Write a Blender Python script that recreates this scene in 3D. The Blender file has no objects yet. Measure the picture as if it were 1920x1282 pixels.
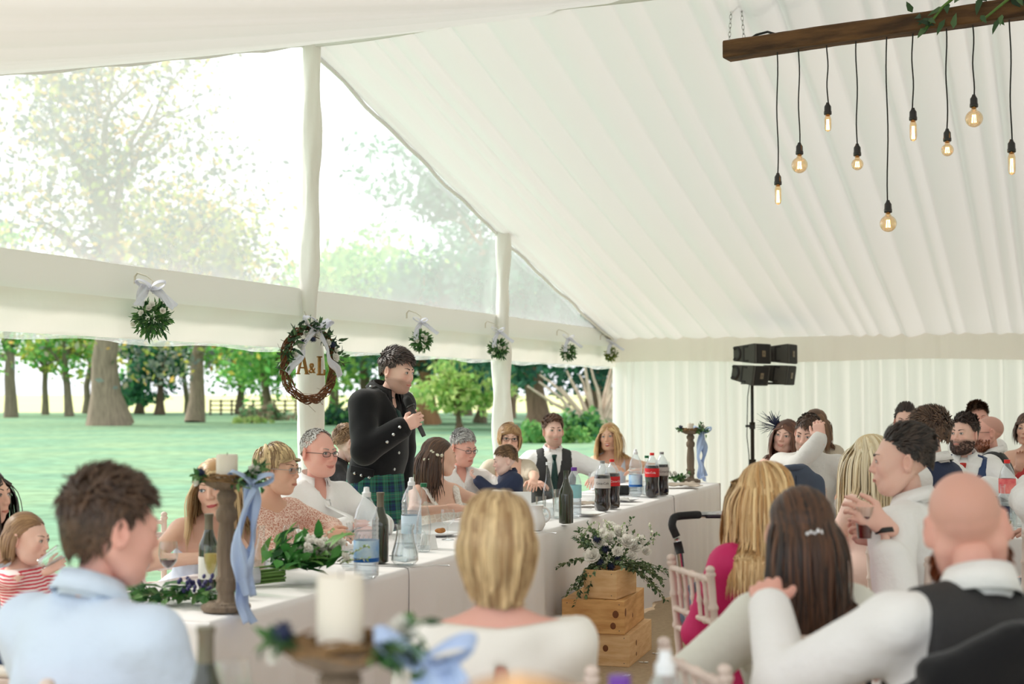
import bpy, bmesh, math, random
import numpy as np
from mathutils import Vector, Matrix
from math import sin, cos, pi, radians as R
# ---------------------------------------------------------------- camera, sky, sun, exposure
S = bpy.context.scene
COL = S.collection
FPX, CAMH, PITCH = 2667.0, 1.52, math.atan(99 / 2667.0)
cam_d = bpy.data.cameras.new('camera'); cam = bpy.data.objects.new('camera', cam_d); COL.objects.link(cam)
cam.location = (0, 0, CAMH); cam.rotation_euler = (pi / 2 + PITCH, 0, 0)
cam_d.sensor_width = 36; cam_d.lens = 36 * FPX / 1920; cam_d.clip_end = 2000; cam_d.clip_start = .05
cam_d.dof.use_dof = True; cam_d.dof.focus_distance = 8.2; cam_d.dof.aperture_fstop = 2.5
S.camera = cam
w = bpy.data.worlds.new('sky'); S.world = w; w.use_nodes = True
bg = w.node_tree.nodes['Background']; bg.inputs[0].default_value = (.925, .95, 1., 1); bg.inputs[1].default_value = 1.15
sun_d = bpy.data.lights.new('sun_offscreen', 'SUN'); sun_d.energy = 2.8; sun_d.angle = R(12); sun_d.color = (1, .95, .86)
sun = bpy.data.objects.new('sun_offscreen', sun_d); COL.objects.link(sun); sun.rotation_euler = (R(52), 0, R(-118))
vs = S.view_settings; vs.view_transform = 'Standard'; vs.look = 'None'; vs.exposure = 0.64; vs.gamma = 1; vs.use_curve_mapping = False
S.cycles.use_denoising = True
S.cycles.transparent_max_bounces = 24; S.cycles.max_bounces = 10; S.cycles.caustics_reflective = False; S.cycles.caustics_refractive = False
S.cycles.sample_clamp_indirect = 6
# ---------------------------------------------------------------- helpers
rng = np.random.default_rng(7); random.seed(7)
def at(px, py, D):
    a = PITCH + math.atan((641 - py) / FPX)
    c = D / cos(PITCH) * 1.0
    return Vector(((px - 960) / FPX * D, D, CAMH + math.tan(a) * D))
C0 = np.array([1.163, 16.28]); DU = np.array([.374, .927]); DV = np.array([.927, -.374])
def mq(k, v, z=0.0):                       # marquee frame: k from the far eave towards the camera, v from the gable inwards
    p = C0 - k * DU + v * DV
    return Vector((p[0], p[1], z))
T0 = np.array([-1.038, 4.855]); TT = np.array([.350, .937]); TN = np.array([-.937, .350])
def tb(a, b, z=0.0):                       # top table frame: a along the front edge, b towards the gable
    p = T0 + a * TT + b * TN
    return Vector((p[0], p[1], z))
def tpx(px, b, z=0.0):                     # point on the line b behind the table edge in the direction of a picture column
    m = (px - 960) / FPX
    a = (m * (T0[1] + b * TN[1]) - T0[0] - b * TN[0]) / (TT[0] - m * TT[1])
    return tb(a, b, z)
YAWT = math.atan2(TT[1], TT[0])            # direction of the table
MATS = {}
def nt(name):
    m = bpy.data.materials.new(name); m.use_nodes = True
    t = m.node_tree; t.nodes.clear()
    o = t.nodes.new('ShaderNodeOutputMaterial')
    return m, t, o
def N(t, typ, **kw):
    n = t.nodes.new('ShaderNode' + typ)
    for k, v in kw.items():
        if k.startswith('i_'):
            n.inputs[int(k[2:]) if k[2:].isdigit() else k[2:].replace('_', ' ')].default_value = v
        else: setattr(n, k, v)
    return n
def c4(c): return (c[0], c[1], c[2], 1)
def srgb(r, g, b):
    f = lambda x: ((x / 255 + .055) / 1.055) ** 2.4 if x > 10 else x / 255 / 12.92
    return (f(r), f(g), f(b))
def mat(name, col=(.8, .8, .8), rough=.6, metal=0, var=0, vscale=6, bump=0, bscale=40, stretch=(1, 1, 1), col2=None, attr=False,
        trans=0, emit=None, estr=0, spec=.4, coat=0, wave=None, sheen=0):
    if name in MATS: return MATS[name]
    m, t, o = nt(name); L = t.links
    b = N(t, 'BsdfPrincipled'); b.inputs['Roughness'].default_value = rough; b.inputs['Metallic'].default_value = metal
    b.inputs['Specular IOR Level'].default_value = spec; b.inputs['Base Color'].default_value = c4(col)
    b.inputs['Coat Weight'].default_value = coat
    b.inputs['Sheen Weight'].default_value = sheen
    if emit: b.inputs['Emission Color'].default_value = c4(emit); b.inputs['Emission Strength'].default_value = estr
    tc = N(t, 'TexCoord'); mp = N(t, 'Mapping'); mp.inputs['Scale'].default_value = stretch; L.new(tc.outputs['Object'], mp.inputs[0])
    src = None
    if attr:
        a = N(t, 'VertexColor', layer_name='Col'); src = a.outputs[0]
    if var or col2:
        n = N(t, 'TexNoise'); n.inputs['Scale'].default_value = vscale; n.inputs['Detail'].default_value = 5; L.new(mp.outputs[0], n.inputs['Vector'])
        r = N(t, 'ValToRGB'); r.color_ramp.elements[0].position = .35; r.color_ramp.elements[1].position = .65
        c2 = col2 or tuple(x * (1 - var) for x in col)
        r.color_ramp.elements[0].color = c4(c2); r.color_ramp.elements[1].color = c4(col); L.new(n.outputs[0], r.inputs[0])
        if src:
            mx = N(t, 'MixRGB', blend_type='MULTIPLY'); mx.inputs[0].default_value = 1; L.new(src, mx.inputs[1]); L.new(r.outputs[0], mx.inputs[2]); src = mx.outputs[0]
        else: src = r.outputs[0]
    if src: L.new(src, b.inputs['Base Color'])
    if bump:
        n2 = N(t, 'TexNoise'); n2.inputs['Scale'].default_value = bscale; n2.inputs['Detail'].default_value = 4; L.new(mp.outputs[0], n2.inputs['Vector'])
        bp = N(t, 'Bump'); bp.inputs['Strength'].default_value = bump; bp.inputs['Distance'].default_value = .02; L.new(n2.outputs[0], bp.inputs['Height']); L.new(bp.outputs[0], b.inputs['Normal'])
    if trans:
        tr = N(t, 'BsdfTranslucent'); tr.inputs[0].default_value = c4(col)
        if src: L.new(src, tr.inputs[0])
        mx = N(t, 'MixShader'); mx.inputs[0].default_value = trans; L.new(b.outputs[0], mx.inputs[1]); L.new(tr.outputs[0], mx.inputs[2]); L.new(mx.outputs[0], o.inputs[0])
    else: L.new(b.outputs[0], o.inputs[0])
    MATS[name] = m; return m
def glassm(name, tint=(1, 1, 1), refl=.9, haze=0, hazecol=(1, 1, 1)):
    if name in MATS: return MATS[name]
    m, t, o = nt(name); L = t.links
    tr = N(t, 'BsdfTransparent'); tr.inputs[0].default_value = c4(tint)
    g = N(t, 'BsdfGlossy'); g.inputs['Roughness'].default_value = .03
    lw = N(t, 'LayerWeight'); lw.inputs[0].default_value = .5
    pw = N(t, 'Math', operation='POWER'); pw.inputs[1].default_value = 1.7; L.new(lw.outputs['Facing'], pw.inputs[0])
    mu = N(t, 'Math', operation='MULTIPLY_ADD'); mu.inputs[1].default_value = refl * .85; mu.inputs[2].default_value = .05; L.new(pw.outputs[0], mu.inputs[0])
    mx = N(t, 'MixShader'); L.new(mu.outputs[0], mx.inputs[0]); L.new(tr.outputs[0], mx.inputs[1]); L.new(g.outputs[0], mx.inputs[2])
    out = mx.outputs[0]
    if haze:
        d = N(t, 'BsdfTranslucent'); d.inputs[0].default_value = c4(hazecol)
        n = N(t, 'TexNoise'); n.inputs['Scale'].default_value = 1.3; n.inputs['Detail'].default_value = 8
        tc = N(t, 'TexCoord'); L.new(tc.outputs['Object'], n.inputs['Vector'])
        mr = N(t, 'MapRange'); mr.inputs[3].default_value = haze * .8; mr.inputs[4].default_value = haze * 1.2; L.new(n.outputs[0], mr.inputs[0])
        m2 = N(t, 'MixShader'); L.new(mr.outputs[0], m2.inputs[0]); L.new(out, m2.inputs[1]); L.new(d.outputs[0], m2.inputs[2]); out = m2.outputs[0]
    L.new(out, o.inputs[0]); MATS[name] = m; return m
def raw(name, V, F, m=None, parent=None, col=None, smooth=True, uv=None, link=True):
    """V (n,3), F list of (k,4)/(k,3) int arrays or single array"""
    V = np.asarray(V, dtype=np.float32)
    Fs = F if isinstance(F, list) else [F]
    Fs = [np.asarray(f, dtype=np.int32) for f in Fs if len(f)]
    me = bpy.data.meshes.new(name)
    me.vertices.add(len(V)); me.vertices.foreach_set('co', V.ravel())
    nl = sum(f.size for f in Fs); npoly = sum(len(f) for f in Fs)
    me.loops.add(nl); me.polygons.add(npoly)
    idx = np.concatenate([f.ravel() for f in Fs]) if Fs else np.zeros(0, np.int32)
    tot = np.concatenate([np.full(len(f), f.shape[1], np.int32) for f in Fs]) if Fs else np.zeros(0, np.int32)
    st = np.concatenate([[0], np.cumsum(tot)[:-1]]).astype(np.int32) if len(tot) else tot
    me.loops.foreach_set('vertex_index', idx); me.polygons.foreach_set('loop_start', st)
    me.polygons.foreach_set('use_smooth', np.full(npoly, smooth))
    if uv is not None:
        l = me.uv_layers.new(name='UVMap'); l.data.foreach_set('uv', np.asarray(uv, np.float32)[idx].ravel())
    if col is not None:
        a = me.color_attributes.new('Col', 'FLOAT_COLOR', 'POINT')
        cc = np.ones((len(V), 4), np.float32); cc[:, :3] = col; a.data.foreach_set('color', cc.ravel())
    me.update(calc_edges=True); me.validate()
    if m: me.materials.append(m)
    o = bpy.data.objects.new(name, me)
    if link: COL.objects.link(o)
    if parent: o.parent = parent
    return o
def grid_faces(nu, nv, closeu=False, closev=False, off=0):
    i = np.arange(nu if closeu else nu - 1); j = np.arange(nv if closev else nv - 1)
    I, J = np.meshgrid(i, j, indexing='ij'); I2 = (I + 1) % nu; J2 = (J + 1) % nv
    return np.stack([I * nv + J, I2 * nv + J, I2 * nv + J2, I * nv + J2], -1).reshape(-1, 4) + off
class MB:
    def __init__(s): s.V = []; s.F = []; s.n = 0; s.C = []; s.c = (1, 1, 1)
    def add(s, V, F):
        V = np.asarray(V, np.float32).reshape(-1, 3); s.V.append(V); s.C.append(np.tile(np.asarray(s.c, np.float32), (len(V), 1)))
        for f in (F if isinstance(F, list) else [F]):
            if len(f): s.F.append(np.asarray(f, np.int32) + s.n)
        s.n += len(V); return s
    def box(s, c, d, rot=None, bev=0):
        d = np.asarray(d) / 2
        if bev:
            b = min(bev, min(d) * .9)
            pts = []
            for z, ins in ((-1, 1), (-1, 0), (1, 0), (1, 1)):
                zz = z * (d[2] - (0 if ins else b))
                ex, ey = d[0] - (b if ins else 0), d[1] - (b if ins else 0)
                cx = b if not ins else b * .3
                pts += [(-ex, -ey + cx, zz), (-ex + cx, -ey, zz), (ex - cx, -ey, zz), (ex, -ey + cx, zz), (ex, ey - cx, zz), (ex - cx, ey, zz), (-ex + cx, ey, zz), (-ex, ey - cx, zz)]
            V = np.array(pts); F = [grid_faces(4, 8, closev=True), np.array([list(range(7, -1, -1))]), np.array([list(range(24, 32))])]
            F[0] = F[0][:, ::-1]
        else:
            V = np.array([(x, y, z) for x in (-1, 1) for y in (-1, 1) for z in (-1, 1)]) * d
            F = np.array([(0, 1, 3, 2), (4, 6, 7, 5), (0, 4, 5, 1), (2, 3, 7, 6), (0, 2, 6, 4), (1, 5, 7, 3)])
        if rot is not None: V = V @ np.asarray(rot).T
        return s.add(V + np.asarray(c), F)
    def tube(s, P, r, seg=8, cap=True, flat=None, up=None):
        P = np.asarray(P, float); n = len(P); r = np.broadcast_to(np.asarray(r, float), (n,))
        T = np.gradient(P, axis=0); T /= np.linalg.norm(T, axis=1)[:, None] + 1e-9
        u = np.array(up if up is not None else ((0, 0, 1.) if abs(T[0][2]) < .9 else (1., 0, 0)))
        A = []; 
        for i in range(n):
            a = u - T[i] * (u @ T[i]); a /= np.linalg.norm(a) + 1e-9; A.append(a); u = a
        A = np.array(A); B = np.cross(T, A)
        th = np.arange(seg) * 2 * pi / seg; f = 1 if flat is None else flat
        V = P[:, None] + r[:, None, None] * (A[:, None] * np.sin(th)[None, :, None] * f + B[:, None] * np.cos(th)[None, :, None])
        F = [grid_faces(n, seg, closev=True)]
        if cap: F += [np.array([list(range(seg))])[:, ::-1], np.array([list(range((n - 1) * seg, n * seg))])]
        return s.add(V.reshape(-1, 3), F)
    def lathe(s, prof, seg=20, c=(0, 0, 0), rot=None, sc=(1, 1), wob=None):
        pr = np.asarray(prof, float); th = np.arange(seg) * 2 * pi / seg
        rr = pr[:, 0][:, None] * (1 if wob is None else wob(th, pr[:, 1]))
        V = np.stack([rr * np.cos(th) * sc[0], rr * np.sin(th) * sc[1], np.repeat(pr[:, 1][:, None], seg, 1)], -1).reshape(-1, 3)
        if rot is not None: V = V @ np.asarray(rot).T
        return s.add(V + np.asarray(c), grid_faces(len(pr), seg, closev=True)[:, ::-1])
    def ell(s, c, r, nu=8, nv=12, rot=None):
        ph = np.linspace(0, pi, nu + 1)[:, None]; th = np.arange(nv)[None] * 2 * pi / nv
        V = np.stack([np.sin(ph) * np.cos(th), np.sin(ph) * np.sin(th), np.cos(ph) + 0 * th], -1).reshape(-1, 3) * np.asarray(r)
        if rot is not None: V = V @ np.asarray(rot).T
        return s.add(V + np.asarray(c), grid_faces(nu + 1, nv, closev=True))
    def sheet(s, G):
        G = np.asarray(G, float); return s.add(G.reshape(-1, 3), grid_faces(G.shape[0], G.shape[1]))
    def build(s, name, m=None, parent=None, smooth=True, attr=False, link=True):
        return raw(name, np.concatenate(s.V), s.F, m, parent, col=np.concatenate(s.C) if attr else None, smooth=smooth, link=link)
def tag(o, label=None, cat=None, group=None, kind=None):
    if label: o['label'] = label
    if cat: o['category'] = cat
    if group: o['group'] = group
    if kind: o['kind'] = kind
    return o
def empty(name, loc=(0, 0, 0), rz=0, label=None, cat=None, group=None, kind=None):
    o = bpy.data.objects.new(name, None); COL.objects.link(o); o.location = loc; o.rotation_euler[2] = rz; o.empty_display_size = .1
    return tag(o, label, cat, group, kind)
def copy_tree(o, parent=None):
    c = o.copy(); COL.objects.link(c); c.parent = parent
    for ch in list(o.children): copy_tree(ch, c)
    return c
def rotz(a): return np.array([[cos(a), -sin(a), 0], [sin(a), cos(a), 0], [0, 0, 1.]])
def rotx(a): return np.array([[1., 0, 0], [0, cos(a), -sin(a)], [0, sin(a), cos(a)]])
def roty(a): return np.array([[cos(a), 0, sin(a)], [0, 1., 0], [-sin(a), 0, cos(a)]])
def smooth_edges(o, ang=40):
    me = o.data
    bm = bmesh.new(); bm.from_mesh(me)
    for e in bm.edges:
        if len(e.link_faces) == 2 and e.calc_face_angle(0) > R(ang): e.smooth = False
    bm.to_mesh(me); bm.free(); return o
# ---------------------------------------------------------------- materials
cream = srgb(243, 239, 226)
m_lin = mat('roof_liner_fabric', srgb(240, 240, 237), .9, trans=.17, bump=.15, bscale=3, stretch=(1, 1, 1), spec=.1)
m_wall = mat('wall_drape_fabric', srgb(248, 242, 236), .9, trans=.42, spec=.1)
m_pvc = mat('white_pvc', srgb(241, 240, 236), .45, trans=.25, bump=.1, bscale=2)
m_val = mat('valance_fabric', srgb(245, 242, 234), .8, trans=.25, bump=.15, bscale=6, stretch=(3, 3, .5))
m_clear = glassm('clear_pvc', (.97, .98, .98), .5, haze=.24)
m_clear2 = glassm('clear_pvc_hem', (.93, .97, .98), .9, haze=.22)
# ---------------------------------------------------------------- ground, floor
def plane(name, pts, m, kind='structure'):
    V = np.array([list(p) for p in pts]); o = raw(name, V, np.array([list(range(len(V)))]), m, smooth=False)
    return tag(o, kind=kind)
m, t, o = nt('lawn_grass'); L = t.links
b = N(t, 'BsdfPrincipled'); b.inputs['Roughness'].default_value = .9; b.inputs['Specular IOR Level'].default_value = .1
tc = N(t, 'TexCoord'); n1 = N(t, 'TexNoise'); n1.inputs['Scale'].default_value = .3; n1.inputs['Detail'].default_value = 6
n2 = N(t, 'TexNoise'); n2.inputs['Scale'].default_value = 2.2; n2.inputs['Detail'].default_value = 8
L.new(tc.outputs['Object'], n1.inputs['Vector']); L.new(tc.outputs['Object'], n2.inputs['Vector'])
r1 = N(t, 'ValToRGB'); r1.color_ramp.elements[0].position = .38; r1.color_ramp.elements[1].position = .62
r1.color_ramp.elements[0].color = c4(srgb(126, 166, 134)); r1.color_ramp.elements[1].color = c4(srgb(146, 176, 136)); L.new(n1.outputs[0], r1.inputs[0])
r2 = N(t, 'ValToRGB'); r2.color_ramp.elements[0].position = .3; r2.color_ramp.elements[1].position = .7
r2.color_ramp.elements[0].color = (.62, .62, .62, 1); r2.color_ramp.elements[1].color = (1, 1, 1, 1); L.new(n2.outputs[0], r2.inputs[0])
mx = N(t, 'MixRGB', blend_type='MULTIPLY'); mx.inputs[0].default_value = 1; L.new(r1.outputs[0], mx.inputs[1]); L.new(r2.outputs[0], mx.inputs[2]); L.new(mx.outputs[0], b.inputs['Base Color'])
bp = N(t, 'Bump'); bp.inputs['Strength'].default_value = .6; bp.inputs['Distance'].default_value = .1; L.new(n2.outputs[0], bp.inputs['Height']); L.new(bp.outputs[0], b.inputs['Normal']); L.new(b.outputs[0], o.inputs[0])
m_grass = m
plane('ground', [(-160, -60, -.03), (160, -60, -.03), (160, 126, -.03), (-160, 126, -.03)], m_grass)
m_field = mat('far_field_crop', srgb(214, 216, 150), .9, var=.12, vscale=.05)
plane('far_field', [(-420, 126, -.05), (420, 126, -.05), (420, 900, 1.5), (-420, 900, 1.5)], m_field)
m_mat = mat('coir_matting', srgb(186, 162, 132), .95, var=.14, vscale=30, bump=.4, bscale=160)
plane('floor', [mq(16.5, .05, 0), mq(16.5, 10, 0), mq(0, 10, 0), mq(0, .05, 0)], m_mat)
# ---------------------------------------------------------------- marquee
def pleats(length, wmin, wmax, amp, res, seed, sub=True):
    r = np.random.default_rng(seed); xs = np.arange(0, length, res); h = np.zeros_like(xs); p = 0
    while p < length:
        wd = r.uniform(wmin, wmax); a = amp * r.uniform(.45, 1.1) * min(1, wd / wmax + .3); sk = r.uniform(.25, .75)
        tt = (xs - p) / wd; mk = (tt >= 0) & (tt < 1); q = tt[mk]
        q = np.where(q < sk, q / sk * .5, .5 + (q - sk) / (1 - sk) * .5)
        h[mk] = a * np.sin(pi * q) ** .8
        p += wd
    return xs, h
EAVE, SLOPE, RK = 2.20, .262, 7.0
def roof(k0, k1, name, seed, flip=False):
    xs, h = pleats(10.2, .10, .30, .066, .018, seed); nk = 26
    ks = np.linspace(k0, k1, nk); G = []
    r = np.random.default_rng(seed + 1); ph = r.uniform(0, 6, 6)
    for i, k in enumerate(ks):
        d = k if k <= RK else 14 - k
        wav = .05 * np.sin(xs * .9 + ph[0] + d * .25) + .03 * np.sin(xs * 2.1 + d * .4 + ph[1])
        hh = np.interp(xs + wav * (d / 7.), xs, h)
        edge = np.exp(-d / .25) * .4
        z = EAVE - .06 + SLOPE * d + .035 * np.minimum(xs, 4) * (d / RK) - .05 * np.sin(pi * min(1, d / RK)) - hh * (1 - edge)
        p = C0[None] - k * DU[None] + (xs + wav * .3)[:, None] * DV[None] + DV[None] * .02
        G.append(np.column_stack([p, z]))
    mb = MB(); mb.sheet(np.array(G)); o = mb.build(name, m_lin); return tag(o, kind='structure')
roof(0.02, RK, 'ceiling', 3)
near = roof(RK, 14, 'ceiling_near_slope', 11)
# far side wall: pleated drape + gathered valance
def drape(name, seed, z0, z1, k, v0, v1, wmin, wmax, amp, m, nz=10, gather=0):
    xs, h = pleats(v1 - v0, wmin, wmax, amp, .016, seed); zs = np.linspace(z0, z1, nz); G = []
    for z in zs:
        f = (z - z0) / (z1 - z0)
        hh = h * (1 - .55 * f) + .012 * np.sin(xs * 3 + z * 2) * (1 - f) + gather * np.sin(xs * 38 + np.sin(xs * 5) * 3) * (1 if f in (0, 1) else .6)
        p = C0[None] - (k + hh)[:, None] * DU[None] + (v0 + xs)[:, None] * DV[None]
        zz = z + (.012 * np.sin(xs * 2.3) if gather else 0)
        G.append(np.column_stack([p, np.full(len(xs), 1.) * zz]))
    mb = MB(); mb.sheet(np.array(G)); return tag(mb.build(name, m), kind='structure')
drape('wall_far', 21, .0, 2.17, .04, .0, 10, .07, .2, .06, m_wall)
drape('trim_1', 22, 1.885, 2.16, .13, -.02, 10, .2, .5, .02, m_wall, nz=7, gather=.004)
# right-hand end wall
G = []
for z in np.linspace(0, 1, 12):
    xs, h = pleats(14, .08, .2, .05, .04, 31)
    p = C0[None] - xs[:, None] * DU[None] + (10 - h)[:, None] * DV[None]; top = EAVE + SLOPE * np.minimum(xs, 14 - xs)
    G.append(np.column_stack([p, z * top]))
mb = MB(); mb.sheet(np.array(G)); tag(mb.build('wall_right', m_wall), kind='structure')
# gable: posts in fabric sleeves, tie beam, valance, clear panes, clear hem
BAY = 3.49
m_sleeve = mat('post_sleeve_satin', srgb(243, 241, 234), .55, trans=.2, bump=.5, bscale=9, stretch=(1, 1, .7))
def gpost(k, top, name):
    zs = np.linspace(0, top, 40); th = np.arange(18) * 2 * pi / 18; G = []
    r = np.random.default_rng(int(k * 10))
    ph = r.uniform(0, 6, 4)
    for z in zs:
        low = z < 2.0
        rad = (.075 if low else .062) + .008 * np.sin(z * 7 + ph[0]) + .012 * np.sin(th * 3 + z * 3.1 + ph[1]) * (1 if low else .6) + .006 * np.sin(th * 5 - z * 9 + ph[2])
        if 2.0 < z < 2.3: rad = rad * (.8 + .3 * abs(z - 2.12))
        x = rad * np.cos(th) * (1.15 if low else 1); y = rad * np.sin(th)
        p = mq(k, .06)
        G.append(np.column_stack([p.x + x, p.y + y, np.full(18, z)]))
    G = np.array(G); mb = MB(); mb.add(G.reshape(-1, 3), grid_faces(len(zs), 18, closev=True)[:, ::-1])
    return tag(mb.build(name, m_sleeve), kind='structure')
for i, k in enumerate((BAY, 2 * BAY, 3 * BAY)):
    d = min(k, 14 - k); gpost(k, EAVE + SLOPE * d - .07, 'trim_post_%d' % (i + 2))
def gstrip(name, z0, z1, v, m, k0=0.0, k1=14.0, thick=.0, wav=.004, n=240, scallop=0, kind='structure'):
    ks = np.linspace(k0, k1, n); zs = np.linspace(0, 1, 7); G = []
    for f in zs:
        z = z0 + (z1 - z0) * f + np.zeros(n)
        if scallop: z = z - (1 - f) * scallop * np.abs(np.sin(ks * pi / 1.16)) ** 2
        vv = v + wav * np.sin(ks * 9 + f * 5) + wav * np.sin(ks * 23 + f * 2) * (1 - f)
        p = C0[None] - ks[:, None] * DU[None] + vv[:, None] * DV[None]
        G.append(np.column_stack([p, z]))
    mb = MB(); mb.sheet(np.array(G)); return tag(mb.build(name, m), kind=kind)
# tie beam as a boxed pvc cover
mb = MB()
for (za, zb, v) in ((2.045, 2.255, .0),):
    a, b_ = mq(0, v - .05), mq(14, v - .05); mid = (a + b_) / 2
    mb.box((mid.x, mid.y, (za + zb) / 2), (.09, 14.0, zb - za), rot=rotz(math.atan2(DU[1], DU[0]) - pi / 2))
tag(mb.build('trim_gable_beam', m_pvc, smooth=False), kind='structure')
gstrip('trim_gable_valance', 1.835, 2.06, .025, m_val, wav=.006)
gstrip('trim_clear_hem', 1.822, 1.86, .0, m_clear2, wav=.01, scallop=.022)
# clear gable panes, each between two posts, following the roof line
def gpane(ka, kb, n):
    ks = np.linspace(ka, kb, 12); G = []
    for f in np.linspace(0, 1, 8):
        top = EAVE + SLOPE * np.minimum(ks, 14 - ks) + .02
        z = 2.25 + (np.maximum(top, 2.26) - 2.25) * f
        p = C0[None] - ks[:, None] * DU[None] + (-.01 + .012 * np.sin(ks * 3 + f * 4))[:, None] * DV[None]
        G.append(np.column_stack([p, z]))
    mb = MB(); mb.sheet(np.array(G)); tag(mb.build('window_%d' % n, m_clear), kind='structure')
for n in range(4): gpane(n * BAY, min(14, (n + 1) * BAY), n + 1)
# aluminium rafter end at the far corner and fabric edge roll along the gable
m_alu = mat('aluminium', srgb(150, 150, 148), .4, metal=.8)
mb = MB(); a = mq(.05, -.02, 2.14); b_ = mq(1.1, -.02, 2.14 + 1.05 * SLOPE); mb.tube([a, (a + b_) / 2, b_], .035, 6)
tag(mb.build('trim_rafter', m_alu), kind='structure')
for nm, ka, kb in (('trim_roof_edge_far', .03, RK), ('trim_roof_edge_near', RK, 14)):
    ks = np.linspace(ka, kb, 40); d = np.minimum(ks, 14 - ks)
    P = [mq(k, .03 + .01 * sin(k * 5), EAVE - .09 + SLOPE * dd - .05 * sin(pi * dd / RK) + .008 * sin(k * 9)) for k, dd in zip(ks, d)]
    mb = MB(); mb.tube(np.array(P), .016, 8); tag(mb.build(nm, m_lin), kind='structure')
ks = np.linspace(0, 10, 60); P = [mq(RK, v, EAVE + SLOPE * RK - .09 + .035 * min(v, 4) - .015 * sin(v * 3)) for v in ks]
mb = MB(); mb.tube(np.array(P), .022, 10); tag(mb.build('trim_ridge', m_lin), kind='structure')
# ---------------------------------------------------------------- trees and shrubs
m_bark = mat('bark_grey', srgb(150, 138, 122), .9, var=.35, vscale=3, bump=.8, bscale=5, stretch=(3, 3, .4), attr=True)
m_leaf = mat('leaves', (1, 1, 1), .6, attr=True, trans=.5, spec=.2)
def quads(P, Nn, size, r, asp=.6):
    n = len(P); a = np.cross(Nn, r.normal(size=(n, 3))); a /= np.linalg.norm(a, axis=1)[:, None] + 1e-9
    b = np.cross(Nn, a); s = (size * r.uniform(.6, 1.3, n))[:, None]
    V = np.stack([P - a * s, P - b * s * asp, P + a * s, P + b * s * asp], 1).reshape(-1, 3)
    return V, np.arange(n * 4).reshape(-1, 4)
def tree(name, label, px, D, h, tr, crown, cols, nl, leaf=.25, seed=0, bark=(1, 1, 1), levels=3, lean=0, crad=None, flare=1.6, group='trees beyond the lawn', shape='round', fill=.25, low=0.0):
    """crown=(z0,z1,radius)"""
    r = np.random.default_rng(seed + 100); base = at(px, 740, D); root = empty(name, (base.x, base.y, -.03), 0, label, 'tree', group)
    mb = MB(); tips = []
    def branch(p, d, ln, rad, lev):
        n = 7; P = [p]; dd = d.copy()
        for i in range(n):
            dd = dd + r.normal(size=3) * (.10 if lev == 0 else .22) + np.array([0, 0, .06 if lev else .0]); dd /= np.linalg.norm(dd)
            P.append(P[-1] + dd * ln / n)
        rr = rad * np.linspace(1, .5 if lev == 0 else .3, n + 1)
        if lev == 0: rr[0] *= flare; rr[1] *= 1 + (flare - 1) * .15
        mb.tube(P, rr, 10 if lev == 0 else 6 if lev == 1 else 4, cap=False)
        if lev >= 2: tips.extend(P[3:])
        elif lev == 1: tips.extend(P[5:])
        if lev < levels:
            for q in range((7, 5, 4)[lev]):
                i = r.integers(3 if lev == 0 else 2, n + 1); th = r.uniform(0, 2 * pi); el = r.uniform(.15, .9)
                nd = np.array([cos(th) * cos(el), sin(th) * cos(el), sin(el)]); nd = nd * .8 + dd * .35; nd /= np.linalg.norm(nd)
                branch(P[i], nd, ln * r.uniform(.45, .75) * (1 if lev else crown[2] / max(ln, .1) * 1.5), rr[i] * .6, lev + 1)
    th_ = min(crown[1] * .62, h * .62)
    branch(np.zeros(3), np.array([lean, 0, 1.]), th_, tr, 0)
    mb.c = bark; mb.C = [np.tile(np.asarray(bark, np.float32), (len(v), 1)) for v in mb.V]
    mb.build('trunk', m_bark, root, attr=True)
    z0, z1, rad = crown
    # leaf clusters: around branch tips and filling the crown volume
    T = np.array(tips); cl = []
    nfill = int(120 * fill) + 20
    while len(cl) < nfill:
        u = r.normal(size=3); u /= np.linalg.norm(u); f = r.uniform(.45, 1)
        if shape == 'cone':
            zz = r.uniform(0, 1); ra = rad * (1 - zz) ** .8 * r.uniform(.5, 1); a = r.uniform(0, 2 * pi); cl.append((ra * cos(a) + lean * z0, ra * sin(a), z0 + (z1 - z0) * zz))
        else: cl.append((u[0] * rad * f + lean * (z0 + z1) / 2, u[1] * rad * f, (z0 + z1) / 2 + u[2] * (z1 - z0) / 2 * f))
    cl = np.array(cl)
    if len(T) and shape != 'cone':
        T = T[(T[:, 2] > z0 + low)]
        if len(T): cl = np.concatenate([cl, T[r.integers(0, len(T), int(nfill * (1 - fill) * 2) + 10)]])
    idx = r.integers(0, len(cl), nl); sp = rad * .16
    P = cl[idx] + r.normal(size=(nl, 3)) * np.array([sp, sp, sp * .6]); P = P[P[:, 2] > z0 * .8]; idx = idx[:len(P)]
    Nn = r.normal(size=(len(P), 3)); Nn[:, 2] += .6; Nn /= np.linalg.norm(Nn, axis=1)[:, None]
    V, F = quads(P, Nn, leaf, r)
    cc = np.minimum(np.array(cols)[r.integers(0, len(cols), len(cl))][idx] * r.uniform(.85, 1.5, (len(P), 1)), .95)
    o = raw('foliage', V, F, m_leaf, root, col=np.repeat(cc, 4, 0), smooth=False); o['kind'] = 'stuff'
    return root
YG = [srgb(196, 190, 92), srgb(170, 182, 92), srgb(214, 178, 98), srgb(150, 172, 96)]
GR = [srgb(96, 158, 84), srgb(120, 176, 96), srgb(146, 190, 104)]
DG = [srgb(40, 92, 66), srgb(58, 112, 80), srgb(46, 84, 70)]
BG = [srgb(74, 118, 96), srgb(96, 140, 112), srgb(120, 156, 128)]
LG = [srgb(176, 206, 116), srgb(150, 192, 112), srgb(200, 214, 140)]
GY = (1.05, 1.0, .95); OR = (1.35, .85, .55)
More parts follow.
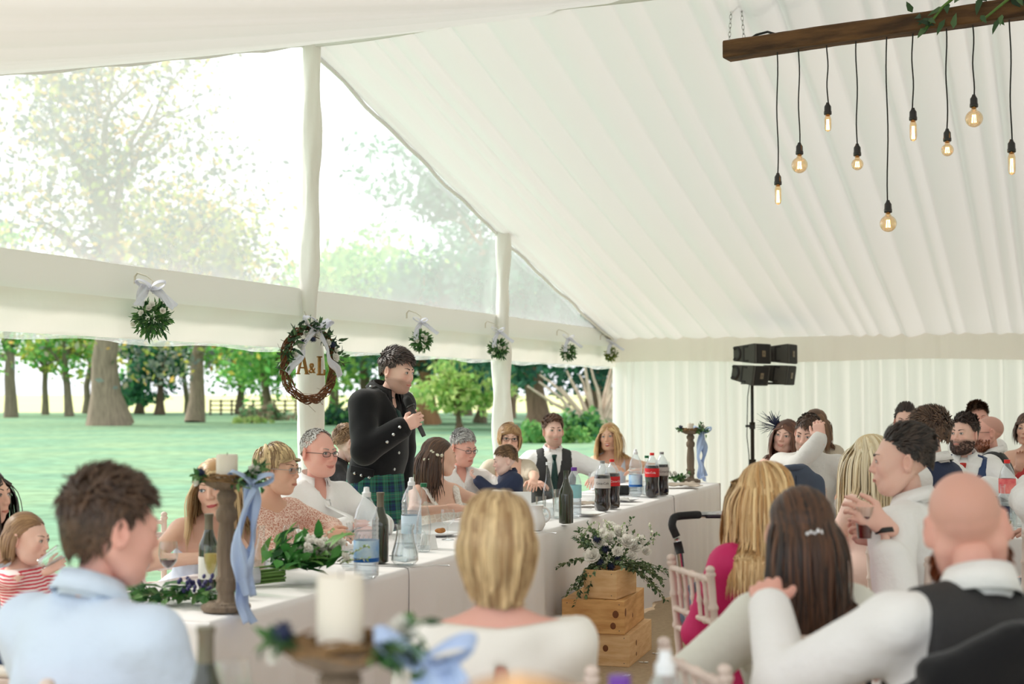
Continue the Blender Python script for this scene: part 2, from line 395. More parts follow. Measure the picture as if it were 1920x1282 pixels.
tree('oak_tree', 'huge old oak with the thickest flared grey trunk on the lawn', 207, 72, 20, .72, (2.3, 19, 7.6), YG[1:3] + [srgb(124, 134, 108), srgb(112, 124, 112), srgb(140, 138, 116), srgb(104, 118, 112)], 9500, .2, 1, GY, lean=.0, fill=.45, flare=1.7)
tree('oak_tree', 'oak on the lawn with a short grey trunk and one long side limb', 366, 80, 16, .46, (2.6, 14.5, 5.4), YG + [srgb(124, 134, 108), srgb(112, 128, 112)], 5500, .2, 2, GY, fill=.3, flare=1.3)
for i, (px, D, tr, h) in enumerate(((22, 97, .42, 15), (86, 110, .26, 12), (131, 102, .3, 13), (162, 117, .3, 13), (-30, 106, .3, 13), (235, 122, .26, 13), (352, 120, .26, 12.5))):
    tree('woodland_tree', ('slim tree with the thickest dark trunk left of the great oak', 'thin upright tree second from the great oak trunk', 'slim trunk leaning away from the great oak', 'slim dark trunk just left of the great oak', 'slim tree at the bare end of the lawn', 'slim trunk close behind the great oak', 'slim trunk close behind the second oak')[i], px, D, h, tr, (2.4, h, 3.0), GR + YG[:2], 1500, .26, 10 + i, (.8, .8, .75), levels=2, lean=(-.06, .05, .02, -.08, .04, .0, .05)[i], fill=.5, flare=1.2, group='slim trees at the field edge')
for i, (px, D, h) in enumerate(((262, 116, 9.4), (300, 110, 10.1))):
    tree('dark_conifer', ('shorter dark conifer right of the great oak', 'taller dark conifer left of the second oak')[i], px, D, h, .3, (.9, h, 2.6), DG + [srgb(70, 130, 80)], 2400, .26, 30 + i, (.6, .5, .45), levels=1, shape='cone', group='dark conifers between the oaks')
for i, (px, D, h, rr, cs) in enumerate(((452, 114, 9.9, 4.6, GR), (505, 98, 9.3, 4.2, GR), (628, 93, 11.6, 4.7, GR + LG[:1]), (690, 79, 10.6, 4.4, GR + LG[:1]))):
    tree('leafy_tree', ('bushy mid green tree left of the wreath post', 'dense mid green tree behind the wreath', 'bright green tree seen between wreath and standing man', 'bright green tree behind the standing man')[i], px, D, h, .34, (1.2, h, rr), cs, 4200, .24, 40 + i, (.7, .62, .55), levels=2, fill=.95)
tree('pine_tree', 'tall pine with a bare red brown trunk and flat tufted crown', 790, 88, 19.2, .4, (12.3, 18.7, 4.9), BG + DG[1:2], 2300, .26, 50, OR, levels=2, fill=.4, flare=1.25, low=.5)
tree('yew_tree', 'dark blue green yew with orange trunk right of the standing man', 812, 74, 9, .42, (1.7, 8.6, 4.2), DG + BG[:2], 4200, .22, 51, OR, levels=2, fill=.95, flare=1.2)
tree('low_maple', 'low pale lime tree with spreading flat crown', 862, 64, 2.85, .15, (.8, 2.7, 2.1), LG, 1900, .17, 52, (.7, .6, .5), levels=2, fill=.95)
tree('weeping_tree', 'pale green weeping tree beside the gable post', 900, 78, 7.5, .28, (.9, 6.9, 2.7), LG + [srgb(186, 196, 160)], 3200, .2, 53, (.75, .7, .62), levels=2, fill=.95)
tree('tall_evergreen', 'tall grey green evergreen rising behind the low lime tree', 868, 106, 15, .5, (1.6, 14.7, 5.4), BG + DG[:1], 4200, .27, 54, (.6, .5, .45), levels=2, fill=.95)
tree('tall_evergreen', 'tall blue green evergreen rising behind the bright green trees', 715, 112, 13.1, .5, (1.6, 12.8, 5.2), BG + LG[1:2], 3600, .27, 55, (.6, .5, .45), levels=2, fill=.95)
tree('cedar_tree', 'broad dark evergreen behind the seated man in waistcoat', 1010, 60, 9.2, .5, (1.0, 8.9, 4.0), DG + BG[:1], 6500, .2, 56, (.75, .6, .5), levels=2, fill=.95)
tree('cedar_tree', 'broad dark evergreen in the far corner of the lawn', 1110, 72, 10.2, .5, (1.0, 9.8, 4.2), DG, 5200, .2, 57, (.75, .6, .5), levels=2, fill=.95)
tree('cedar_tree', 'dark evergreen filling the gap behind the weeping tree', 945, 94, 13.4, .55, (.9, 13.0, 5.0), DG + BG[:1], 4200, .27, 58, (.75, .6, .5), levels=2, fill=.95)
# upturned pale root plate / fan of bare branches
base = at(1122, 740, 52); o = empty('bare_branch_tree', (base.x, base.y, -.03), 0, 'pale bare trunk with fanned leafless branches near the far corner', 'tree')
mb = MB(); r = np.random.default_rng(5)
for i in range(16):
    a = R(150) - R(128) * i / 15 + r.normal() * .05; ln = r.uniform(2.2, 3.4); P = [np.array([.0 + (i - 8) * .03, 0, .0])]
    for q in range(6): P.append(P[-1] + np.array([cos(a) * (.55 + .1 * q), r.normal() * .15, sin(a)]) * ln / 6 + r.normal(size=3) * .05)
    mb.tube(P, np.linspace(.13, .03, 7), 6, cap=False)
mb.tube([(0, 0, 0), (.05, 0, .5), (0, .1, 1.0)], [.42, .3, .2], 10)
mb.c = (1, 1, 1); mb.build('branches', mat('bark_pale', srgb(205, 186, 165), .9, var=.3, vscale=4, bump=.5, bscale=8), o)
def shrub(name, label, px, D, rx, h, cols, n, leaf, seed):
    base = at(px, 740, D); root = empty(name, (base.x, base.y, -.03), 0, label, 'shrub', 'shrubs on the lawn')
    r = np.random.default_rng(seed); u = r.normal(size=(n, 3)); u /= np.linalg.norm(u, axis=1)[:, None]; u[:, 2] = abs(u[:, 2]); u *= r.uniform(.6, 1, (n, 1))
    P = u * np.array([rx, rx * .7, h]) * (1 + .2 * np.sin(u[:, :1] * 9))
    V, F = quads(P, u + r.normal(size=(n, 3)) * .5, leaf, r); cc = np.array(cols)[r.integers(0, len(cols), n)] * r.uniform(.7, 1.1, (n, 1))
    raw('foliage', V, F, m_leaf, root, col=np.repeat(cc, 4, 0), smooth=False)['kind'] = 'stuff'
    mb = MB(); mb.c = (.6, .5, .4)
    for q in range(5): mb.tube([(0, 0, 0), (r.normal() * rx * .3, r.normal() * rx * .2, h * .7)], [.05, .02], 5)
    mb.build('stem', m_bark, root, attr=True)
shrub('shrub', 'dusty brown and green mound of shrub behind the wreath post', 495, 86, 1.9, .95, [srgb(150, 150, 120), srgb(110, 160, 110), srgb(170, 150, 130)], 900, .13, 1)
shrub('shrub', 'low green shrub mound right of the gable post', 1030, 46, 1.2, .75, GR, 1200, .1, 2)
shrub('shrub', 'green shrub below the fanned bare branches', 1098, 49, 1.15, 1.05, GR[:2] + DG[1:2], 1300, .1, 3)
shrub('shrub', 'low dark hedge at the foot of the bright green trees', 672, 73, 2.3, 1.1, DG + GR[:1], 1500, .14, 4)
shrub('shrub', 'small grassy tussock beside the wreath post', 470, 78, 1.2, .4, LG, 400, .1, 5)
# post-and-rail fence at the field edge
for i in range(9):
    base = at(395 + i * 20, 740, 108); o = empty('fence_panel', (base.x, base.y, -.03), 0, 'dark wooden rail fence panel at the edge of the far field', 'fence', 'rail fence panels at the field edge')
    if i == 0:
        f0 = o; mb = MB(); mb.box((0, 0, .6), (.14, .14, 1.2)); mb.build('post', mat('fence_wood', srgb(96, 84, 74), .9), o, smooth=False)
        for z in (.4, .75, 1.08):
            mb = MB(); mb.box((.4, -.08, z), (.785, .05, .11)); mb.build('rail', MATS['fence_wood'], o, smooth=False)
    else:
        for c in f0.children: copy_tree(c, o)
# ---------------------------------------------------------------- implicit surfaces (numpy surface nets)
def smin(a, b, k):
    h = np.maximum(k - np.abs(a - b), 0) / k
    return np.minimum(a, b) - h * h * k * .25
class SDF:
    def __init__(s, lo, hi, h):
        s.h = h; s.lo = np.asarray(lo, float) - 2 * h; n = np.ceil((np.asarray(hi) + 2 * h - s.lo) / h).astype(int) + 1
        s.n = n; s.F = np.full(n, .5, np.float32)
        s.ax = [np.arange(n[i], dtype=np.float32) * h + s.lo[i] for i in range(3)]
    def _sub(s, lo, hi):
        a = np.clip(np.floor((np.asarray(lo) - s.lo) / s.h).astype(int), 0, s.n); b = np.clip(np.ceil((np.asarray(hi) - s.lo) / s.h).astype(int) + 1, 0, s.n)
        sl = tuple(slice(a[i], b[i]) for i in range(3))
        return sl, s.ax[0][sl[0]][:, None, None], s.ax[1][sl[1]][None, :, None], s.ax[2][sl[2]][None, None, :]
    def cap(s, a, b, ra, rb=None, k=.03, sub=False):
        rb = ra if rb is None else rb; a = np.asarray(a, float); b = np.asarray(b, float); R_ = max(ra, rb) + k + 2 * s.h
        sl, X, Y, Z = s._sub(np.minimum(a, b) - R_, np.maximum(a, b) + R_)
        if s.F[sl].size == 0: return s
        d = b - a; L = d @ d + 1e-12
        t = np.clip(((X - a[0]) * d[0] + (Y - a[1]) * d[1] + (Z - a[2]) * d[2]) / L, 0, 1)
        D = np.sqrt((X - a[0] - t * d[0]) ** 2 + (Y - a[1] - t * d[1]) ** 2 + (Z - a[2] - t * d[2]) ** 2) - (ra + (rb - ra) * t)
        s.F[sl] = -smin(-s.F[sl], D, k) if sub else smin(s.F[sl], D, k); return s
    def ell(s, c, r, Rm=None, k=.03, sub=False):
        c = np.asarray(c, float); r = np.asarray(r, float); m = max(r) + k + 2 * s.h
        sl, X, Y, Z = s._sub(c - m, c + m)
        if s.F[sl].size == 0: return s
        X = X - c[0]; Y = Y - c[1]; Z = Z - c[2]
        if Rm is not None: X, Y, Z = (X * Rm[0, 0] + Y * Rm[1, 0] + Z * Rm[2, 0], X * Rm[0, 1] + Y * Rm[1, 1] + Z * Rm[2, 1], X * Rm[0, 2] + Y * Rm[1, 2] + Z * Rm[2, 2])
        k0 = np.sqrt((X / r[0]) ** 2 + (Y / r[1]) ** 2 + (Z / r[2]) ** 2); k1 = np.sqrt((X / r[0] ** 2) ** 2 + (Y / r[1] ** 2) ** 2 + (Z / r[2] ** 2) ** 2) + 1e-9
        D = k0 * (k0 - 1) / k1
        s.F[sl] = -smin(-s.F[sl], D, k) if sub else smin(s.F[sl], D, k); return s
    def pts(s):
        return s.ax[0][:, None, None], s.ax[1][None, :, None], s.ax[2][None, None, :]
    def wrinkle(s, amp, seed, fr=26):
        r = np.random.default_rng(seed); X, Y, Z = s.pts(); W = 0
        for i in range(4):
            d = r.normal(size=3); d /= np.linalg.norm(d); f = fr * r.uniform(.5, 1.5); p = r.uniform(0, 6)
            W = W + (1 - 2 * np.abs(np.sin(((X * d[0] + Y * d[1] + Z * d[2]) * f + p + 1.8 * np.sin((X * d[1] + Y * d[2] - Z * d[0]) * f * .5 + p)) * .5))) * (.5 + .5 * np.sin((X * d[2] - Y * d[0] + Z * d[1]) * f * .35 + p))
        s.F += (amp * .8) * W.astype(np.float32); return s
    def mesh(s):
        F = s.F; ins = F < 0; n = F.shape
        c = np.zeros(tuple(x - 1 for x in n), np.int8)
        for i in (0, 1):
            for j in (0, 1):
                for k in (0, 1): c += ins[i:n[0] - 1 + i, j:n[1] - 1 + j, k:n[2] - 1 + k]
        act = np.argwhere((c > 0) & (c < 8))
        if not len(act): return np.zeros((0, 3)), np.zeros((0, 4), int)
        ids = np.full(c.shape, -1, np.int32); ids[tuple(act.T)] = np.arange(len(act))
        acc = np.zeros((len(act), 3)); cnt = np.zeros(len(act))
        cor = [(i, j, k) for i in (0, 1) for j in (0, 1) for k in (0, 1)]
        vals = {q: F[act[:, 0] + q[0], act[:, 1] + q[1], act[:, 2] + q[2]] for q in cor}
        for a in cor:
            for ax in range(3):
                if a[ax] == 0:
                    b = list(a); b[ax] = 1; b = tuple(b); fa, fb = vals[a], vals[b]; mk = (fa < 0) != (fb < 0)
                    t = np.where(mk, fa / np.where(mk, fa - fb, 1), 0)
                    p = np.tile(np.array(a, float), (len(act), 1)); p[:, ax] = t
                    acc += p * mk[:, None]; cnt += mk
        V = (act + acc / cnt[:, None]) * s.h + s.lo
        Q = []
        for ax in range(3):
            u, v = (ax + 1) % 3, (ax + 2) % 3
            sa = [slice(None)] * 3; sb = [slice(None)] * 3; sa[ax] = slice(0, -1); sb[ax] = slice(1, None)
            A = ins[tuple(sa)]; B = ins[tuple(sb)]
            e = np.argwhere(A != B); e = e[(e[:, u] > 0) & (e[:, v] > 0) & (e[:, u] < n[u] - 1) & (e[:, v] < n[v] - 1)]
            if not len(e): continue
            fl = A[tuple(e.T)]
            def g(du, dv):
                q = e.copy(); q[:, u] += du; q[:, v] += dv; return ids[tuple(q.T)]
            q = np.stack([g(-1, -1), g(0, -1), g(0, 0), g(-1, 0)], 1); q[~fl] = q[~fl][:, ::-1]; Q.append(q)
        Q = np.concatenate(Q)
        return V, Q[(Q >= 0).all(1)]
# ---------------------------------------------------------------- head template
def head_template(fem):
    s = SDF((-.1, -.13, -.135), (.1, .125, .135), .0042)
    s.ell((0, .018, .036), (.076, .096, .086), k=.01)
    s.ell((0, -.022, -.02), (.064 if not fem else .06, .066, .09), k=.03)
    s.cap((-.028, -.045, -.092), (.028, -.045, -.092), .03 if not fem else .023, k=.04)
    s.ell((0, -.066, -.098), (.021 if not fem else .016, .018, .016), k=.025)
    for q in (-1, 1):
        s.ell((q * .034, -.06, -.022), (.028, .026, .028), k=.03)
        s.ell((q * .032, -.101, .008), (.017, .018, .0115), k=.012, sub=True)
        s.ell((q * .032, -.078, .006), (.0165, .0125, .0125), k=.004)
        s.cap((q * .052, -.02, -.075), (q * .058, .015, -.045), .018, k=.04)
    s.cap((-.036, -.081, .026), (.036, -.081, .026), .009 if not fem else .006, k=.022)
    s.cap((0, -.088, .018), (0, -.108, -.026), .0065, .0095, k=.014)
    for q in (-1, 1): s.ell((q * .0105, -.099, -.03), (.0085, .009, .0075), k=.008)
    s.ell((0, -.085, -.06), (.026, .014, .02), k=.02)
    for q in (-1, 1):
        Rm = rotz(q * .55) @ rotx(-.15)
        s.ell((q * .083, .018, -.002), (.0095, .023, .036), Rm, k=.008)
        s.ell((q * .092, .013, .003), (.0075, .012, .02), Rm, k=.005, sub=True)
    return s.mesh()
HEADS = {f: head_template(f) for f in (False, True)}
def surfy(hv, x, z):
    f = hv[(hv[:, 1] < -.02)]; d = (f[:, 0] - x) ** 2 + (f[:, 2] - z) ** 2; i = np.argsort(d)[:5]; wgt = 1 / (d[i] + 1e-6)
    return float((f[i, 1] * wgt).sum() / wgt.sum())
m_skin = mat('skin', (1, 1, 1), .5, attr=True, spec=.35, bump=.05, bscale=120)
m_skin.node_tree.nodes['Principled BSDF'].inputs['Subsurface Weight'].default_value = .08
m_skin.node_tree.nodes['Principled BSDF'].inputs['Subsurface Radius'].default_value = (.02, .008, .004)
m_hair = mat('hair', (1, 1, 1), .42, attr=True, spec=.5)
def face_parts(mb, hv, P):
    """adds eyes, lids, brows, lips as coloured geometry in head space"""
    skin = np.array(P['skin']); hc = np.array(P['haircol']); gx, gz = P.get('gaze', (0, 0)); op = P.get('eye', 1.); sm = P.get('smile', .3)
    for q in (-1, 1):
        us = np.linspace(-1, 1, 17); vsn = np.linspace(-1, 1, 9); G = []; CC = []
        y0 = surfy(hv, q * .032, .006)
        for u in us:
            hh = .0062 * op * (1 - abs(u) ** 2.2) + .0003
            for v in vsn:
                x = q * .032 + u * .0142; z = .006 + v * hh + (.0012 * q * u)
                G.append((x, y0 - .0022 + .35 * (u * .0142) ** 2 / .0142 + .0006 * v * v, z))
                rr = math.hypot((x - q * .032 - gx * .005), (z - .006 - gz * .003))
                CC.append((.02, .015, .012) if rr < .0024 else (P.get('iris', (.12, .1, .08))) if rr < .0062 else (.78, .74, .72))
        n0 = mb.n; G = np.array(G); mb.add(G, grid_faces(17, 9)); mb.C[-1] = np.array(CC, np.float32)
        top = G.reshape(17, 9, 3)[:, -1] + np.array([0, -.0012, .0006]); bot = G.reshape(17, 9, 3)[:, 0] + np.array([0, -.0006, -.0004])
        mb.c = (.05, .035, .03) if not P.get('old') else (.25, .17, .14); mb.tube(top, .0014 if P['fem'] else .0011, 5)
        mb.c = tuple(skin * .55); mb.tube(bot, .0007, 4)
        bx = np.linspace(.0135, .046, 8); bz = .0265 + .006 * np.sin((bx - .0135) / .0365 * pi * .8) - P.get('frown', 0) * .004 * (1 - (bx - .0135) / .0365)
        Pb = [(q * x, surfy(hv, q * x, z) - .0012, z) for x, z in zip(bx, bz)]
        mb.c = tuple(hc * .55 * (1 if not P.get('old') else 1.2)); mb.tube(Pb, np.linspace(.0036 if not P['fem'] else .0024, .0012, 8), 6, flat=.9)
    wid = .0235 + .006 * sm; xs = np.linspace(-1, 1, 13); mo = P.get('mouth', 0.)
    zc = -.0655; zl = zc + sm * .007 * xs ** 2
    yb = np.array([surfy(hv, x * wid, zc) for x in xs]) - .0005
    lip = P.get('lip', tuple(skin * np.array([.82, .55, .55])))
    dk = .0028
    up = np.column_stack([xs * wid, yb - .0015, zl + dk + mo * .003 + .0012 * np.cos(xs * pi * 2) * (abs(xs) < .5)])
    lo = np.column_stack([xs * wid * .92, yb - .0015 + mo * .004, zl - dk - mo * .013 * (1 - xs ** 2)])
    env = (1 - np.abs(xs) ** 2.5) * .9 + .1
    mb.c = lip; mb.tube(up, .0036 * env, 6, flat=.9); mb.tube(lo, .0042 * env, 6, flat=.9)
    mid = np.column_stack([xs * wid, yb - .001, (up[:, 2] + lo[:, 2]) / 2])
    if mo > .15:
        G = np.array([[up[i] * (1 - f) + lo[i] * f + np.array([0, .0005, 0]) for i in range(13)] for f in np.linspace(0, 1, 6)])
        n0 = mb.n; mb.add(G.reshape(-1, 3), grid_faces(6, 13)); cc = np.tile(np.array([.25, .06, .05], np.float32), (6, 13, 1)); cc[:3, 2:11] = (.85, .82, .78); mb.C[-1] = cc.reshape(-1, 3)
    else: mb.c = tuple(skin * np.array([.35, .2, .2])); mb.tube(mid + np.array([0, -.0022, 0]), .0009 * env + .0003, 4)
# ---------------------------------------------------------------- hair
SC, SR = np.array([0, .018, .036]), np.array([.0785, .0985, .0885])
def strands(P0, D0, Ln, wd, nseg, g, grav, off, curl=0, cf=40, seed=0, tuck=0, wave=0, shoulders=None, face=True, lift=None, short=False):
    r = np.random.default_rng(seed); n = len(P0); P = P0.copy(); D = D0 / (np.linalg.norm(D0, axis=1)[:, None] + 1e-9); out = [P.copy()]; st = (Ln / nseg)[:, None]
    ph = r.uniform(0, 6, (n, 3)); az = np.arctan2(P0[:, 0], P0[:, 1])[:, None]; side = np.column_stack([np.cos(az[:, 0]), np.sin(az[:, 0]), np.zeros(n)]); ph1 = az * 3 + r.normal(size=(n, 1)) * .5
    for i in range(nseg):
        t = (i + 1) / nseg
        q = (P - SC) / SR; below = (q[:, 2:3] < -.25) & (not short)
        D = np.where(below, D * .55 + g[None] * .6, D + g[None] * grav)
        D = D + curl * np.sin(ph + cf * t) + wave * side * np.sin(7 * t * 2 + ph1) * t
        if tuck: D = np.where(below, D - np.column_stack([q[:, :2], 0 * q[:, 2]]) * tuck, D)
        D /= np.linalg.norm(D, axis=1)[:, None] + 1e-9; P = P + D * st
        q = (P - SC) / SR; neg = q[:, 2] < 0; q[:, 2] = np.where(neg, q[:, 2] * .6, q[:, 2]); l = np.linalg.norm(q, axis=1) + 1e-9
        lim = 1 + off * np.clip(.3 + .7 * (q[:, 1] + .75) / 1.1, .3, 1) * min(1, t * 4) + (0 if lift is None else lift * t)
        hug = (q[:, 2] > -.12) if not short else np.ones(n, bool)
        f = np.where(hug, lim / l, np.where(l < lim, lim / l, 1))[:, None]
        c = P - SC; zz = c[:, 2:3].copy(); P = SC + c * f; P[:, 2:3] = np.where(neg[:, None] & ~np.array([short]), SC[2] + zz, P[:, 2:3])
        if face:
            b = (P[:, 1] < -.04) & (P[:, 2] < .05) & (P[:, 2] > -.13) & (np.abs(P[:, 0]) < .069)
            P[b, 0] = np.sign(P[b, 0] + 1e-6) * .071
        if shoulders is not None:
            c, rad = shoulders; d = P - c; l = np.linalg.norm(d / rad, axis=1); b = l < 1.0
            P[b] = (c + d / np.maximum(l, .2)[:, None])[b]
        out.append(P.copy())
    return np.stack(out, 1)
def ribbons(Pl, wd, col, flat=.5):
    n, m, _ = Pl.shape; T = np.gradient(Pl, axis=1); T /= np.linalg.norm(T, axis=2)[..., None] + 1e-9
    Nr = Pl - SC; Nr -= T * (Nr * T).sum(2)[..., None]; Nr /= np.linalg.norm(Nr, axis=2)[..., None] + 1e-9; B = np.cross(T, Nr)
    t = np.linspace(0, 1, m); env = np.clip(np.minimum((t + .25) * 2, (1.02 - t) * 3.2), .06, 1)[None, :, None]; W = wd[:, None, None] * env
    V = np.stack([Pl + B * W, Pl + Nr * W * flat, Pl - B * W], 2).reshape(-1, 3)
    f = grid_faces(m, 3); F = (f[None] + (np.arange(n) * m * 3)[:, None, None]).reshape(-1, 4)
    C = np.repeat(col[:, None, :], m * 3, 1).reshape(-1, 3); return V, F, C
AZ = [0, .55, .9, 1.25, 1.6, 2.1, 3.2]
def hair(P, g, seed):
    r = np.random.default_rng(seed); st = P['hair']; hc = np.array(P['haircol']); hl = np.array(P.get('hair2', hc * 1.35))
    if st == 'bald': return None
    thr = {'receding': [.96, .9, .7, .25, -.05, -.35, -.5]}.get(st, [.56, .50, .34, .12, -.08, -.42, -.62])
    if P.get('hairline'): thr = [a + b for a, b in zip(thr, P['hairline'])]
    N0 = int(P.get('nstr', 560) * (1.9 if st in ('long', 'bob', 'halfup') else 2.4)); U = r.normal(size=(N0 * 4, 3)); U /= np.linalg.norm(U, axis=1)[:, None]
    az = np.abs(np.arctan2(U[:, 0], -U[:, 1])); ok = U[:, 2] > np.interp(az, AZ, thr); U = U[ok][:N0]; az = az[ok][:N0]; n = len(U)
    P0 = SC + U * SR * 1.0; nrm = U / SR; nrm /= np.linalg.norm(nrm, axis=1)[:, None]
    L = P.get('hlen', .05); vol = P.get('vol', .06); off = r.uniform(0.01, vol, n); kw = {}
    if st in ('short', 'receding', 'curly'):
        top = np.clip((U[:, 2] - .1) / .6, 0, 1); d = np.array(P.get('flow', (0, -1, .25))); F = top[:, None] * d[None] + (1 - top)[:, None] * np.column_stack([U[:, 0] * 0, np.full(n, .45), np.full(n, -1.)])
        Ln = (L * top + P.get('slen', .022) * (1 - top)) * r.uniform(.7, 1.2, n)
        D0 = F - nrm * (F * nrm).sum(1)[:, None] + r.normal(size=(n, 3)) * P.get('mess', .18)
        wd = np.full(n, P.get('hw', .0062) * .62) * r.uniform(.6, 1.3, n); off = .03 + off * (.3 + .7 * top)
        PL = strands(P0, D0, Ln, wd, 5, g, .0, off, curl=P.get('curl', .1), cf=P.get('cf', 5), seed=seed, face=False, short=True, lift=(P.get('lift', .3) * .62 * top * r.uniform(.5, 1.1, n)) + .03)
    else:
        pt = np.array(P.get('part', (.25, -.55, .8))); pt = pt / np.linalg.norm(pt)
        F = U - pt; F = F - nrm * (F * nrm).sum(1)[:, None]; F /= np.linalg.norm(F, axis=1)[:, None] + 1e-6
        if st == 'halfup': F = np.where((U[:, 2] > .1)[:, None], np.array(P.get('tie', (0, .13, .03))) - P0, F); F = F - nrm * (F * nrm).sum(1)[:, None]; F /= np.linalg.norm(F, axis=1)[:, None] + 1e-6
        D0 = F + nrm * P.get('lift', .1) + r.normal(size=(n, 3)) * P.get('mess', .12)
        arc = np.arccos(np.clip(U @ pt, -1, 1)) * .088
        end = P.get('end', .26); Ln = np.maximum(.05, end * r.uniform(.88, 1.08, n) - arc * P.get('arcf', .55))
        wd = np.full(n, min(P.get('hw', .009) * .8, .0062)) * r.uniform(.5, 1.3, n)
        PL = strands(P0, D0, Ln, wd, P.get('nseg', 11), g, P.get('grav', .2), off, curl=P.get('curl', .03), cf=P.get('cf', 14), seed=seed, tuck=P.get('tuck', 0), wave=P.get('wave', .05), shoulders=P.get('_sh'))
    aa = np.arctan2(U[:, 0], U[:, 1])[:, None]; t = np.clip(.45 + .3 * np.sin(aa * 7 + 3 * U[:, 2:3] + seed) + .22 * np.sin(aa * 17 + seed) + r.normal(size=(n, 1)) * .14, 0, 1); col = hc * (1 - t) + hl * t; col = col * r.uniform(.85, 1.1, (n, 1))
    V, Fc, C = ribbons(PL, wd, col, P.get('flat', .55))
    # scalp cap
    nu, nv = 22, 36; ph = np.linspace(0, pi, nu)[:, None]; th = np.arange(nv)[None] * 2 * pi / nv
    S_ = np.stack([np.sin(ph) * np.cos(th), np.sin(ph) * np.sin(th), np.cos(ph) + 0 * th], -1).reshape(-1, 3)
    azs = np.abs(np.arctan2(S_[:, 0], -S_[:, 1])); keep = S_[:, 2] > np.interp(azs, AZ, thr) - .05
    f = grid_faces(nu, nv, closev=True); f = f[keep[f].all(1)]
    V = np.concatenate([V, SC + S_ * SR * (1.012 if st == 'receding' else 1.03)]); Fc = np.concatenate([Fc, f + len(V) - len(S_)]); C = np.concatenate([C, np.tile(hc, (len(S_), 1))])
    return V, Fc, C
# ---------------------------------------------------------------- hands
def basis(d, n):
    d = np.asarray(d, float); d = d / np.linalg.norm(d); n = np.asarray(n, float); n = n - d * (n @ d); n = n / (np.linalg.norm(n) + 1e-9); return d, n, np.cross(d, n)
def hand(W, d, n, side, curl, s=1., spread=.06, thumb=.5):
    """W wrist, d finger direction, n palm-facing normal, side=+1 left / -1 right person hand"""
    W = np.asarray(W, float); d, n, x = basis(d, n); x = -x * side
    G = SDF(W - .15 * s - .04 + d * .06 * s, W + .15 * s + .04 + d * .06 * s, .0056 * s)
    cur = curl if hasattr(curl, '__len__') else [curl] * 4
    for i, (fx, ln, kn, r0) in enumerate(((.030, .072, .088, .0088), (.010, .080, .092, .0092), (-.010, .075, .088, .0088), (-.029, .058, .080, .0078))):
        K = W + (x * fx + d * kn) * s; G.cap(W + x * fx * .55 * s, K, .0165 * s, .0125 * s, k=.018 * s)
        p = K; a = spread * (1.5 - i); dd = d * cos(a) + x * sin(a) * 1; ang = 0
        for j, fr in enumerate((.46, .30, .24)):
            ang += cur[i] * (.8 if j == 0 else 1.)
            v = dd * cos(ang) + n * sin(ang); q = p + v * ln * fr * s; G.cap(p, q, r0 * s * (1 - .08 * j), r0 * s * (1 - .08 * (j + 1)), k=.004 * s); p = q
    b = W + (x * .026 + d * .025) * s; v1 = x * .75 + d * .6 + n * .35 * thumb; v1 /= np.linalg.norm(v1); p1 = b + v1 * .038 * s
    v2 = x * (.45 - .5 * thumb) + d * .8 + n * .6 * thumb; v2 /= np.linalg.norm(v2); p2 = p1 + v2 * .032 * s; v3 = v2 + n * .3 * thumb - x * .25 * thumb; v3 /= np.linalg.norm(v3); p3 = p2 + v3 * .026 * s
    G.cap(b, p1, .015 * s, .0115 * s, k=.014 * s); G.cap(p1, p2, .0108 * s, .0098 * s, k=.004 * s); G.cap(p2, p3, .0098 * s, .008 * s, k=.003 * s)
    G.cap(W - d * .03 * s, W + d * .02 * s, .026 * s, .026 * s, k=.02 * s)
    return G.mesh()
def ik(A, B, la, lb, pole):
    A = np.asarray(A, float); B = np.asarray(B, float); d = B - A; L = np.linalg.norm(d); mx = (la + lb) * .995
    if L > mx: B = A + d / L * mx; d = B - A; L = mx
    u = d / L; x = (la * la - lb * lb + L * L) / (2 * L); h = math.sqrt(max(la * la - x * x, 1e-6)); p = np.asarray(pole, float); p = p - u * (p @ u); p /= np.linalg.norm(p) + 1e-9
    return A + u * x + p * h, B
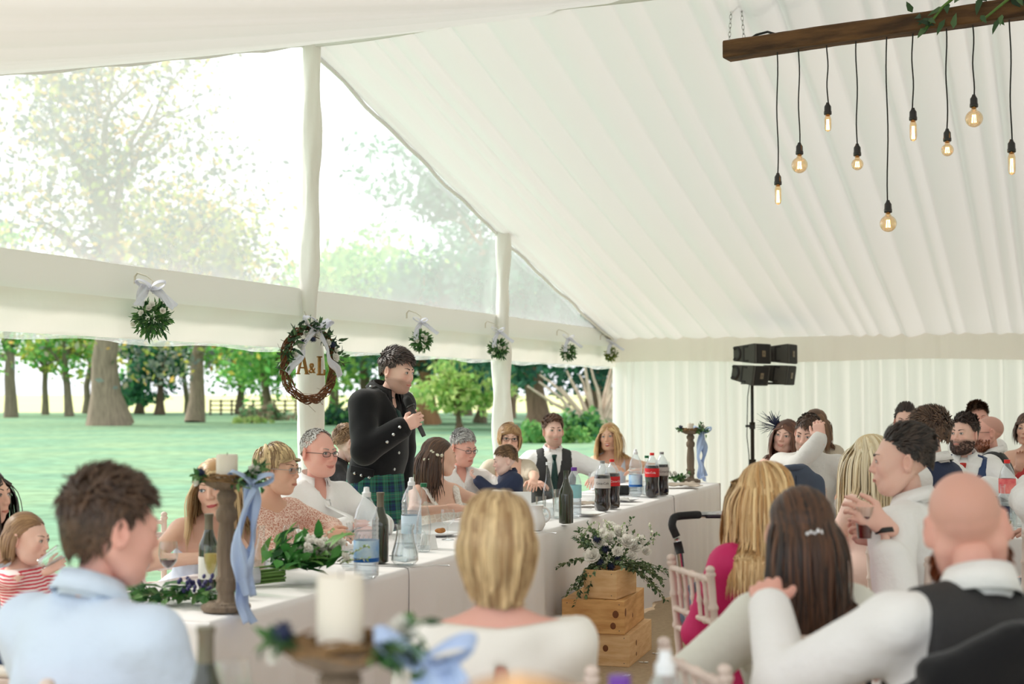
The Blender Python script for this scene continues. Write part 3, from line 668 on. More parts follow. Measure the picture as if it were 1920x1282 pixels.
# ---------------------------------------------------------------- people
SK = dict(pale=srgb(242, 208, 194), pink=srgb(238, 195, 178), tan=srgb(222, 176, 150), warm=srgb(232, 188, 166), red=srgb(234, 178, 162))
def zf(K, z): t = K.get('tz', 1.); return np.where(np.asarray(z) < .4, np.asarray(z) * (.5 * t - .1) / .4, .5 * t - .5 + np.asarray(z))
def zi(K, z): t = K.get('tz', 1.); z1 = .5 * t - .1; return np.where(z < z1, z * .4 / z1, z - .5 * t + .5)
def skeleton(P):
    K = skeleton_(P, 1.)
    if P.get('stand'): return K
    s = K['s']; dz = .468 + .12 * s - K['zp']; return skeleton_(P, float(np.clip(1 - dz / (.5 * s * cos(R(P.get('lean', 6)))), .70, 1.15)))
def skeleton_(P, tz):
    s = P.get('s', 1.); fem = P['fem']; K = dict(s=s, fem=fem, tz=tz); yaw = R(P['yaw'])
    Rt = roty(R(P.get('side', 0))) @ rotx(R(P.get('lean', 6))); Rh = rotz(R(P['hyaw'] - P['yaw'])) @ rotx(R(P.get('pitch', 0))) @ roty(R(P.get('roll', 0)))
    nb = Rt @ np.array([0, .01, .5 * tz]) * s; hc = nb + (Rt @ np.array([0, -.005, .095]) + Rh @ np.array([0, -.02, .09]) * 1.0) * s
    if 'hc' in P: hc = hc + np.array(P['hc']) * s
    hs = P.get('hs', 1.0) * (s if s > .9 else s ** .45); K['hs'] = hs
    px, py, D = P['top']; tw = np.array(at(px, py, D)); top = hc + Rh @ np.array([0, .01, .128 + P.get('hth', .012 if P['hair'] != 'bald' else 0)]) * hs
    zp = tw[2] - top[2]; K['zp'] = zp; org = tw[:2] - (rotz(yaw) @ top)[:2]
    K['chyaw'] = math.degrees(yaw) + P.get('kneeyaw', 0); K.update(org=np.array([org[0], org[1], 0.]), yaw=yaw, Rt=Rt, Rh=Rh); pel = np.array([0, 0, zp]); K['pel'] = pel; K['nb'] = nb + pel; K['hc'] = hc + pel
    K['loc'] = lambda p: rotz(-yaw) @ (np.asarray(p, float) - K['org'])
    sw = (.178 if not fem else .152) * s * P.get('build', 1.); K['sw'] = sw; la, lb = (.29, .265) if not fem else (.27, .245); K['arm'] = []
    for q, key in ((1, 'armL'), (-1, 'armR')):
        A = P.get(key, {}); sh = pel + Rt @ np.array([q * sw, .015, (.5 * tz - .048) * s]) + np.array(A.get('sh', (0, 0, 0)))
        if 'w' in A: W = K['loc'](at(*A['w']))
        elif 't' in A: W = np.array(A['t'], float)
        else: W = np.array([q * .13 * s, -.40 * s, (.815 if not P.get('lap') else zp + .10) if not P.get('stand') else zp - .08])
        if P.get('stand') and 'w' not in A and 't' not in A: W = np.array([q * (sw + .06), -.03, zp - .06])
        E, W = ik(sh, W, la * s, lb * s, A.get('pole', (q * .5, .35, -1) if P.get('lap') or P.get('stand') else (q * .9, .5, -.15)))
        d = A.get('d'); d = np.array(d, float) if d is not None else (W - E) / np.linalg.norm(W - E) + np.array([0, 0, -.15])
        K['arm'].append(dict(S=sh, E=E, W=W, d=d, n=np.array(A.get('n', (-q * .3, 0, -1)), float), curl=A.get('curl', .35), q=q, thumb=A.get('thumb', .5), spread=A.get('spread', .06)))
    K['leg'] = []
    for q in (1, -1):
        hip = pel + np.array([q * .085 * s, 0, 0])
        if P.get('stand'): kn = np.array([q * .1 * s, -.03, zp * .53]); an = np.array([q * .11 * s, .03, .08])
        else:
            ka = R(P.get('kneeyaw', 0)); zk = max(min(zp, .52 * s + .02), zp - .045 * s); kn = hip + rotz(ka) @ np.array([q * .05 * s, -.42 * s, 0]); kn[2] = zk
            an = kn + rotz(ka) @ np.array([q * .01, .06 if s > .7 else 0, 0]); an[2] = max(.09, zk - .43 * s)
            if 'knees' in P: kn = K['loc'](at(*P['knees'][0 if q == 1 else 1])); an = kn + np.array([0, -.05, 0]); an[2] = .09
        K['leg'].append((hip, kn, an, q))
    return K
def fill(G, K, inf=0., torso=True, arms=1., legs=0., neck=False, k=.05, armr=0., belly=0., legr=0., bust=True, skirt=False):
    s = K['s']; pel, Rt = K['pel'], K['Rt']; T = lambda x, y, z: pel + Rt @ np.array([x, y, float(zf(K, z))]) * s; e = lambda *r: np.array(r) * s + inf
    if torso:
        if not K['fem']:
            G.ell(T(0, .0, .02), e(.165, .12, .14), Rt, k); G.ell(T(0, -.012 - belly * .5, .16), e(.15, .112 + belly, .16), Rt, k); G.ell(T(0, 0, .33), e(.172, .118, .17), Rt, k)
            G.ell(T(0, .012, .42), e(.15, .09, .09), Rt, k)
        else:
            G.ell(T(0, .0, .01), e(.17, .125, .13), Rt, k); G.ell(T(0, -.005, .17), e(.12, .092 + belly, .16), Rt, k); G.ell(T(0, 0, .33), e(.138, .098, .15), Rt, k)
            G.ell(T(0, .012, .42), e(.125, .075, .085), Rt, k)
            if bust:
                for q in (-1, 1): G.ell(T(q * .062, -.078, .315), e(.06, .052, .06), Rt, k * .8)
        sw = K['sw'] / s
        for q in (-1, 1):
            G.cap(T(q * (sw - .02), .012, .452), T(q * .06, .016, .468), .052 * s + inf, .052 * s + inf, k)
            G.cap(T(q * .1, .02, .462), T(q * .035, .022, .505), .034 * s + inf * .8, .03 * s + inf * .6, k)
    f = .9 if K['fem'] else 1.
    for a in K['arm']:
        S_, E, W = a['S'], a['E'], a['W']
        if arms <= 0: continue
        G.cap(S_, S_ + (E - S_) * min(1, arms * 2), .050 * s * f + inf + armr * .6, .040 * s * f + inf + armr, k)
        if arms > .5: t = (arms - .5) * 2; G.cap(E, E + (W - E) * t, .039 * s * f + inf + armr, .028 * s * f + inf + armr * .7, k * .6)
    if legs:
        for hip, kn, an, q in K['leg']:
            G.cap(hip, hip + (kn - hip) * min(1, legs * 2), .088 * s + inf, .064 * s + inf + legr, k)
            if legs > .5: G.cap(kn, kn + (an - kn) * (legs - .5) * 2, .06 * s + inf + legr, .042 * s + inf + legr, k * .6)
    if skirt:
        (h0, k0, a0, _), (h1, k1, a1, _) = K['leg']; mk = (k0 + k1) / 2; G.cap(K['pel'], mk, .12 * s + inf, .1 * s + inf, .1); G.cap(mk, [mk[0], mk[1], .25], .11 * s + inf, .13 * s + inf, .1)
    if neck: G.cap(K['nb'] + Rt @ np.array([0, .01, -.03]) * s, K['hc'] + K['Rh'] @ np.array([0, .022, -.06]) * K['hs'], (.056 if not K['fem'] else .047) * s + inf, (.054 if not K['fem'] else .045) * s + inf, .04)
def bounds(K, legs, arms, pad=.16):
    pts = [K['pel'], K['nb'], K['pel'] - [0, 0, .12]]
    for a in K['arm']: pts += [a['S'], a['E'], a['W']] if arms > .5 else [a['S'], a['E']]
    if legs:
        for hip, kn, an, q in K['leg']: pts += [hip, kn] + ([an] if legs > .5 else [])
    pts = np.array(pts); return pts.min(0) - pad, pts.max(0) + pad
def garment(name, K, root, m, inf=.014, torso=True, arms=1., legs=0., cut=None, h=.016, wr=.003, seed=1, k=.042, armr=.004, belly=0., legr=.0, floor=None, bust=True, hem=None, skirt=False):
    lo, hi = bounds(K, legs, arms); G = SDF(lo, hi, h); fill(G, K, inf, torso, arms, legs, False, k, armr, belly, legr, bust, skirt)
    if wr: G.wrinkle(wr, seed)
    X, Y, Z = G.pts()
    if cut is not None or hem is not None:
        pel, Rt = K['pel'], K['Rt']; s = K['s']; x, y, z = X - pel[0], Y - pel[1], Z - pel[2]
        Q = [(x * Rt[0, i] + y * Rt[1, i] + z * Rt[2, i]) / s for i in range(3)]
        Q[2] = zi(K, Q[2])
        if cut is not None: G.F = np.maximum(G.F, (cut(*Q) * s).astype(np.float32))
    V, F = G.mesh()
    if not len(V): return None, V
    o = raw(name, V, F, m, root); return o, V
def front(K, V, x, z, pad=.004):
    """torso-frame y of the front of garment vertices V at torso x, z"""
    Q = (V - K['pel']) @ K['Rt'] / K['s']; Q[:, 2] = zi(K, Q[:, 2]); f = Q[Q[:, 1] < 0.02]; d = (f[:, 0] - x) ** 2 + (f[:, 2] - z) ** 2; i = np.argsort(d)[:4]; return f[i, 1].min() - pad
def tw(K, pts):
    p = np.array(pts, float); p[..., 2] = zf(K, p[..., 2]); return K['pel'] + (p * K['s']) @ K['Rt'].T
def collar(K, root, m, gap=.35, name='collar', h=.036, tip=.05):
    th = np.linspace(-pi / 2 + gap, 3 * pi / 2 - gap, 30); G = []; fr = np.clip(np.cos(th + pi / 2), 0, 1) ** 3
    s = (.9 if K['fem'] else 1.0) * (1.22 if name == 'jacket_collar' else 1.)
    for (r, z, rt, zt) in ((.072, -.02, 0, 0), (.066, h, -.002, -.006), (.072, h + .003, 0, -.006), (.094, -.006, .016, -tip)):
        rr = (r + rt * fr) * s; zz = z + zt * fr - .03 * np.clip(np.cos(th + pi / 2), -1, 1) * .6
        G.append(np.column_stack([rr * np.cos(th), .02 + rr * 1.02 * np.sin(th), .538 + zz]))
    G = np.array(G); mb = MB(); mb.sheet(tw(K, G.reshape(-1, 3)).reshape(G.shape)); o = mb.build(name, m, root); sol(o, .003); return o
def sol(o, t):
    md = o.modifiers.new('thick', 'SOLIDIFY'); md.thickness = t; return o
def tie(K, root, m, V, wide=.04, ln=.36, z0=.515):
    zs = np.linspace(z0 - .045, z0 - ln, 10); G = []
    for i, z in enumerate(zs):
        wd = .014 + (wide - .014) * (i / 9) ** .8; y = front(K, V, 0, z, .008)
        G.append([(-wd, y + .004, z), (-wd * .4, y - .003, z), (wd * .4, y - .003, z), (wd, y + .004, z)])
    G.append([(-.004, y, z - .03), (-.001, y - .002, z - .032), (.001, y - .002, z - .032), (.004, y, z - .03)])
    G = np.array(G); mb = MB(); mb.sheet(tw(K, G.reshape(-1, 3)).reshape(G.shape)); t_ = mb.build('tie', m, root); sol(t_, .004)
    y = front(K, V, 0, z0 - .03, .012); mb = MB(); mb.lathe([(0, .022), (.021, .02), (.022, .012), (.013, -.022), (0, -.024)], 10, sc=(1, .6)); mb.V[0] = tw(K, mb.V[0] + np.array([0, y, z0 - .025])); mb.build('tie_knot', m, t_)
def glasses(K, root, P, m, rim=.0016, w=.021, hh=.0135):
    hs, Rh, hc = K['hs'], K['Rh'], K['hc']; X = lambda p: hc + (np.asarray(p, float) * hs) @ Rh.T
    g = None; mb = MB()
    for q in (-1, 1):
        th = np.arange(21) * 2 * pi / 20; e = lambda a: np.sign(a) * np.abs(a) ** .7
        L = np.column_stack([q * .032 + w * e(np.cos(th)), np.full(21, -.1) + .1 * (np.cos(th) * q * .06), .002 + hh * e(np.sin(th))]); mb.tube(X(L), rim, 5, cap=False)
        mb.tube(X([(q * .053, -.098, .006), (q * .07, -.07, .008), (q * .083, .0, .008), (q * .08, .03, -.004)]), rim, 5)
    mb.tube(X([(-.011, -.101, .006), (0, -.106, .008), (.011, -.101, .006)]), rim, 5); g = mb.build('glasses', m, root)
    for q in (-1, 1):
        th = np.arange(20) * 2 * pi / 20; L = np.column_stack([q * .032 + w * np.sign(np.cos(th)) * np.abs(np.cos(th)) ** .7, np.full(20, -.1), .002 + hh * np.sign(np.sin(th)) * np.abs(np.sin(th)) ** .7])
        raw('lens', X(L), np.array([list(range(20))]), glassm('lens_glass', (.95, .96, .97), .5), g, smooth=False)
NP = [0]; PEOPLE = []
def person(label, **P):
    NP[0] += 1; seed = NP[0] * 17; K = skeleton(P); D = P['top'][2]; h = P.get('res', .0155 if D < 6 else .019)
    root = empty('person', K['org'], K['yaw'], label, 'person', P.get('group')); K['root'] = root; PEOPLE.append(K)
    skin = np.array(SK[P.get('skin', 'pink')]); P['skin'] = skin; fem = P['fem']
    # body: torso, limbs, head, hands in one mesh
    mb = MB(); mb.c = tuple(skin); lo, hi = bounds(K, 1, 1); G = SDF(lo, np.maximum(hi, K['hc'] + .02), P.get('bres', .018)); fill(G, K, -.011 if any(i_[0] in ('shirt', 'jacket', 'polo_shirt', 'top') and (i_[2] if len(i_) > 2 else {}).get('arms', 1) > .3 for i_ in P.get('wear', [])) else 0, True, 1, 1, True, .05)
    for hip, kn, an, q in K['leg']: G.cap(an + [0, .03, -.05], an + [0, -.13, -.06], .035, .03, .04)
    V, F = G.mesh(); mb.add(V, F)
    hv, hf = HEADS[fem]; hv = hv.copy(); jw = P.get('jaw', 1.); wz = P.get('wide', 1.)
    hv[:, 0] *= wz; f = np.clip(-hv[:, 2] / .06, 0, 1); hv[:, 0] *= 1 + (jw - 1) * f
    fm = MB(); fm.add(hv, hf)
    col = np.tile(skin, (len(hv), 1)); x, y, z = hv.T
    blush = np.exp(-(((np.abs(x) - .04) / .018) ** 2 + ((z + .022) / .02) ** 2)) * (y < -.03) + .7 * np.exp(-((x / .014) ** 2 + ((z + .026) / .016) ** 2)) * (y < -.08) + .6 * (np.abs(x) > .075) * (np.abs(z) < .04)
    col = col * (1 - P.get('blush', .5) * blush[:, None] * np.array([.04, .26, .26]))
    if P.get('stubble'):
        mk = np.clip((-.026 - z - .25 * np.maximum(0, .05 - np.abs(x)) * (np.abs(x) < .05)) / .018, 0, 1) * np.clip((.035 - y) / .03, 0, 1); mk *= 1 - .8 * np.exp(-((x / .018) ** 2 + ((z + .066) / .008) ** 2))
        mk = np.maximum(mk, .9 * np.exp(-((x / .03) ** 4 + ((z + .05) / .007) ** 2)) * (y < -.07))
        col = col * (1 - P['stubble'] * mk[:, None]) + np.array(P.get('beardcol', np.array(P['haircol']) * 1.2)) * (P['stubble'] * mk[:, None])
    if P['hair'] in ('bald', 'receding', 'short', 'curly') and P.get('scalp', .35):
        az = np.abs(np.arctan2(x, -(y - .018))); zz = (z - .036) / .0885; mk = np.clip((zz - np.interp(az, AZ, [.62, .55, .38, .14, -.06, -.4, -.6])) / .12, 0, 1) * P.get('scalp', .35)
        col = col * (1 - mk[:, None]) + np.array(P['haircol']) * mk[:, None]
    fm.C[0] = col.astype(np.float32); face_parts(fm, hv, P)
    for V_, C_ in zip(fm.V, fm.C): pass
    off = mb.n
    for V_, C_ in zip(fm.V, fm.C): mb.V.append((K['hc'] + (V_ * K['hs']) @ K['Rh'].T).astype(np.float32)); mb.C.append(C_); mb.n += len(V_)
    mb.F += [f_ + off for f_ in fm.F]
    for a in K['arm']:
        V, F = hand(a['W'], a['d'], a['n'], a['q'], a['curl'], K['s'] * (.93 if fem else 1) * P.get('hands', 1.), a['spread'], a['thumb']); mb.c = tuple(skin * np.array([1, .95, .95])); mb.add(V, F)
    mb.build('body', m_skin, root, attr=True)
    # hair
    g = K['Rh'].T @ np.array([0, 0, -1.]); c = (K['Rh'].T @ (K['nb'] + K['Rt'] @ np.array([0, .01, -.035]) * K['s'] - K['hc'])) / K['hs']; P['_sh'] = (c, np.array([.2, .115, .085]) * (1 if not fem else .9))
    H = hair(P, g, seed)
    if H: raw('hair', K['hc'] + (H[0] * K['hs']) @ K['Rh'].T, H[1], m_hair, root, col=H[2])
    if P.get('beard'):
        r = np.random.default_rng(seed); f = hv[(hv[:, 1] < .0) & (hv[:, 2] < -.04)]; f = f[(np.abs(f[:, 0]) > .024) | (f[:, 2] < -.078)]; i = r.integers(0, len(f), 420); P0 = f[i]; nr = P0 - np.array([0, -.01, -.04]); nr /= np.linalg.norm(nr, axis=1)[:, None]
        PL = np.stack([P0 + (nr * .4 + g * .6) * t for t in np.linspace(0, P['beard'], 4)], 1) + nr[:, None] * .002
        V, F, C = ribbons(PL, np.full(len(P0), .005), np.tile(np.array(P.get('beardcol', P['haircol'])), (len(P0), 1)) * r.uniform(.7, 1.3, (len(P0), 1))); raw('beard', K['hc'] + (V * K['hs']) @ K['Rh'].T, F, m_hair, root, col=C)
    if P.get('glasses'): glasses(K, root, P, P['glasses'])
    VV = None
    for it in P.get('wear', []):
        kind, m = it[0], it[1]; o = dict(it[2]) if len(it) > 2 else {}
        if kind == 'collar': collar(K, root, m, **o)
        elif kind == 'placket':
            zs = np.linspace(.45, .14, 10); G_ = np.array([[(x_, front(K, VV, x_, z_, .003), z_) for x_ in (-.017, .0, .017)] for z_ in zs]); mb_ = MB(); mb_.sheet(tw(K, G_.reshape(-1, 3)).reshape(G_.shape)); pl_ = sol(mb_.build('placket', m, root), .002)
            for z_ in zs[1::2]: mb_ = MB(); mb_.ell(tw(K, [(0, front(K, VV, 0, z_, .006), z_)])[0], (.005, .003, .005), 4, 8); mb_.build('button', m_pearl, pl_)
        elif kind == 'tie': tie(K, root, m, VV, **o)
        else:
            o.setdefault('h', h); o.setdefault('seed', seed); nm = o.pop('name', kind)
            if kind == 'trousers': o = {**dict(torso=True, arms=0, legs=.97, inf=.016, cut=lambda x, y, z: z - .06, legr=.014, wr=.004, h=.021), **o}; o['h'] = max(o['h'], .019)
            if kind == 'shirt':
                op_ = any(i_[0] == 'collar' and len(i_) > 2 and i_[2].get('gap', 0) > .45 for i_ in P['wear'])
                o = {**dict(inf=.012, arms=.985, cut=(lambda x, y, z: np.maximum(-.1 - z, np.minimum((z - .43) * .5 - np.abs(x), -y - .02))) if op_ else (lambda x, y, z: -.1 - z)), **o}
            ob, V = garment(nm, K, root, m, **o)
            if kind != 'trousers': VV = V
            K.setdefault('G', {})[nm] = V
    for hip, kn, an, q in K['leg']:
        if P.get('shoes', True):
            mb = MB(); mb.ell(an + np.array([0, -.06, -.045]), (.045 * K['s'], .13 * K['s'], .042), 8, 12); mb.ell(an + np.array([0, .02, -.03]), (.042, .05, .06), 6, 10); mb.build('shoe', P.get('shoem', mat('shoe_black_leather', (.02, .02, .02), .35)), root)
    return K
vcut = lambda z0, sl, lo=-.05, sh=.135: (lambda x, y, z: np.maximum.reduce([np.minimum((z - z0) * sl - np.abs(x), -y + .0 * x), lo - z + 0 * x + 0 * y, (np.abs(x) - (sh + np.maximum(.36 - z, 0) * .55)) + 0 * y]))
# fabrics
f_white = mat('shirt_white', srgb(244, 243, 242), .75, bump=.7, bscale=11, spec=.2)
f_white2 = mat('shirt_white_fine', srgb(240, 238, 236), .75, bump=.8, bscale=14, spec=.2)
f_blue = mat('shirt_pale_blue', srgb(214, 228, 246), .75, bump=.8, bscale=9, spec=.2)
f_black = mat('wool_black', srgb(20, 20, 23), .85, bump=.05, bscale=90, spec=.2, sheen=.2)
f_char = mat('waistcoat_charcoal', srgb(52, 51, 52), .7, var=.15, vscale=120, bump=.15, bscale=60)
f_navy = mat('wool_navy', srgb(38, 48, 76), .75, bump=.15, bscale=60)
f_navys = mat('satin_navy', srgb(40, 62, 104), .4, bump=.1, bscale=20)
f_denim = mat('trouser_navy', srgb(48, 64, 96), .85, bump=.3, bscale=30)
f_mag = mat('dress_magenta', srgb(200, 34, 100), .6, bump=.25, bscale=14)
f_sage = mat('jacket_cream', srgb(226, 226, 216), .8, bump=.4, bscale=9)
f_grey = mat('dress_pale_grey', srgb(206, 214, 230), .6, bump=.25, bscale=14)
f_ivory = mat('ivory_crepe', srgb(244, 240, 232), .6, bump=.12, bscale=9)
f_polo = mat('polo_black', srgb(34, 33, 35), .8, bump=.2, bscale=30)
f_beige = mat('cardigan_beige', srgb(205, 192, 172), .85, bump=.3, bscale=80)
f_slate = mat('jacket_slate', srgb(72, 82, 100), .8, bump=.2, bscale=40)
f_red = mat('tie_red_dotted', srgb(205, 52, 44), .5, var=.35, vscale=160)
f_gtie = mat('tie_dark_green', srgb(22, 62, 58), .5, var=.3, vscale=60)
f_dtie = mat('tie_black_dotted', srgb(22, 24, 34), .5)
m_pearl = mat('pearl', srgb(240, 232, 220), .25)
# ---------------------------------------------------------------- patterned fabrics
def pattern_mat(name, kind):
    m, t, o = nt(name); L = t.links; b = N(t, 'BsdfPrincipled'); b.inputs['Roughness'].default_value = .7; b.inputs['Specular IOR Level'].default_value = .2
    tc = N(t, 'TexCoord')
    if kind == 'lace':
        base, hi = srgb(208, 148, 128), srgb(246, 222, 208); v = N(t, 'TexVoronoi', feature='DISTANCE_TO_EDGE'); v.inputs['Scale'].default_value = 62
        n = N(t, 'TexNoise'); n.inputs['Scale'].default_value = 16; ad = N(t, 'MixRGB', blend_type='ADD'); ad.inputs[0].default_value = .06; L.new(tc.outputs['Object'], ad.inputs[1]); L.new(n.outputs[1], ad.inputs[2]); L.new(ad.outputs[0], v.inputs['Vector'])
        r = N(t, 'ValToRGB'); r.color_ramp.elements[0].position = .05; r.color_ramp.elements[1].position = .12; r.color_ramp.elements[0].color = c4(hi); r.color_ramp.elements[1].color = c4(base); L.new(v.outputs[0], r.inputs[0])
        v2 = N(t, 'TexVoronoi'); v2.inputs['Scale'].default_value = 130; L.new(tc.outputs['Object'], v2.inputs['Vector']); r2 = N(t, 'ValToRGB'); r2.color_ramp.elements[0].position = .28; r2.color_ramp.elements[1].position = .38; r2.color_ramp.elements[0].color = (1, 1, 1, 1); r2.color_ramp.elements[1].color = (0, 0, 0, 1); L.new(v2.outputs[0], r2.inputs[0])
        mx = N(t, 'MixRGB'); L.new(r2.outputs[0], mx.inputs[0]); L.new(r.outputs[0], mx.inputs[1]); mx.inputs[2].default_value = c4(hi); L.new(mx.outputs[0], b.inputs['Base Color'])
    elif kind == 'bride':
        v = N(t, 'TexVoronoi', feature='DISTANCE_TO_EDGE'); v.inputs['Scale'].default_value = 30; L.new(tc.outputs['Object'], v.inputs['Vector']); r = N(t, 'ValToRGB'); r.color_ramp.elements[0].color = c4(srgb(250, 246, 240)); r.color_ramp.elements[1].color = c4(srgb(232, 222, 212)); r.color_ramp.elements[1].position = .15; L.new(v.outputs[0], r.inputs[0]); L.new(r.outputs[0], b.inputs['Base Color'])
    elif kind == 'stripe':
        wv = N(t, 'TexWave', bands_direction='Z'); wv.inputs['Scale'].default_value = 24; wv.inputs['Distortion'].default_value = 1.5; L.new(tc.outputs['Object'], wv.inputs['Vector']); r = N(t, 'ValToRGB'); r.color_ramp.interpolation = 'CONSTANT'; r.color_ramp.elements[0].color = c4(srgb(214, 62, 84)); r.color_ramp.elements[1].position = .5; r.color_ramp.elements[1].color = c4(srgb(248, 226, 226)); L.new(wv.outputs[0], r.inputs[0]); L.new(r.outputs[0], b.inputs['Base Color'])
    elif kind == 'dots':
        v = N(t, 'TexVoronoi'); v.inputs['Scale'].default_value = 70; v.inputs['Randomness'].default_value = .3; L.new(tc.outputs['Object'], v.inputs['Vector']); r = N(t, 'ValToRGB'); r.color_ramp.elements[0].position = .16; r.color_ramp.elements[1].position = .2; r.color_ramp.elements[0].color = c4(srgb(240, 240, 240)); r.color_ramp.elements[1].color = c4(srgb(24, 26, 40)); L.new(v.outputs[0], r.inputs[0]); L.new(r.outputs[0], b.inputs['Base Color'])
    elif kind == 'tartan':
        sp = N(t, 'SeparateXYZ'); L.new(tc.outputs['UV'], sp.inputs[0]); outs = []
        for ax in (0, 1):
            f = N(t, 'Math', operation='FRACT'); L.new(sp.outputs[ax], f.inputs[0]); r = N(t, 'ValToRGB'); r.color_ramp.interpolation = 'CONSTANT'; el = r.color_ramp.elements
            st = [(0, srgb(16, 66, 58)), (.08, srgb(20, 40, 74)), (.2, srgb(14, 20, 36)), (.24, srgb(20, 40, 74)), (.4, srgb(12, 18, 28)), (.44, srgb(40, 104, 80)), (.56, srgb(120, 140, 96)), (.575, srgb(36, 98, 76)), (.72, srgb(60, 30, 52)), (.75, srgb(40, 104, 80)), (.88, srgb(12, 26, 30))]
            el[0].position = st[0][0]; el[0].color = c4(st[0][1]); el[1].position = st[1][0]; el[1].color = c4(st[1][1])
            for p, c in st[2:]: q = el.new(p); q.color = c4(c)
            L.new(f.outputs[0], r.inputs[0]); outs.append(r.outputs[0])
        mx = N(t, 'MixRGB'); mx.inputs[0].default_value = .5; L.new(outs[0], mx.inputs[1]); L.new(outs[1], mx.inputs[2]); g2 = N(t, 'Gamma'); g2.inputs[1].default_value = .85; L.new(mx.outputs[0], g2.inputs[0]); L.new(g2.outputs[0], b.inputs['Base Color'])
    L.new(b.outputs[0], o.inputs[0]); MATS[name] = m; return m
f_lace = pattern_mat('lace_blush', 'lace'); f_bride = pattern_mat('lace_ivory', 'bride'); f_stripe = pattern_mat('pink_stripe', 'stripe'); f_dots = pattern_mat('tie_dots', 'dots'); f_tartan = pattern_mat('tartan_green_blue', 'tartan')
m_rim_d = mat('spectacle_dark', srgb(50, 44, 46), .3); m_rim_s = mat('spectacle_silver', srgb(170, 165, 160), .3, metal=.8)
m_silver = mat('silver', srgb(205, 205, 205), .25, metal=.9); m_gold = mat('gold', srgb(196, 152, 76), .4, metal=.5)
BR = srgb(62, 44, 34); DB = srgb(38, 27, 22); MB_ = srgb(104, 76, 54); BL = srgb(206, 166, 112); BL2 = srgb(240, 212, 164); GRY = srgb(150, 146, 142); TAN = srgb(150, 112, 74)
def dxp(px, py, D): return np.array(at(px, py, D))
def tD(px, b): return tpx(px, b).y
# --- foreground left
K = person('man in pale blue shirt with brown curly hair seated with his back turned', top=(218, 878, 3.4), yaw=150, hyaw=128, pitch=6, lean=10, fem=False, s=1.04, skin='red', hair='curly', haircol=BR, hair2=srgb(98, 72, 54), hlen=.06, slen=.05, curl=.45, cf=9, lift=.5, mess=.5, nstr=900, hw=.0058, vol=.12, build=1.12, hairline=[0, 0, 0, .0, -.2, -.3, -.12],
           wear=[('shirt', f_blue, dict(inf=.016, wr=.007)), ('collar', f_blue), ('trousers', f_navy)], lap=True, iris=(.1, .07, .05))
K = person('dark haired woman with bare arm close behind the little girl', top=(-26, 868, 6.15), kneeyaw=60, yaw=70, hyaw=75, lean=0, fem=True, skin='warm', hair='long', haircol=DB, hair2=BR, end=.42, part=(0, -.5, .9), vol=.16, wave=.08,
           wear=[('dress', f_grey, dict(arms=0, legs=.9, skirt=True, torso=True, inf=.014, legr=.03, cut=lambda x, y, z: z - .40 + 0 * x + 0 * y))], lap=True, armR=dict(t=(-.2, -.30, .70), pole=(-1, .1, -.6)))
K = person('little girl in pink striped top drinking from a glass', top=(60, 957, 5.6), yaw=75, hyaw=78, pitch=8, lean=2, fem=True, s=.60, hs=1.0, skin='pink', hair='halfup', haircol=srgb(132, 96, 66), hair2=srgb(176, 136, 96), end=.26, tie=(0, .13, -.02), vol=.09, part=(.1, -.6, .8), lift=.05, mess=.06, wave=.04, wide=1.03,
           wear=[('top', f_stripe, dict(arms=.4, inf=.014, cut=lambda x, y, z: np.maximum(z - .5, -.1 - z) + 0 * x + 0 * y)), ('trousers', f_denim)], armR=dict(w=(96, 1068, 5.5), curl=.9, n=(1, 0, .2), d=(.3, -.7, .5)), armL=dict(t=(.1, -.2, .7)), gaze=(.3, 0), blush=.7)
GIRL = K
K = person('blonde woman with bare shoulders leaning her chin on her hand', top=(398, 855, tD(398, .72)), yaw=28, hyaw=-8, pitch=4, roll=-10, lean=31, side=6, fem=True, skin='warm', hair='long', haircol=srgb(178, 138, 94), hair2=BL2, end=.36, part=(.35, -.55, .75), vol=.2, wave=.24, cf=9, hw=.010, smile=.5, gaze=(-.5, .1), iris=(.12, .16, .2), lip=srgb(196, 92, 96),
           wear=[('dress', f_grey, dict(arms=0, legs=.9, skirt=True, inf=.012, legr=.03, cut=lambda x, y, z: z - .375 + 0 * x + 0 * y))], armL=dict(w=(446, 1005, tD(446, .62)), pole=(.4, -.4, -1), d=(-.25, .1, .9), n=(-.3, .8, .2), curl=.9), armR=dict(t=(-.06, -.42, .835), pole=(-1, .3, -.05)))
K = person('older woman in blush beaded lace dress with cropped blonde hair and glasses', top=(522, 826, tD(522, .84)), yaw=52, hyaw=68, pitch=3, lean=16, fem=True, skin='tan', hair='bob', haircol=srgb(122, 92, 60), hair2=srgb(236, 208, 156), end=.135, part=(-.1, .5, .85), vol=.2, lift=.45, mess=.3, hw=.0085, nstr=620, wave=.12, tuck=.06, grav=.14, hairline=[.16, .14, .12, .12, .05, 0, .1], old=True, glasses=m_rim_s, smile=0., frown=.3, build=1.08,
           wear=[('dress', f_lace, dict(arms=.93, legs=.9, skirt=True, inf=.016, legr=.03, belly=.03, cut=lambda x, y, z: (z - .485 - .35 * np.abs(x)) + 0 * y))], armL=dict(w=(632, 1003, tD(632, .62)), n=(-.6, .3, -.6), curl=.6, d=(-.5, -.8, .0)), armR=dict(w=(612, 1004, tD(612, .62)), n=(.6, .3, -.5), curl=.6, d=(.5, -.85, 0)))
mb = MB(); p = K['hc'] + K['Rh'] @ np.array([-.083, .005, -.042]) * K['hs']; mb.ell(p, (.006, .006, .006), 6, 8); mb.build('earring', m_pearl, K['root'])
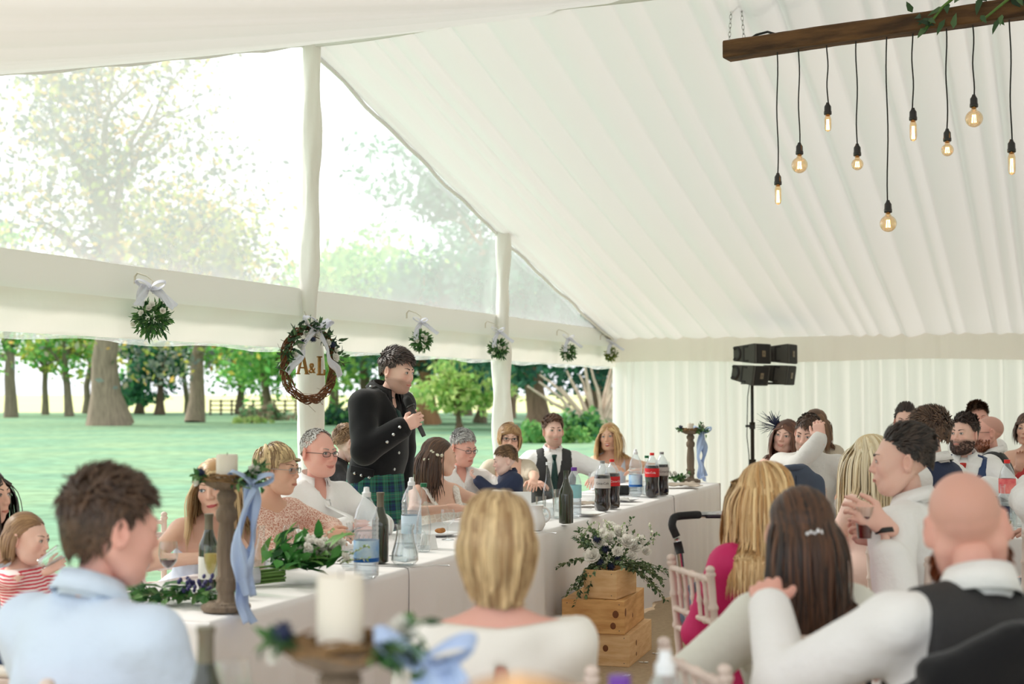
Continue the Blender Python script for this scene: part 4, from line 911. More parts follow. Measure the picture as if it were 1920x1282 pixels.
K = person('older balding man in white open collar shirt smiling through glasses', top=(598, 801, tD(598, 1.06)), yaw=40, hyaw=48, pitch=2, lean=3, fem=False, s=1.02, skin='red', hair='receding', haircol=srgb(196, 190, 184), hair2=srgb(225, 222, 218), hlen=.016, slen=.022, lift=.1, mess=.15, nstr=420, hw=.005, glasses=m_rim_d, smile=1., mouth=.18, old=True, blush=.8, belly=.02, scalp=.12, jaw=1.06, wide=1.05,
           wear=[('shirt', f_white, dict(inf=.014, belly=.04, wr=.006)), ('placket', f_white), ('collar', f_white, dict(gap=.55)), ('trousers', f_navy)], armR=dict(w=(655, 983, tD(655, .8))), armL=dict(t=(.1, -.4, .8)))
K = person('boy in black polo shirt half hidden behind the standing man', top=(657, 795, tD(657, 1.62)), yaw=88, hyaw=118, pitch=12, lean=14, fem=False, s=.86, skin='pale', hair='short', haircol=srgb(128, 98, 72), hair2=srgb(170, 134, 98), hlen=.035, slen=.018, nstr=620, hw=.005,
           wear=[('polo_shirt', f_polo, dict(arms=.42, inf=.018, cut=lambda x, y, z: -.14 - z + 0 * x + 0 * y)), ('collar', f_polo, dict(gap=.6)), ('trousers', f_black)], armR=dict(t=(-.1, -.40, .95), pole=(-1, 0, -.6)), armL=dict(t=(.16, -.34, .8)))
# --- the standing man
GD = tD(742, .92)
K = person('man standing in black jacket and green tartan kilt speaking into a microphone', top=(748, 653, GD), yaw=58, hyaw=60, pitch=9, lean=10, hc=(0, -.035, -.03), fem=False, s=1.0, stand=True, skin='pink', hair='short', haircol=srgb(46, 36, 34), hair2=srgb(104, 86, 80), hlen=.066, slen=.028, flow=(.25, -1, .35), lift=.55, mess=.3, curl=.3, cf=7, nstr=800, hw=.0062, vol=.1, stubble=.5, beardcol=srgb(112, 74, 56), smile=.6, gaze=(.4, .2), build=1.06, iris=(.05, .04, .03),
           wear=[('shirt', f_polo, dict(inf=.008)), ('collar', f_polo), ('tie', f_gtie), ('collar', f_black, dict(name='jacket_collar', h=.03, gap=.5, tip=.1)), ('jacket', f_black, dict(inf=.03, arms=.97, armr=.008, belly=.012, wr=.003, h=.0135, cut=lambda x, y, z: np.maximum(np.minimum((z - .32) * .36 - np.abs(x), -y), -.06 - z)))],
           armR=dict(w=(757, 800, GD - .22), pole=(-.6, .5, -1), d=(.1, -.9, .42), n=(.95, .15, .1), curl=[.9, .95, 1., 1.05], thumb=.75, spread=.02), armL=dict(t=(.25, -.02, .93)))
GK = K
# kilt: pleated wrap
root = K['root']; zp = K['zp']; n = 140; th = np.linspace(0, 2 * pi, n + 1); V = []; UV = []; rows = np.linspace(0, 1, 14)
for f in rows:
    z = zp + .09 - f * (.58)
    for a in th:
        back = max(0, sin(a)) ; pl = .012 * (((a * 14) % (2 * pi)) / (2 * pi)) * (.35 + .65 * back) * (.4 + .6 * f)
        rx, ry = .175 + .05 * f, .145 + .055 * f; V.append(((rx + pl) * cos(a), (ry + pl) * sin(a) - .01, z)); UV.append((a * 9 / (2 * pi) * 1.6, f * 5.4))
kilt = raw('kilt', np.array(V), grid_faces(14, n + 1)[:, ::-1], f_tartan, root, uv=UV); sol(kilt, .006)
mb = MB()
def jb(pt_torso, mbx, r=.009):
    p = tw(K, [pt_torso])[0]; mbx.box(p, (r * 2, r * 2, r * 2), rot=roty(.78), bev=.003)
V = K['G']['jacket']
jk = [c for c in root.children if c.name.startswith('jacket')][0]
for z, x in ((.2, -.03), (.10, -.04), (.02, -.055)): mb = MB(); jb((x, front(K, V, x, z, .002), z), mb, .008); mb.build('button', m_silver, jk, smooth=False)
Q = (V - K['pel']) @ K['Rt'] / K['s']
for i in range(3):   # pocket buttons on the visible right side
    z = .05 - .004 * i; yv = .0 - .045 * i; c = Q[(np.abs(Q[:, 2] - z) < .02) & (np.abs(Q[:, 1] - yv) < .02) & (Q[:, 0] < 0)]
    mb = MB(); jb((c[:, 0].min() - .004, yv, z), mb, .0075); mb.build('button', m_silver, jk, smooth=False)
c = Q[(np.abs(Q[:, 2] - .075) < .02) & (np.abs(Q[:, 1] + .02) < .07) & (Q[:, 0] < 0)]
xx = c[:, 0].min(); mb = MB(); mb.box(tw(K, [(xx + .006, -.04, .07)])[0], (.012, .15, .045), rot=K['Rt'] @ rotz(.25), bev=.004); mb.build('pocket_flap', f_black, jk)
A = K['arm'][1]; ax = A['W'] - A['E']; ax /= np.linalg.norm(ax); sd = np.cross(ax, [0, 0, 1.]); sd /= np.linalg.norm(sd); sd = -sd if (rotz(K['yaw']) @ sd)[1] > 0 else sd
mb = MB(); mb.tube([A['W'] - ax * .075, A['W'] - ax * .004], [.068, .064], 16, cap=False); sol(mb.build('cuff', f_black, jk), .004)
for i in range(3): mb = MB(); mb.box(A['W'] - ax * (.02 + .042 * i) + sd * (.073 - .001 * i) + np.array([0, 0, .01 - .02 * i]), (.015, .015, .015), rot=roty(.78), bev=.003); mb.build('button', m_silver, jk, smooth=False)
mb = MB(); s0 = K['arm'][1]['S'] + np.array([.0, 0, .088]); mb.box(s0 + np.array([.05, 0, .004]), (.11, .045, .012), rot=roty(-.35), bev=.005); mb.build('epaulette', f_black, jk)
mb = MB(); mb.box(s0 + np.array([.07, 0, .022]), (.016, .016, .012), bev=.003); mb.build('button', m_silver, jk, smooth=False)
# microphone in his hand (world space)
dW, nW, _ = basis(A['d'], A['n']); up_ = np.cross(dW, nW); gl = A['W'] + dW * .078 + nW * .032; gw = K['org'] + rotz(K['yaw']) @ gl; dr = rotz(K['yaw']) @ up_; dr = dr / np.linalg.norm(dr); mbt = gw - dr * .10
mic = empty('microphone', tuple(mbt), 0, 'black handheld microphone held up by the standing man', 'microphone')
mb = MB(); P_ = [dr * t for t in (0, .02, .15, .185)]; mb.tube(P_, [.013, .014, .018, .021], 14); mb.build('handle', mat('mic_grey', srgb(62, 62, 64), .4), mic)
mb = MB(); P_ = [dr * t for t in (.185, .19, .205, .235, .25, .258)]; mb.tube(P_, [.021, .0265, .027, .026, .018, .006], 16); mb.build('grille', mat('mic_grille', srgb(18, 18, 18), .6, bump=.6, bscale=400), mic)
mb = MB(); mb.tube([dr * .19, dr * .197], [.0275, .0275], 16); mb.build('ring', mat('mic_ring', srgb(60, 60, 60), .3), mic)
# --- bride and the rest of the top table
BD = tD(824, .98)
K = person('bride in ivory lace gown with long brown hair turned to the grey haired man', top=(824, 816, BD), yaw=40, hyaw=112, pitch=2, lean=2, fem=True, skin='warm', hair='halfup', haircol=srgb(66, 46, 36), hair2=srgb(120, 86, 64), end=.40, tie=(0, .12, .0), vol=.12, wave=.14, cf=9, hw=.009, part=(0, -.6, .8),
           wear=[('gown', f_bride, dict(arms=0, legs=.95, skirt=True, inf=.012, legr=.06, cut=lambda x, y, z: np.maximum(z - .36 - .45 * np.abs(np.abs(x) - .0) * (y < 0), -.6 - z)))], armR=dict(t=(-.12, -.34, .82)), armL=dict(t=(.12, -.36, .82)))
for q in (-1, 1):
    V = K['G']['gown']; P_ = [(q * .085, front(K, V, q * .085, .35, .004), .36), (q * .10, -.095, .42), (q * .115, -.05, .485), (q * .118, .01, .505), (q * .11, .06, .47), (q * .1, .09, .4)]
    P2 = []
    for i in range(len(P_) - 1): P2 += [np.array(P_[i]) * (1 - f) + np.array(P_[i + 1]) * f for f in (0, .5)]
    mb = MB(); mb.tube(tw(K, np.array(P2)), .024, 8, flat=.35); mb.build('lace_strap', f_bride, K['root'])
hp = K['hc'] + K['Rh'] @ np.array([-.075, .075, .005]) * K['hs']; mb = MB(); r = np.random.default_rng(3)
for i in range(16): mb.ell(hp + r.normal(size=3) * .018, (.013, .013, .008), 4, 6, rot=rotx(r.uniform(0, 3)))
mb.build('hair_flowers', mat('cream_petal', srgb(244, 238, 214), .7), K['root'])
K = person('grey haired man in white shirt looking down through slim glasses', top=(873, 804, tD(873, 1.2)), yaw=22, hyaw=42, pitch=14, lean=4, fem=False, skin='red', hair='short', haircol=srgb(140, 136, 134), hair2=srgb(215, 212, 208), hlen=.035, slen=.022, flow=(.3, -1, .3), nstr=600, hw=.0055, glasses=m_rim_d, smile=-.3, frown=.5, old=True, eye=.6, scalp=.2,
           wear=[('shirt', f_white2, dict(inf=.014, wr=.006)), ('placket', f_white2), ('collar', f_white2, dict(gap=.55)), ('trousers', f_navy)])
K = person('small boy in navy top with cropped brown hair seen in profile', top=(944, 834, tD(944, .96)), yaw=-75, hyaw=-82, pitch=10, lean=4, fem=False, s=.62, hs=1.0, stand=True, skin='pale', hair='short', haircol=srgb(96, 72, 52), hair2=srgb(160, 124, 88), hlen=.04, slen=.016, flow=(.1, -1, .3), nstr=640, hw=.005, blush=.6,
           wear=[('top', f_navy, dict(arms=.97, inf=.02)), ('collar', f_navy, dict(gap=.5)), ('trousers', f_denim)], armL=dict(t=(.05, -.26, .92), curl=.8, n=(0, .3, .8)), armR=dict(t=(-.1, -.24, .86)))
K = person('smiling woman with dark glasses and pearl necklace in white top and beige cardigan', top=(957, 790, tD(957, 1.24)), kneeyaw=38, yaw=-4, hyaw=4, roll=3, lean=4, fem=True, skin='warm', hair='bob', haircol=srgb(140, 100, 62), hair2=srgb(210, 168, 116), end=.19, part=(.4, -.4, .8), vol=.22, lift=.3, mess=.2, nstr=560, tuck=.12, hw=.009, glasses=m_rim_d, smile=1., mouth=.25, iris=(.1, .08, .06), hairline=[.0, 0, 0, .05, 0, 0, .1],
           wear=[('top', f_ivory, dict(arms=0, inf=.012, cut=lambda x, y, z: np.maximum(z - .40, -.1 - z) + 0 * x + 0 * y)), ('cardigan', f_beige, dict(arms=.35, inf=.016, cut=lambda x, y, z: np.maximum(np.minimum(.098 - np.abs(x) + 0 * z, -y + .03), -.1 - z))), ('trousers', f_grey)], armL=dict(w=(1005, 916, tD(1005, .8)), curl=.3), armR=dict(t=(-.12, -.38, .8)))
mb = MB()
for a in np.linspace(-2.6, -.54, 26): p = tw(K, [(.075 * cos(a), .01 + .075 * sin(a) - .015, .475 + .055 * sin(a) + .02)])[0]; mb.ell(p, (.0058, .0058, .0058), 5, 7)
mb.build('pearl_necklace', m_pearl, K['root'])
KD = tD(1036, 1.14)
K = person('man in charcoal waistcoat and dark green tie with one arm stretched along the table', top=(1036, 778, KD), yaw=4, hyaw=12, pitch=-5, lean=3, fem=False, skin='pink', hair='short', haircol=srgb(96, 66, 50), hair2=srgb(140, 100, 76), hlen=.05, slen=.024, flow=(.5, -.6, .7), lift=.6, mess=.3, nstr=620, hw=.0058, stubble=.45, beardcol=srgb(120, 80, 58), smile=-.2, jaw=.92, wide=.96,
           wear=[('shirt', f_white, dict(inf=.018, wr=.006, armr=.012)), ('collar', f_white), ('tie', f_gtie), ('waistcoat', f_char, dict(inf=.028, arms=0, wr=.002, cut=vcut(.2, .21, sh=.155))), ('trousers', f_black)], armL=dict(w=(1118, 896, tD(1118, .72)), pole=(.6, .4, -.1), n=(0, 0, -1)), armR=dict(t=(-.2, -.3, .82)))
V = K['G']['waistcoat']
for z in (.17, .10, .03): mb = MB(); p = tw(K, [(.0, front(K, V, 0, z, .002), z)])[0]; mb.ell(p, (.011, .006, .011), 5, 8); mb.build('button', m_silver, K['root'])
K = person('laughing woman with wavy blonde hair in sleeveless pale grey dress', top=(1140, 790, tD(1140, 1.02)), yaw=-4, hyaw=-18, roll=-5, pitch=0, lean=10, fem=True, skin='tan', hair='long', haircol=srgb(176, 130, 82), hair2=srgb(240, 206, 150), end=.36, part=(.1, -.6, .8), vol=.16, wave=.22, cf=11, hw=.010, smile=1.3, mouth=.9, iris=(.1, .12, .14), lip=srgb(196, 90, 86),
           wear=[('dress', f_grey, dict(arms=0, legs=.9, skirt=True, inf=.014, legr=.03, cut=lambda x, y, z: np.maximum(np.minimum((z - .27) * .55 - np.abs(x), -y), np.where(z > .2, np.abs(x) - .135, -1.))))], armL=dict(w=(1200, 883, tD(1200, .68)), pole=(.7, .2, -.05), d=(-.8, -.3, 0)), armR=dict(w=(1165, 885, tD(1165, .66)), pole=(-.7, .2, -.05), d=(.8, -.3, 0)))
# --- foreground centre
K = person('woman in white short sleeved top with blonde bob seen from behind', top=(930, 908, 3.42), yaw=186, hyaw=188, pitch=2, lean=4, fem=True, skin='red', hair='bob', haircol=srgb(150, 112, 72), hair2=srgb(246, 216, 166), end=.235, part=(-.15, -.3, .95), vol=.17, lift=.2, mess=.08, nstr=2000, nseg=13, tuck=.1, hw=.0055, arcf=.45, grav=.2, wave=.05, hairline=[0, 0, 0, 0, -.1, -.15, -.1], build=1.1, s=.98,
           wear=[('top', f_ivory, dict(arms=.42, inf=.02, armr=.012, wr=.003, h=.012, cut=lambda x, y, z: np.maximum.reduce([np.minimum(.012 + (.40 - z) * .2 - np.abs(x), np.minimum(y, np.minimum(.40 - z, z - .2))), z - .485 - .1 * np.abs(x), -.12 - z]))), ('trousers', f_black)], lap=True)
K = person('light brown haired guest close to the camera of whom only the crown shows', top=(972, 1236, 1.3), lap=True, yaw=190, hyaw=190, lean=4, fem=True, skin='pink', hair='bob', haircol=srgb(140, 104, 70), hair2=srgb(196, 156, 110), end=.24, part=(0, -.3, .95), vol=.2, nstr=500, hw=.009, wear=[('top', f_beige, dict(arms=.97, inf=.016)), ('trousers', f_navy)])
# --- foreground right
K = person('woman in magenta dress with long wavy golden blonde hair seen from behind', top=(1428, 857, 5.2), kneeyaw=-22, lap=True, yaw=196, hyaw=205, lean=3, fem=True, skin='warm', hair='long', haircol=srgb(196, 148, 92), hair2=srgb(252, 220, 166), end=.47, part=(0, -.3, .95), vol=.26, wave=.2, cf=9, hw=.006, nstr=1700, nseg=15, hairline=[0, 0, 0, 0, -.1, -.2, -.2], s=1.02,
           wear=[('dress', f_mag, dict(arms=.98, legs=.9, skirt=True, inf=.016, legr=.04))], armL=dict(t=(.13, -.3, .7), pole=(.55, .25, -1)))
K = person('woman in cream jacket with dark half up hair held by a jewelled clip', top=(1494, 905, 4.05), yaw=200, hyaw=192, lean=4, fem=True, skin='warm', hair='halfup', haircol=srgb(30, 23, 22), hair2=srgb(112, 74, 50), end=.46, tie=(0, .125, .02), part=(0, -.5, .9), vol=.16, wave=.1, hw=.006, nstr=1700, nseg=15, mess=.05, lift=.05, hairline=[0, 0, 0, 0, -.1, -.2, -.2], s=1.02,
           wear=[('jacket', f_sage, dict(arms=.98, inf=.026, wr=.007, h=.014)), ('trousers', f_navy)], armL=dict(t=(.24, -.3, .7), pole=(1, .3, -.6)), armR=dict(t=(-.16, -.38, .75)))
hp = K['hc'] + K['Rh'] @ np.array([.012, .142, .012]) * K['hs']; mb = MB()
for i in range(5): mb.ell(hp + np.array([(i - 2) * .011, .004, .004 * (i % 2)]), (.006, .005, .012 if i < 2 else .007), 5, 7)
mb.build('hair_clip', mat('jewelled_clip', srgb(235, 235, 240), .12, metal=.8), K['root'])
K = person('bald man in charcoal waistcoat with one arm over the next chair', top=(1792, 884, 3.45), yaw=196, hyaw=166, pitch=16, roll=8, lean=8, side=-7, kneeyaw=-35, fem=False, s=1.08, skin='red', hair='bald', haircol=srgb(150, 110, 90), scalp=.16, beard=.035, beardcol=srgb(150, 84, 50), build=1.14,
           wear=[('shirt', f_white, dict(inf=.016, wr=.006, armr=.012, h=.014)), ('collar', f_white, dict(h=.05)), ('waistcoat', f_char, dict(inf=.034, arms=0, wr=.002, h=.013, cut=vcut(.2, .3, sh=.16))), ('trousers', f_black)], armL=dict(w=(1440, 1138, 3.66), pole=(.3, .9, -.6)), armR=dict(t=(-.2, -.42, .82)))
K = person('man in white shirt with dark swept back hair in profile holding a drink', top=(1690, 795, 5.6), yaw=-128, hyaw=-100, pitch=2, lean=6, fem=False, s=1.06, skin='pink', hair='short', haircol=srgb(30, 25, 24), hair2=srgb(72, 58, 50), hlen=.062, slen=.012, flow=(.0, .8, .7), lift=.42, mess=.08, curl=.05, nstr=800, hw=.006, vol=.1, scalp=.62, hairline=[.06, .04, .08, .1, 0, 0, 0], smile=0, build=1.05, hands=1.05, kneeyaw=-25,
           wear=[('shirt', f_white, dict(inf=.02, wr=.006, arms=.8, armr=.014, h=.014)), ('collar', f_white, dict(gap=.5)), ('trousers', f_denim)], armL=dict(w=(1654, 984, 5.3), pole=(.6, .3, -1), d=(.57, -.57, .45), n=(-.71, -.55, -.3), curl=[.4, .6, .7, .8]), armR=dict(w=(1648, 1010, 5.5), d=(.5, -.6, .2), n=(.4, .4, .3), curl=.8))
PM = K
mb = MB(); A = K['arm'][0]; ax = A['W'] - A['E']; ax /= np.linalg.norm(ax); mb.tube([A['W'] - ax * .03, A['W'] - ax * .012], [.036, .036], 16, cap=False); sol(mb.build('watch', mat('watch_strap', (.02, .02, .02), .4), K['root']), .004)
# --- right hand tables
K = person('woman with long straight pale blonde hair hidden behind the man in profile', top=(1630, 808, 7.3), lap=True, kneeyaw=60, yaw=-150, hyaw=-140, lean=5, fem=True, skin='pale', hair='long', haircol=srgb(214, 190, 146), hair2=srgb(248, 236, 206), end=.5, part=(0, -.4, .9), vol=.14, hw=.009, wear=[('dress', mat('dress_rose', srgb(236, 204, 192), .7), dict(arms=0, legs=.9, skirt=True, inf=.014, cut=lambda x, y, z: z - .42 + 0 * x + 0 * y))])
K = person('smiling woman with navy net fascinator resting her cheek on her hand', top=(1478, 783, 10.7), yaw=-20, hyaw=-26, roll=10, lean=12, fem=True, skin='pink', hair='long', haircol=srgb(84, 52, 40), hair2=srgb(130, 84, 62), end=.34, part=(-.2, -.6, .8), vol=.12, wave=.08, smile=1.1, mouth=.25, wear=[('dress', f_navy, dict(arms=0, legs=.9, skirt=True, inf=.014, cut=lambda x, y, z: np.maximum(z - .42, np.where(z > .2, np.abs(x) - .13, -1.)) + 0 * y))], armR=dict(w=(1460, 884, 10.3), pole=(-.8, -.3, -1), d=(.1, .1, 1), n=(.8, .4, 0), curl=.5), lap=True)
hp = K['hc'] + K['Rh'] @ np.array([-.085, .02, .06]) * K['hs']; r = np.random.default_rng(2); mb = MB()
for i in range(46):
    d = r.normal(size=3); d /= np.linalg.norm(d); d[0] -= .5; d[2] += .3; mb.tube([hp, hp + d * .06, hp + d * .105 + r.normal(size=3) * .015], [.004, .007, .002], 4, flat=.3)
mb.build('fascinator', mat('net_navy', srgb(52, 58, 88), .8), K['root'])
K = person('dark haired man in white shirt holding his forehead with his hand', top=(1515, 776, 9.7), kneeyaw=90, yaw=-18, hyaw=-32, pitch=14, roll=6, lean=16, fem=False, skin='pink', hair='short', haircol=srgb(58, 40, 32), hair2=srgb(104, 76, 58), hlen=.06, slen=.03, flow=(.5, -.8, .3), nstr=560, stubble=.55, beardcol=srgb(96, 66, 50), build=1.08, wear=[('shirt', mat('shirt_grey_white', srgb(226, 224, 220), .75, bump=.4, bscale=16), dict(inf=.018, wr=.006, armr=.012)), ('collar', MATS['shirt_grey_white']), ('tie', f_dots, dict(ln=.42)), ('trousers', f_black)],
           armR=dict(w=(1538, 822, 9.45), pole=(-.3, -.6, -1), d=(-.2, .2, 1), n=(.1, .9, .2), curl=.7), armL=dict(w=(1578, 945, 9.5), pole=(1, .2, -.3), d=(0, -.1, -1), n=(-1, 0, 0)))
K = person('brown haired woman behind the couple by the wall', top=(1527, 763, 11.4), lap=True, kneeyaw=18, yaw=-10, hyaw=-16, roll=-4, lean=3, fem=True, skin='warm', hair='long', haircol=srgb(92, 64, 46), hair2=srgb(150, 112, 80), end=.36, part=(.1, -.6, .8), vol=.12, wave=.12, wear=[('dress', f_beige, dict(arms=.5, legs=.9, skirt=True, inf=.014))])
K = person('man with dark brushed back hair partly hidden behind the curly haired man', top=(1697, 758, 11.4), lap=True, yaw=-15, hyaw=-22, lean=3, fem=False, skin='pink', hair='short', haircol=DB, hair2=BR, hlen=.07, slen=.03, flow=(0, .6, .9), lift=.7, nstr=560, wear=[('shirt', f_white2, dict()), ('collar', f_white2), ('trousers', f_navy)])
K = person('curly brown haired man in navy waistcoat turned away from the camera', top=(1742, 764, 7.5), lap=True, kneeyaw=45, yaw=-140, hyaw=-128, lean=4, fem=False, skin='pink', hair='curly', haircol=srgb(60, 44, 36), hair2=srgb(118, 90, 70), hlen=.055, slen=.03, curl=.4, cf=8, lift=.6, mess=.45, nstr=800, stubble=.3, wear=[('shirt', f_white2, dict(inf=.018, armr=.012)), ('collar', f_white2), ('waistcoat', f_navy, dict(inf=.028, arms=0, cut=vcut(.2, .21, sh=.155))), ('trousers', f_navy)])
K = person('bearded man in navy satin waistcoat with red dotted tie', top=(1808, 777, 9.68), kneeyaw=72, yaw=-24, hyaw=-46, pitch=-4, lean=4, fem=False, skin='pink', hair='short', haircol=srgb(40, 28, 24), hair2=srgb(78, 56, 46), hlen=.05, slen=.03, flow=(.4, -.3, .9), lift=.7, nstr=620, stubble=.75, beard=.012, beardcol=srgb(62, 38, 28), smile=-.2, wear=[('shirt', f_white, dict(inf=.018, armr=.012)), ('collar', f_white), ('tie', f_red, dict(wide=.045)), ('waistcoat', f_navys, dict(inf=.03, arms=0, cut=vcut(.18, .34, sh=.155))), ('trousers', f_navy)], armL=dict(w=(1846, 908, 9.25), pole=(1, .2, -.5), d=(-.3, -.5, -.6), n=(0, 0, -1), curl=.5))
K = person('man with cropped hair in white shirt at the table by the wall', top=(1832, 754, 11.8), lap=True, kneeyaw=-14, yaw=0, hyaw=-8, lean=0, fem=False, skin='red', hair='short', haircol=srgb(70, 48, 38), hair2=srgb(120, 88, 66), hlen=.03, slen=.014, lift=.7, nstr=480, wear=[('shirt', f_white, dict()), ('collar', f_white), ('trousers', f_navy)])
K = person('bald bearded man in glasses with black waistcoat over white shirt', top=(1853, 779, 10.4), lap=True, yaw=-118, hyaw=-100, lean=5, fem=False, skin='red', hair='bald', haircol=srgb(110, 84, 70), scalp=.3, beard=.02, beardcol=srgb(140, 76, 40), glasses=m_rim_d, wear=[('shirt', f_white2, dict(inf=.018, armr=.012)), ('collar', f_white2), ('waistcoat', f_black, dict(inf=.028, arms=0, cut=vcut(.2, .21, sh=.155))), ('trousers', f_black)])
K = person('brown haired woman with bare arm at the edge of the far table', top=(1926, 770, 11.0), lap=True, yaw=-25, hyaw=-35, lean=6, fem=True, skin='warm', hair='bob', haircol=srgb(74, 50, 40), hair2=srgb(110, 78, 60), end=.24, vol=.12, wear=[('dress', mat('dress_red', srgb(190, 60, 60), .6), dict(arms=0, legs=.9, skirt=True, inf=.014, cut=lambda x, y, z: z - .4 + 0 * x + 0 * y))], armR=dict(w=(1910, 872, 10.75), pole=(-.6, 0, -1), d=(.1, 0, 1), n=(0, -.5, .2), curl=.8))
K = person('man in white shirt whose elbow rests on the near side of the far table', top=(1990, 800, 6.8), yaw=196, hyaw=190, side=-9, lean=8, fem=False, s=1.05, skin='pink', hair='short', haircol=DB, hlen=.04, wear=[('shirt', f_white, dict(inf=.016, armr=.012, wr=.006)), ('collar', f_white), ('trousers', f_navy)], armL=dict(w=(1925, 905, 7.35), pole=(.9, .2, -.8)), armR=dict(t=(-.2, -.42, .84)))
# ---------------------------------------------------------------- chairs
m_lime = mat('limewashed_wood', srgb(232, 212, 200), .6, var=.16, vscale=14, bump=.2, bscale=60, stretch=(1, 1, .25))
m_cush = mat('seat_cushion', srgb(238, 232, 222), .8, bump=.2, bscale=20)
def bam(mb, a, b, r, rings=None, seg=10):
    a = np.asarray(a, float); b = np.asarray(b, float); L = np.linalg.norm(b - a); rings = rings or max(1, int(L / .16)); P = []; rr = []
    for i in range(rings):
        t0, t1 = i / rings, (i + 1) / rings; e = .007 / L
        for t, q in ((t0 + e, .92), ((t0 + t1) / 2, 1.), (t1 - 3 * e, .95), (t1 - 2 * e, 1.28), (t1 - e, 1.28)): P.append(a + (b - a) * t); rr.append(r * q)
    P.append(b); rr.append(r * .9); P.insert(0, a); rr.insert(0, r * .9); mb.tube(np.array(P), rr, seg)
def make_chair():
    root = empty('chiavari_chair')
    def part(nm, *args, m=m_lime, **k): mb = MB(); bam(mb, *args, **k); return mb.build(nm, m, root)
    for q in (-1, 1):
        part('leg', (q * .185, -.19, 0), (q * .185, -.185, .44), .0145)
        mb = MB(); bam(mb, (q * .175, .235, 0), (q * .18, .195, .44), .0145); bam(mb, (q * .18, .195, .44), (q * .185, .235, .905), .0145, rings=4); mb.ell((q * .185, .236, .912), (.017, .017, .014), 6, 10); mb.build('back_post', m_lime, root)
        part('side_stretcher', (q * .183, -.185, .2), (q * .178, .215, .2), .009); part('side_stretcher', (q * .183, -.185, .31), (q * .178, .208, .31), .009)
    yb = lambda z: .195 + .04 * (z - .44) / .465
    for z in (.875, .725, .655): part('back_rail', (-.184, yb(z), z), (.184, yb(z), z), .0115, rings=4)
    for i in range(5): x = -.122 + i * .061; part('spindle', (x, yb(.725), .725), (x, yb(.875), .875), .0085, rings=2, seg=8)
    part('front_stretcher', (-.184, -.187, .25), (.184, -.187, .25), .009); part('back_stretcher', (-.178, .212, .28), (.178, .212, .28), .009)
    mb = MB(); mb.box((0, 0, .435), (.41, .41, .03), bev=.008); mb.build('seat', m_lime, root)
    mb = MB(); mb.box((0, 0, .468), (.385, .385, .036), bev=.016); mb.build('cushion', m_cush, root)
    return root
chair0 = make_chair(); chair0['category'] = 'chair'; used = [False]
def chair(x, y, yaw, label):
    c = chair0 if not used[0] else copy_tree(chair0); used[0] = True
    c.location = (x, y, 0); c.rotation_euler[2] = R(yaw); c['label'] = label; c['group'] = 'limewashed banquet chairs'; return c
# ---------------------------------------------------------------- tables and cloths
m_cloth = mat('white_tablecloth', srgb(248, 245, 245), .85, bump=.12, bscale=5, spec=.15)
m_ply = mat('table_plywood', srgb(180, 150, 110), .6); m_steel = mat('table_leg_steel', srgb(90, 90, 92), .4, metal=.7)
TL, TD_, TH = 8.10, .76, .75
def apx(px, b=0): p = tpx(px, b); return float((np.array([p.x, p.y]) - T0) @ TT)
joints = [0, apx(770), apx(1046), apx(1262), TL]
names = ('white cloth on the near end table below the tied bouquet', 'white cloth on the table in front of bride and standing man', 'white cloth on the table behind the flower crates', 'white cloth on the far end table below the cola bottles')
for i in range(4):
    a0, a1 = joints[i] - (.04 if i else 0), joints[i + 1]; r = np.random.default_rng(i); n = 90; A = np.linspace(a0, a1, n); G = []; lift = .003 * (i % 2)
    prof = [(TD_ + .012, .665), (TD_ + .012, .70), (TD_ + .012, .735), (TD_, TH), (TD_ * .6, TH + .001), (TD_ * .3, TH + .001), (.01, TH), (-.006, TH - .006), (-.012, TH - .03), (-.014, .62), (-.016, .45), (-.018, .25), (-.02, .015)]
    ph = r.uniform(0, 6, 4)
    for (b_, z) in prof:
        dd = max(0, TH - z) / TH; wv = dd * (.016 * np.sin(A * 9 + ph[0]) + .012 * np.sin(A * 21 + ph[1] + np.sin(A * 4)) + .008 * np.sin(A * 37 + ph[2]))
        bb = b_ - lift * (1 if b_ < .4 else -1) - wv * (1 if b_ < .4 else -.5); P = T0[None] + A[:, None] * TT[None] + bb[:, None] * TN[None]
        G.append(np.column_stack([P, np.full(n, z + lift)]))
    mb = MB(); mb.sheet(np.array(G))
    for end, aa in (('near', a0), ('far', a1)):
        if (i == 0 and end == 'near') or (i == 3 and end == 'far'):
            sg = -1 if end == 'near' else 1; B = np.linspace(-.02, TD_ + .012, 40); G = []
            for z in (TH, TH - .006, TH - .03, .6, .4, .2, .015):
                dd = (TH - z) / TH; off = sg * (.004 + (.012 if z < TH else 0) + dd * (.014 * np.sin(B * 14 + 1) + .01 * np.sin(B * 31)) + dd * .012); P = T0[None] + (aa + off)[:, None] * TT[None] + B[:, None] * TN[None]; G.append(np.column_stack([P, np.full(40, z)]))
            G = np.array(G); mb.sheet(G if sg < 0 else G[:, ::-1])
    tag(mb.build('tablecloth', m_cloth), names[i], 'tablecloth', 'white cloths on the long table')
    # the trestle table under each cloth
    mid = tb((a0 + a1) / 2, TD_ / 2); ln = a1 - a0 - .06; t = empty('trestle_table', (mid.x, mid.y, 0), YAWT, 'folding trestle table under the ' + names[i][:5] + ' cloth, ' + ('nearest the tied bouquet', 'in front of the bride', 'behind the flower crates', 'below the far candlestick')[i], 'table', 'trestle tables of the long table')
    mb = MB(); mb.box((0, 0, .725), (ln, TD_ - .03, .03), bev=.004); mb.build('tabletop', m_ply, t, smooth=False)
    for sx in (-1, 1):
        for sy in (-1, 1): mb = MB(); mb.tube([(sx * (ln / 2 - .3), sy * .1, 0), (sx * (ln / 2 - .3), sy * .1, .71)], .014, 8); mb.build('leg', m_steel, t)
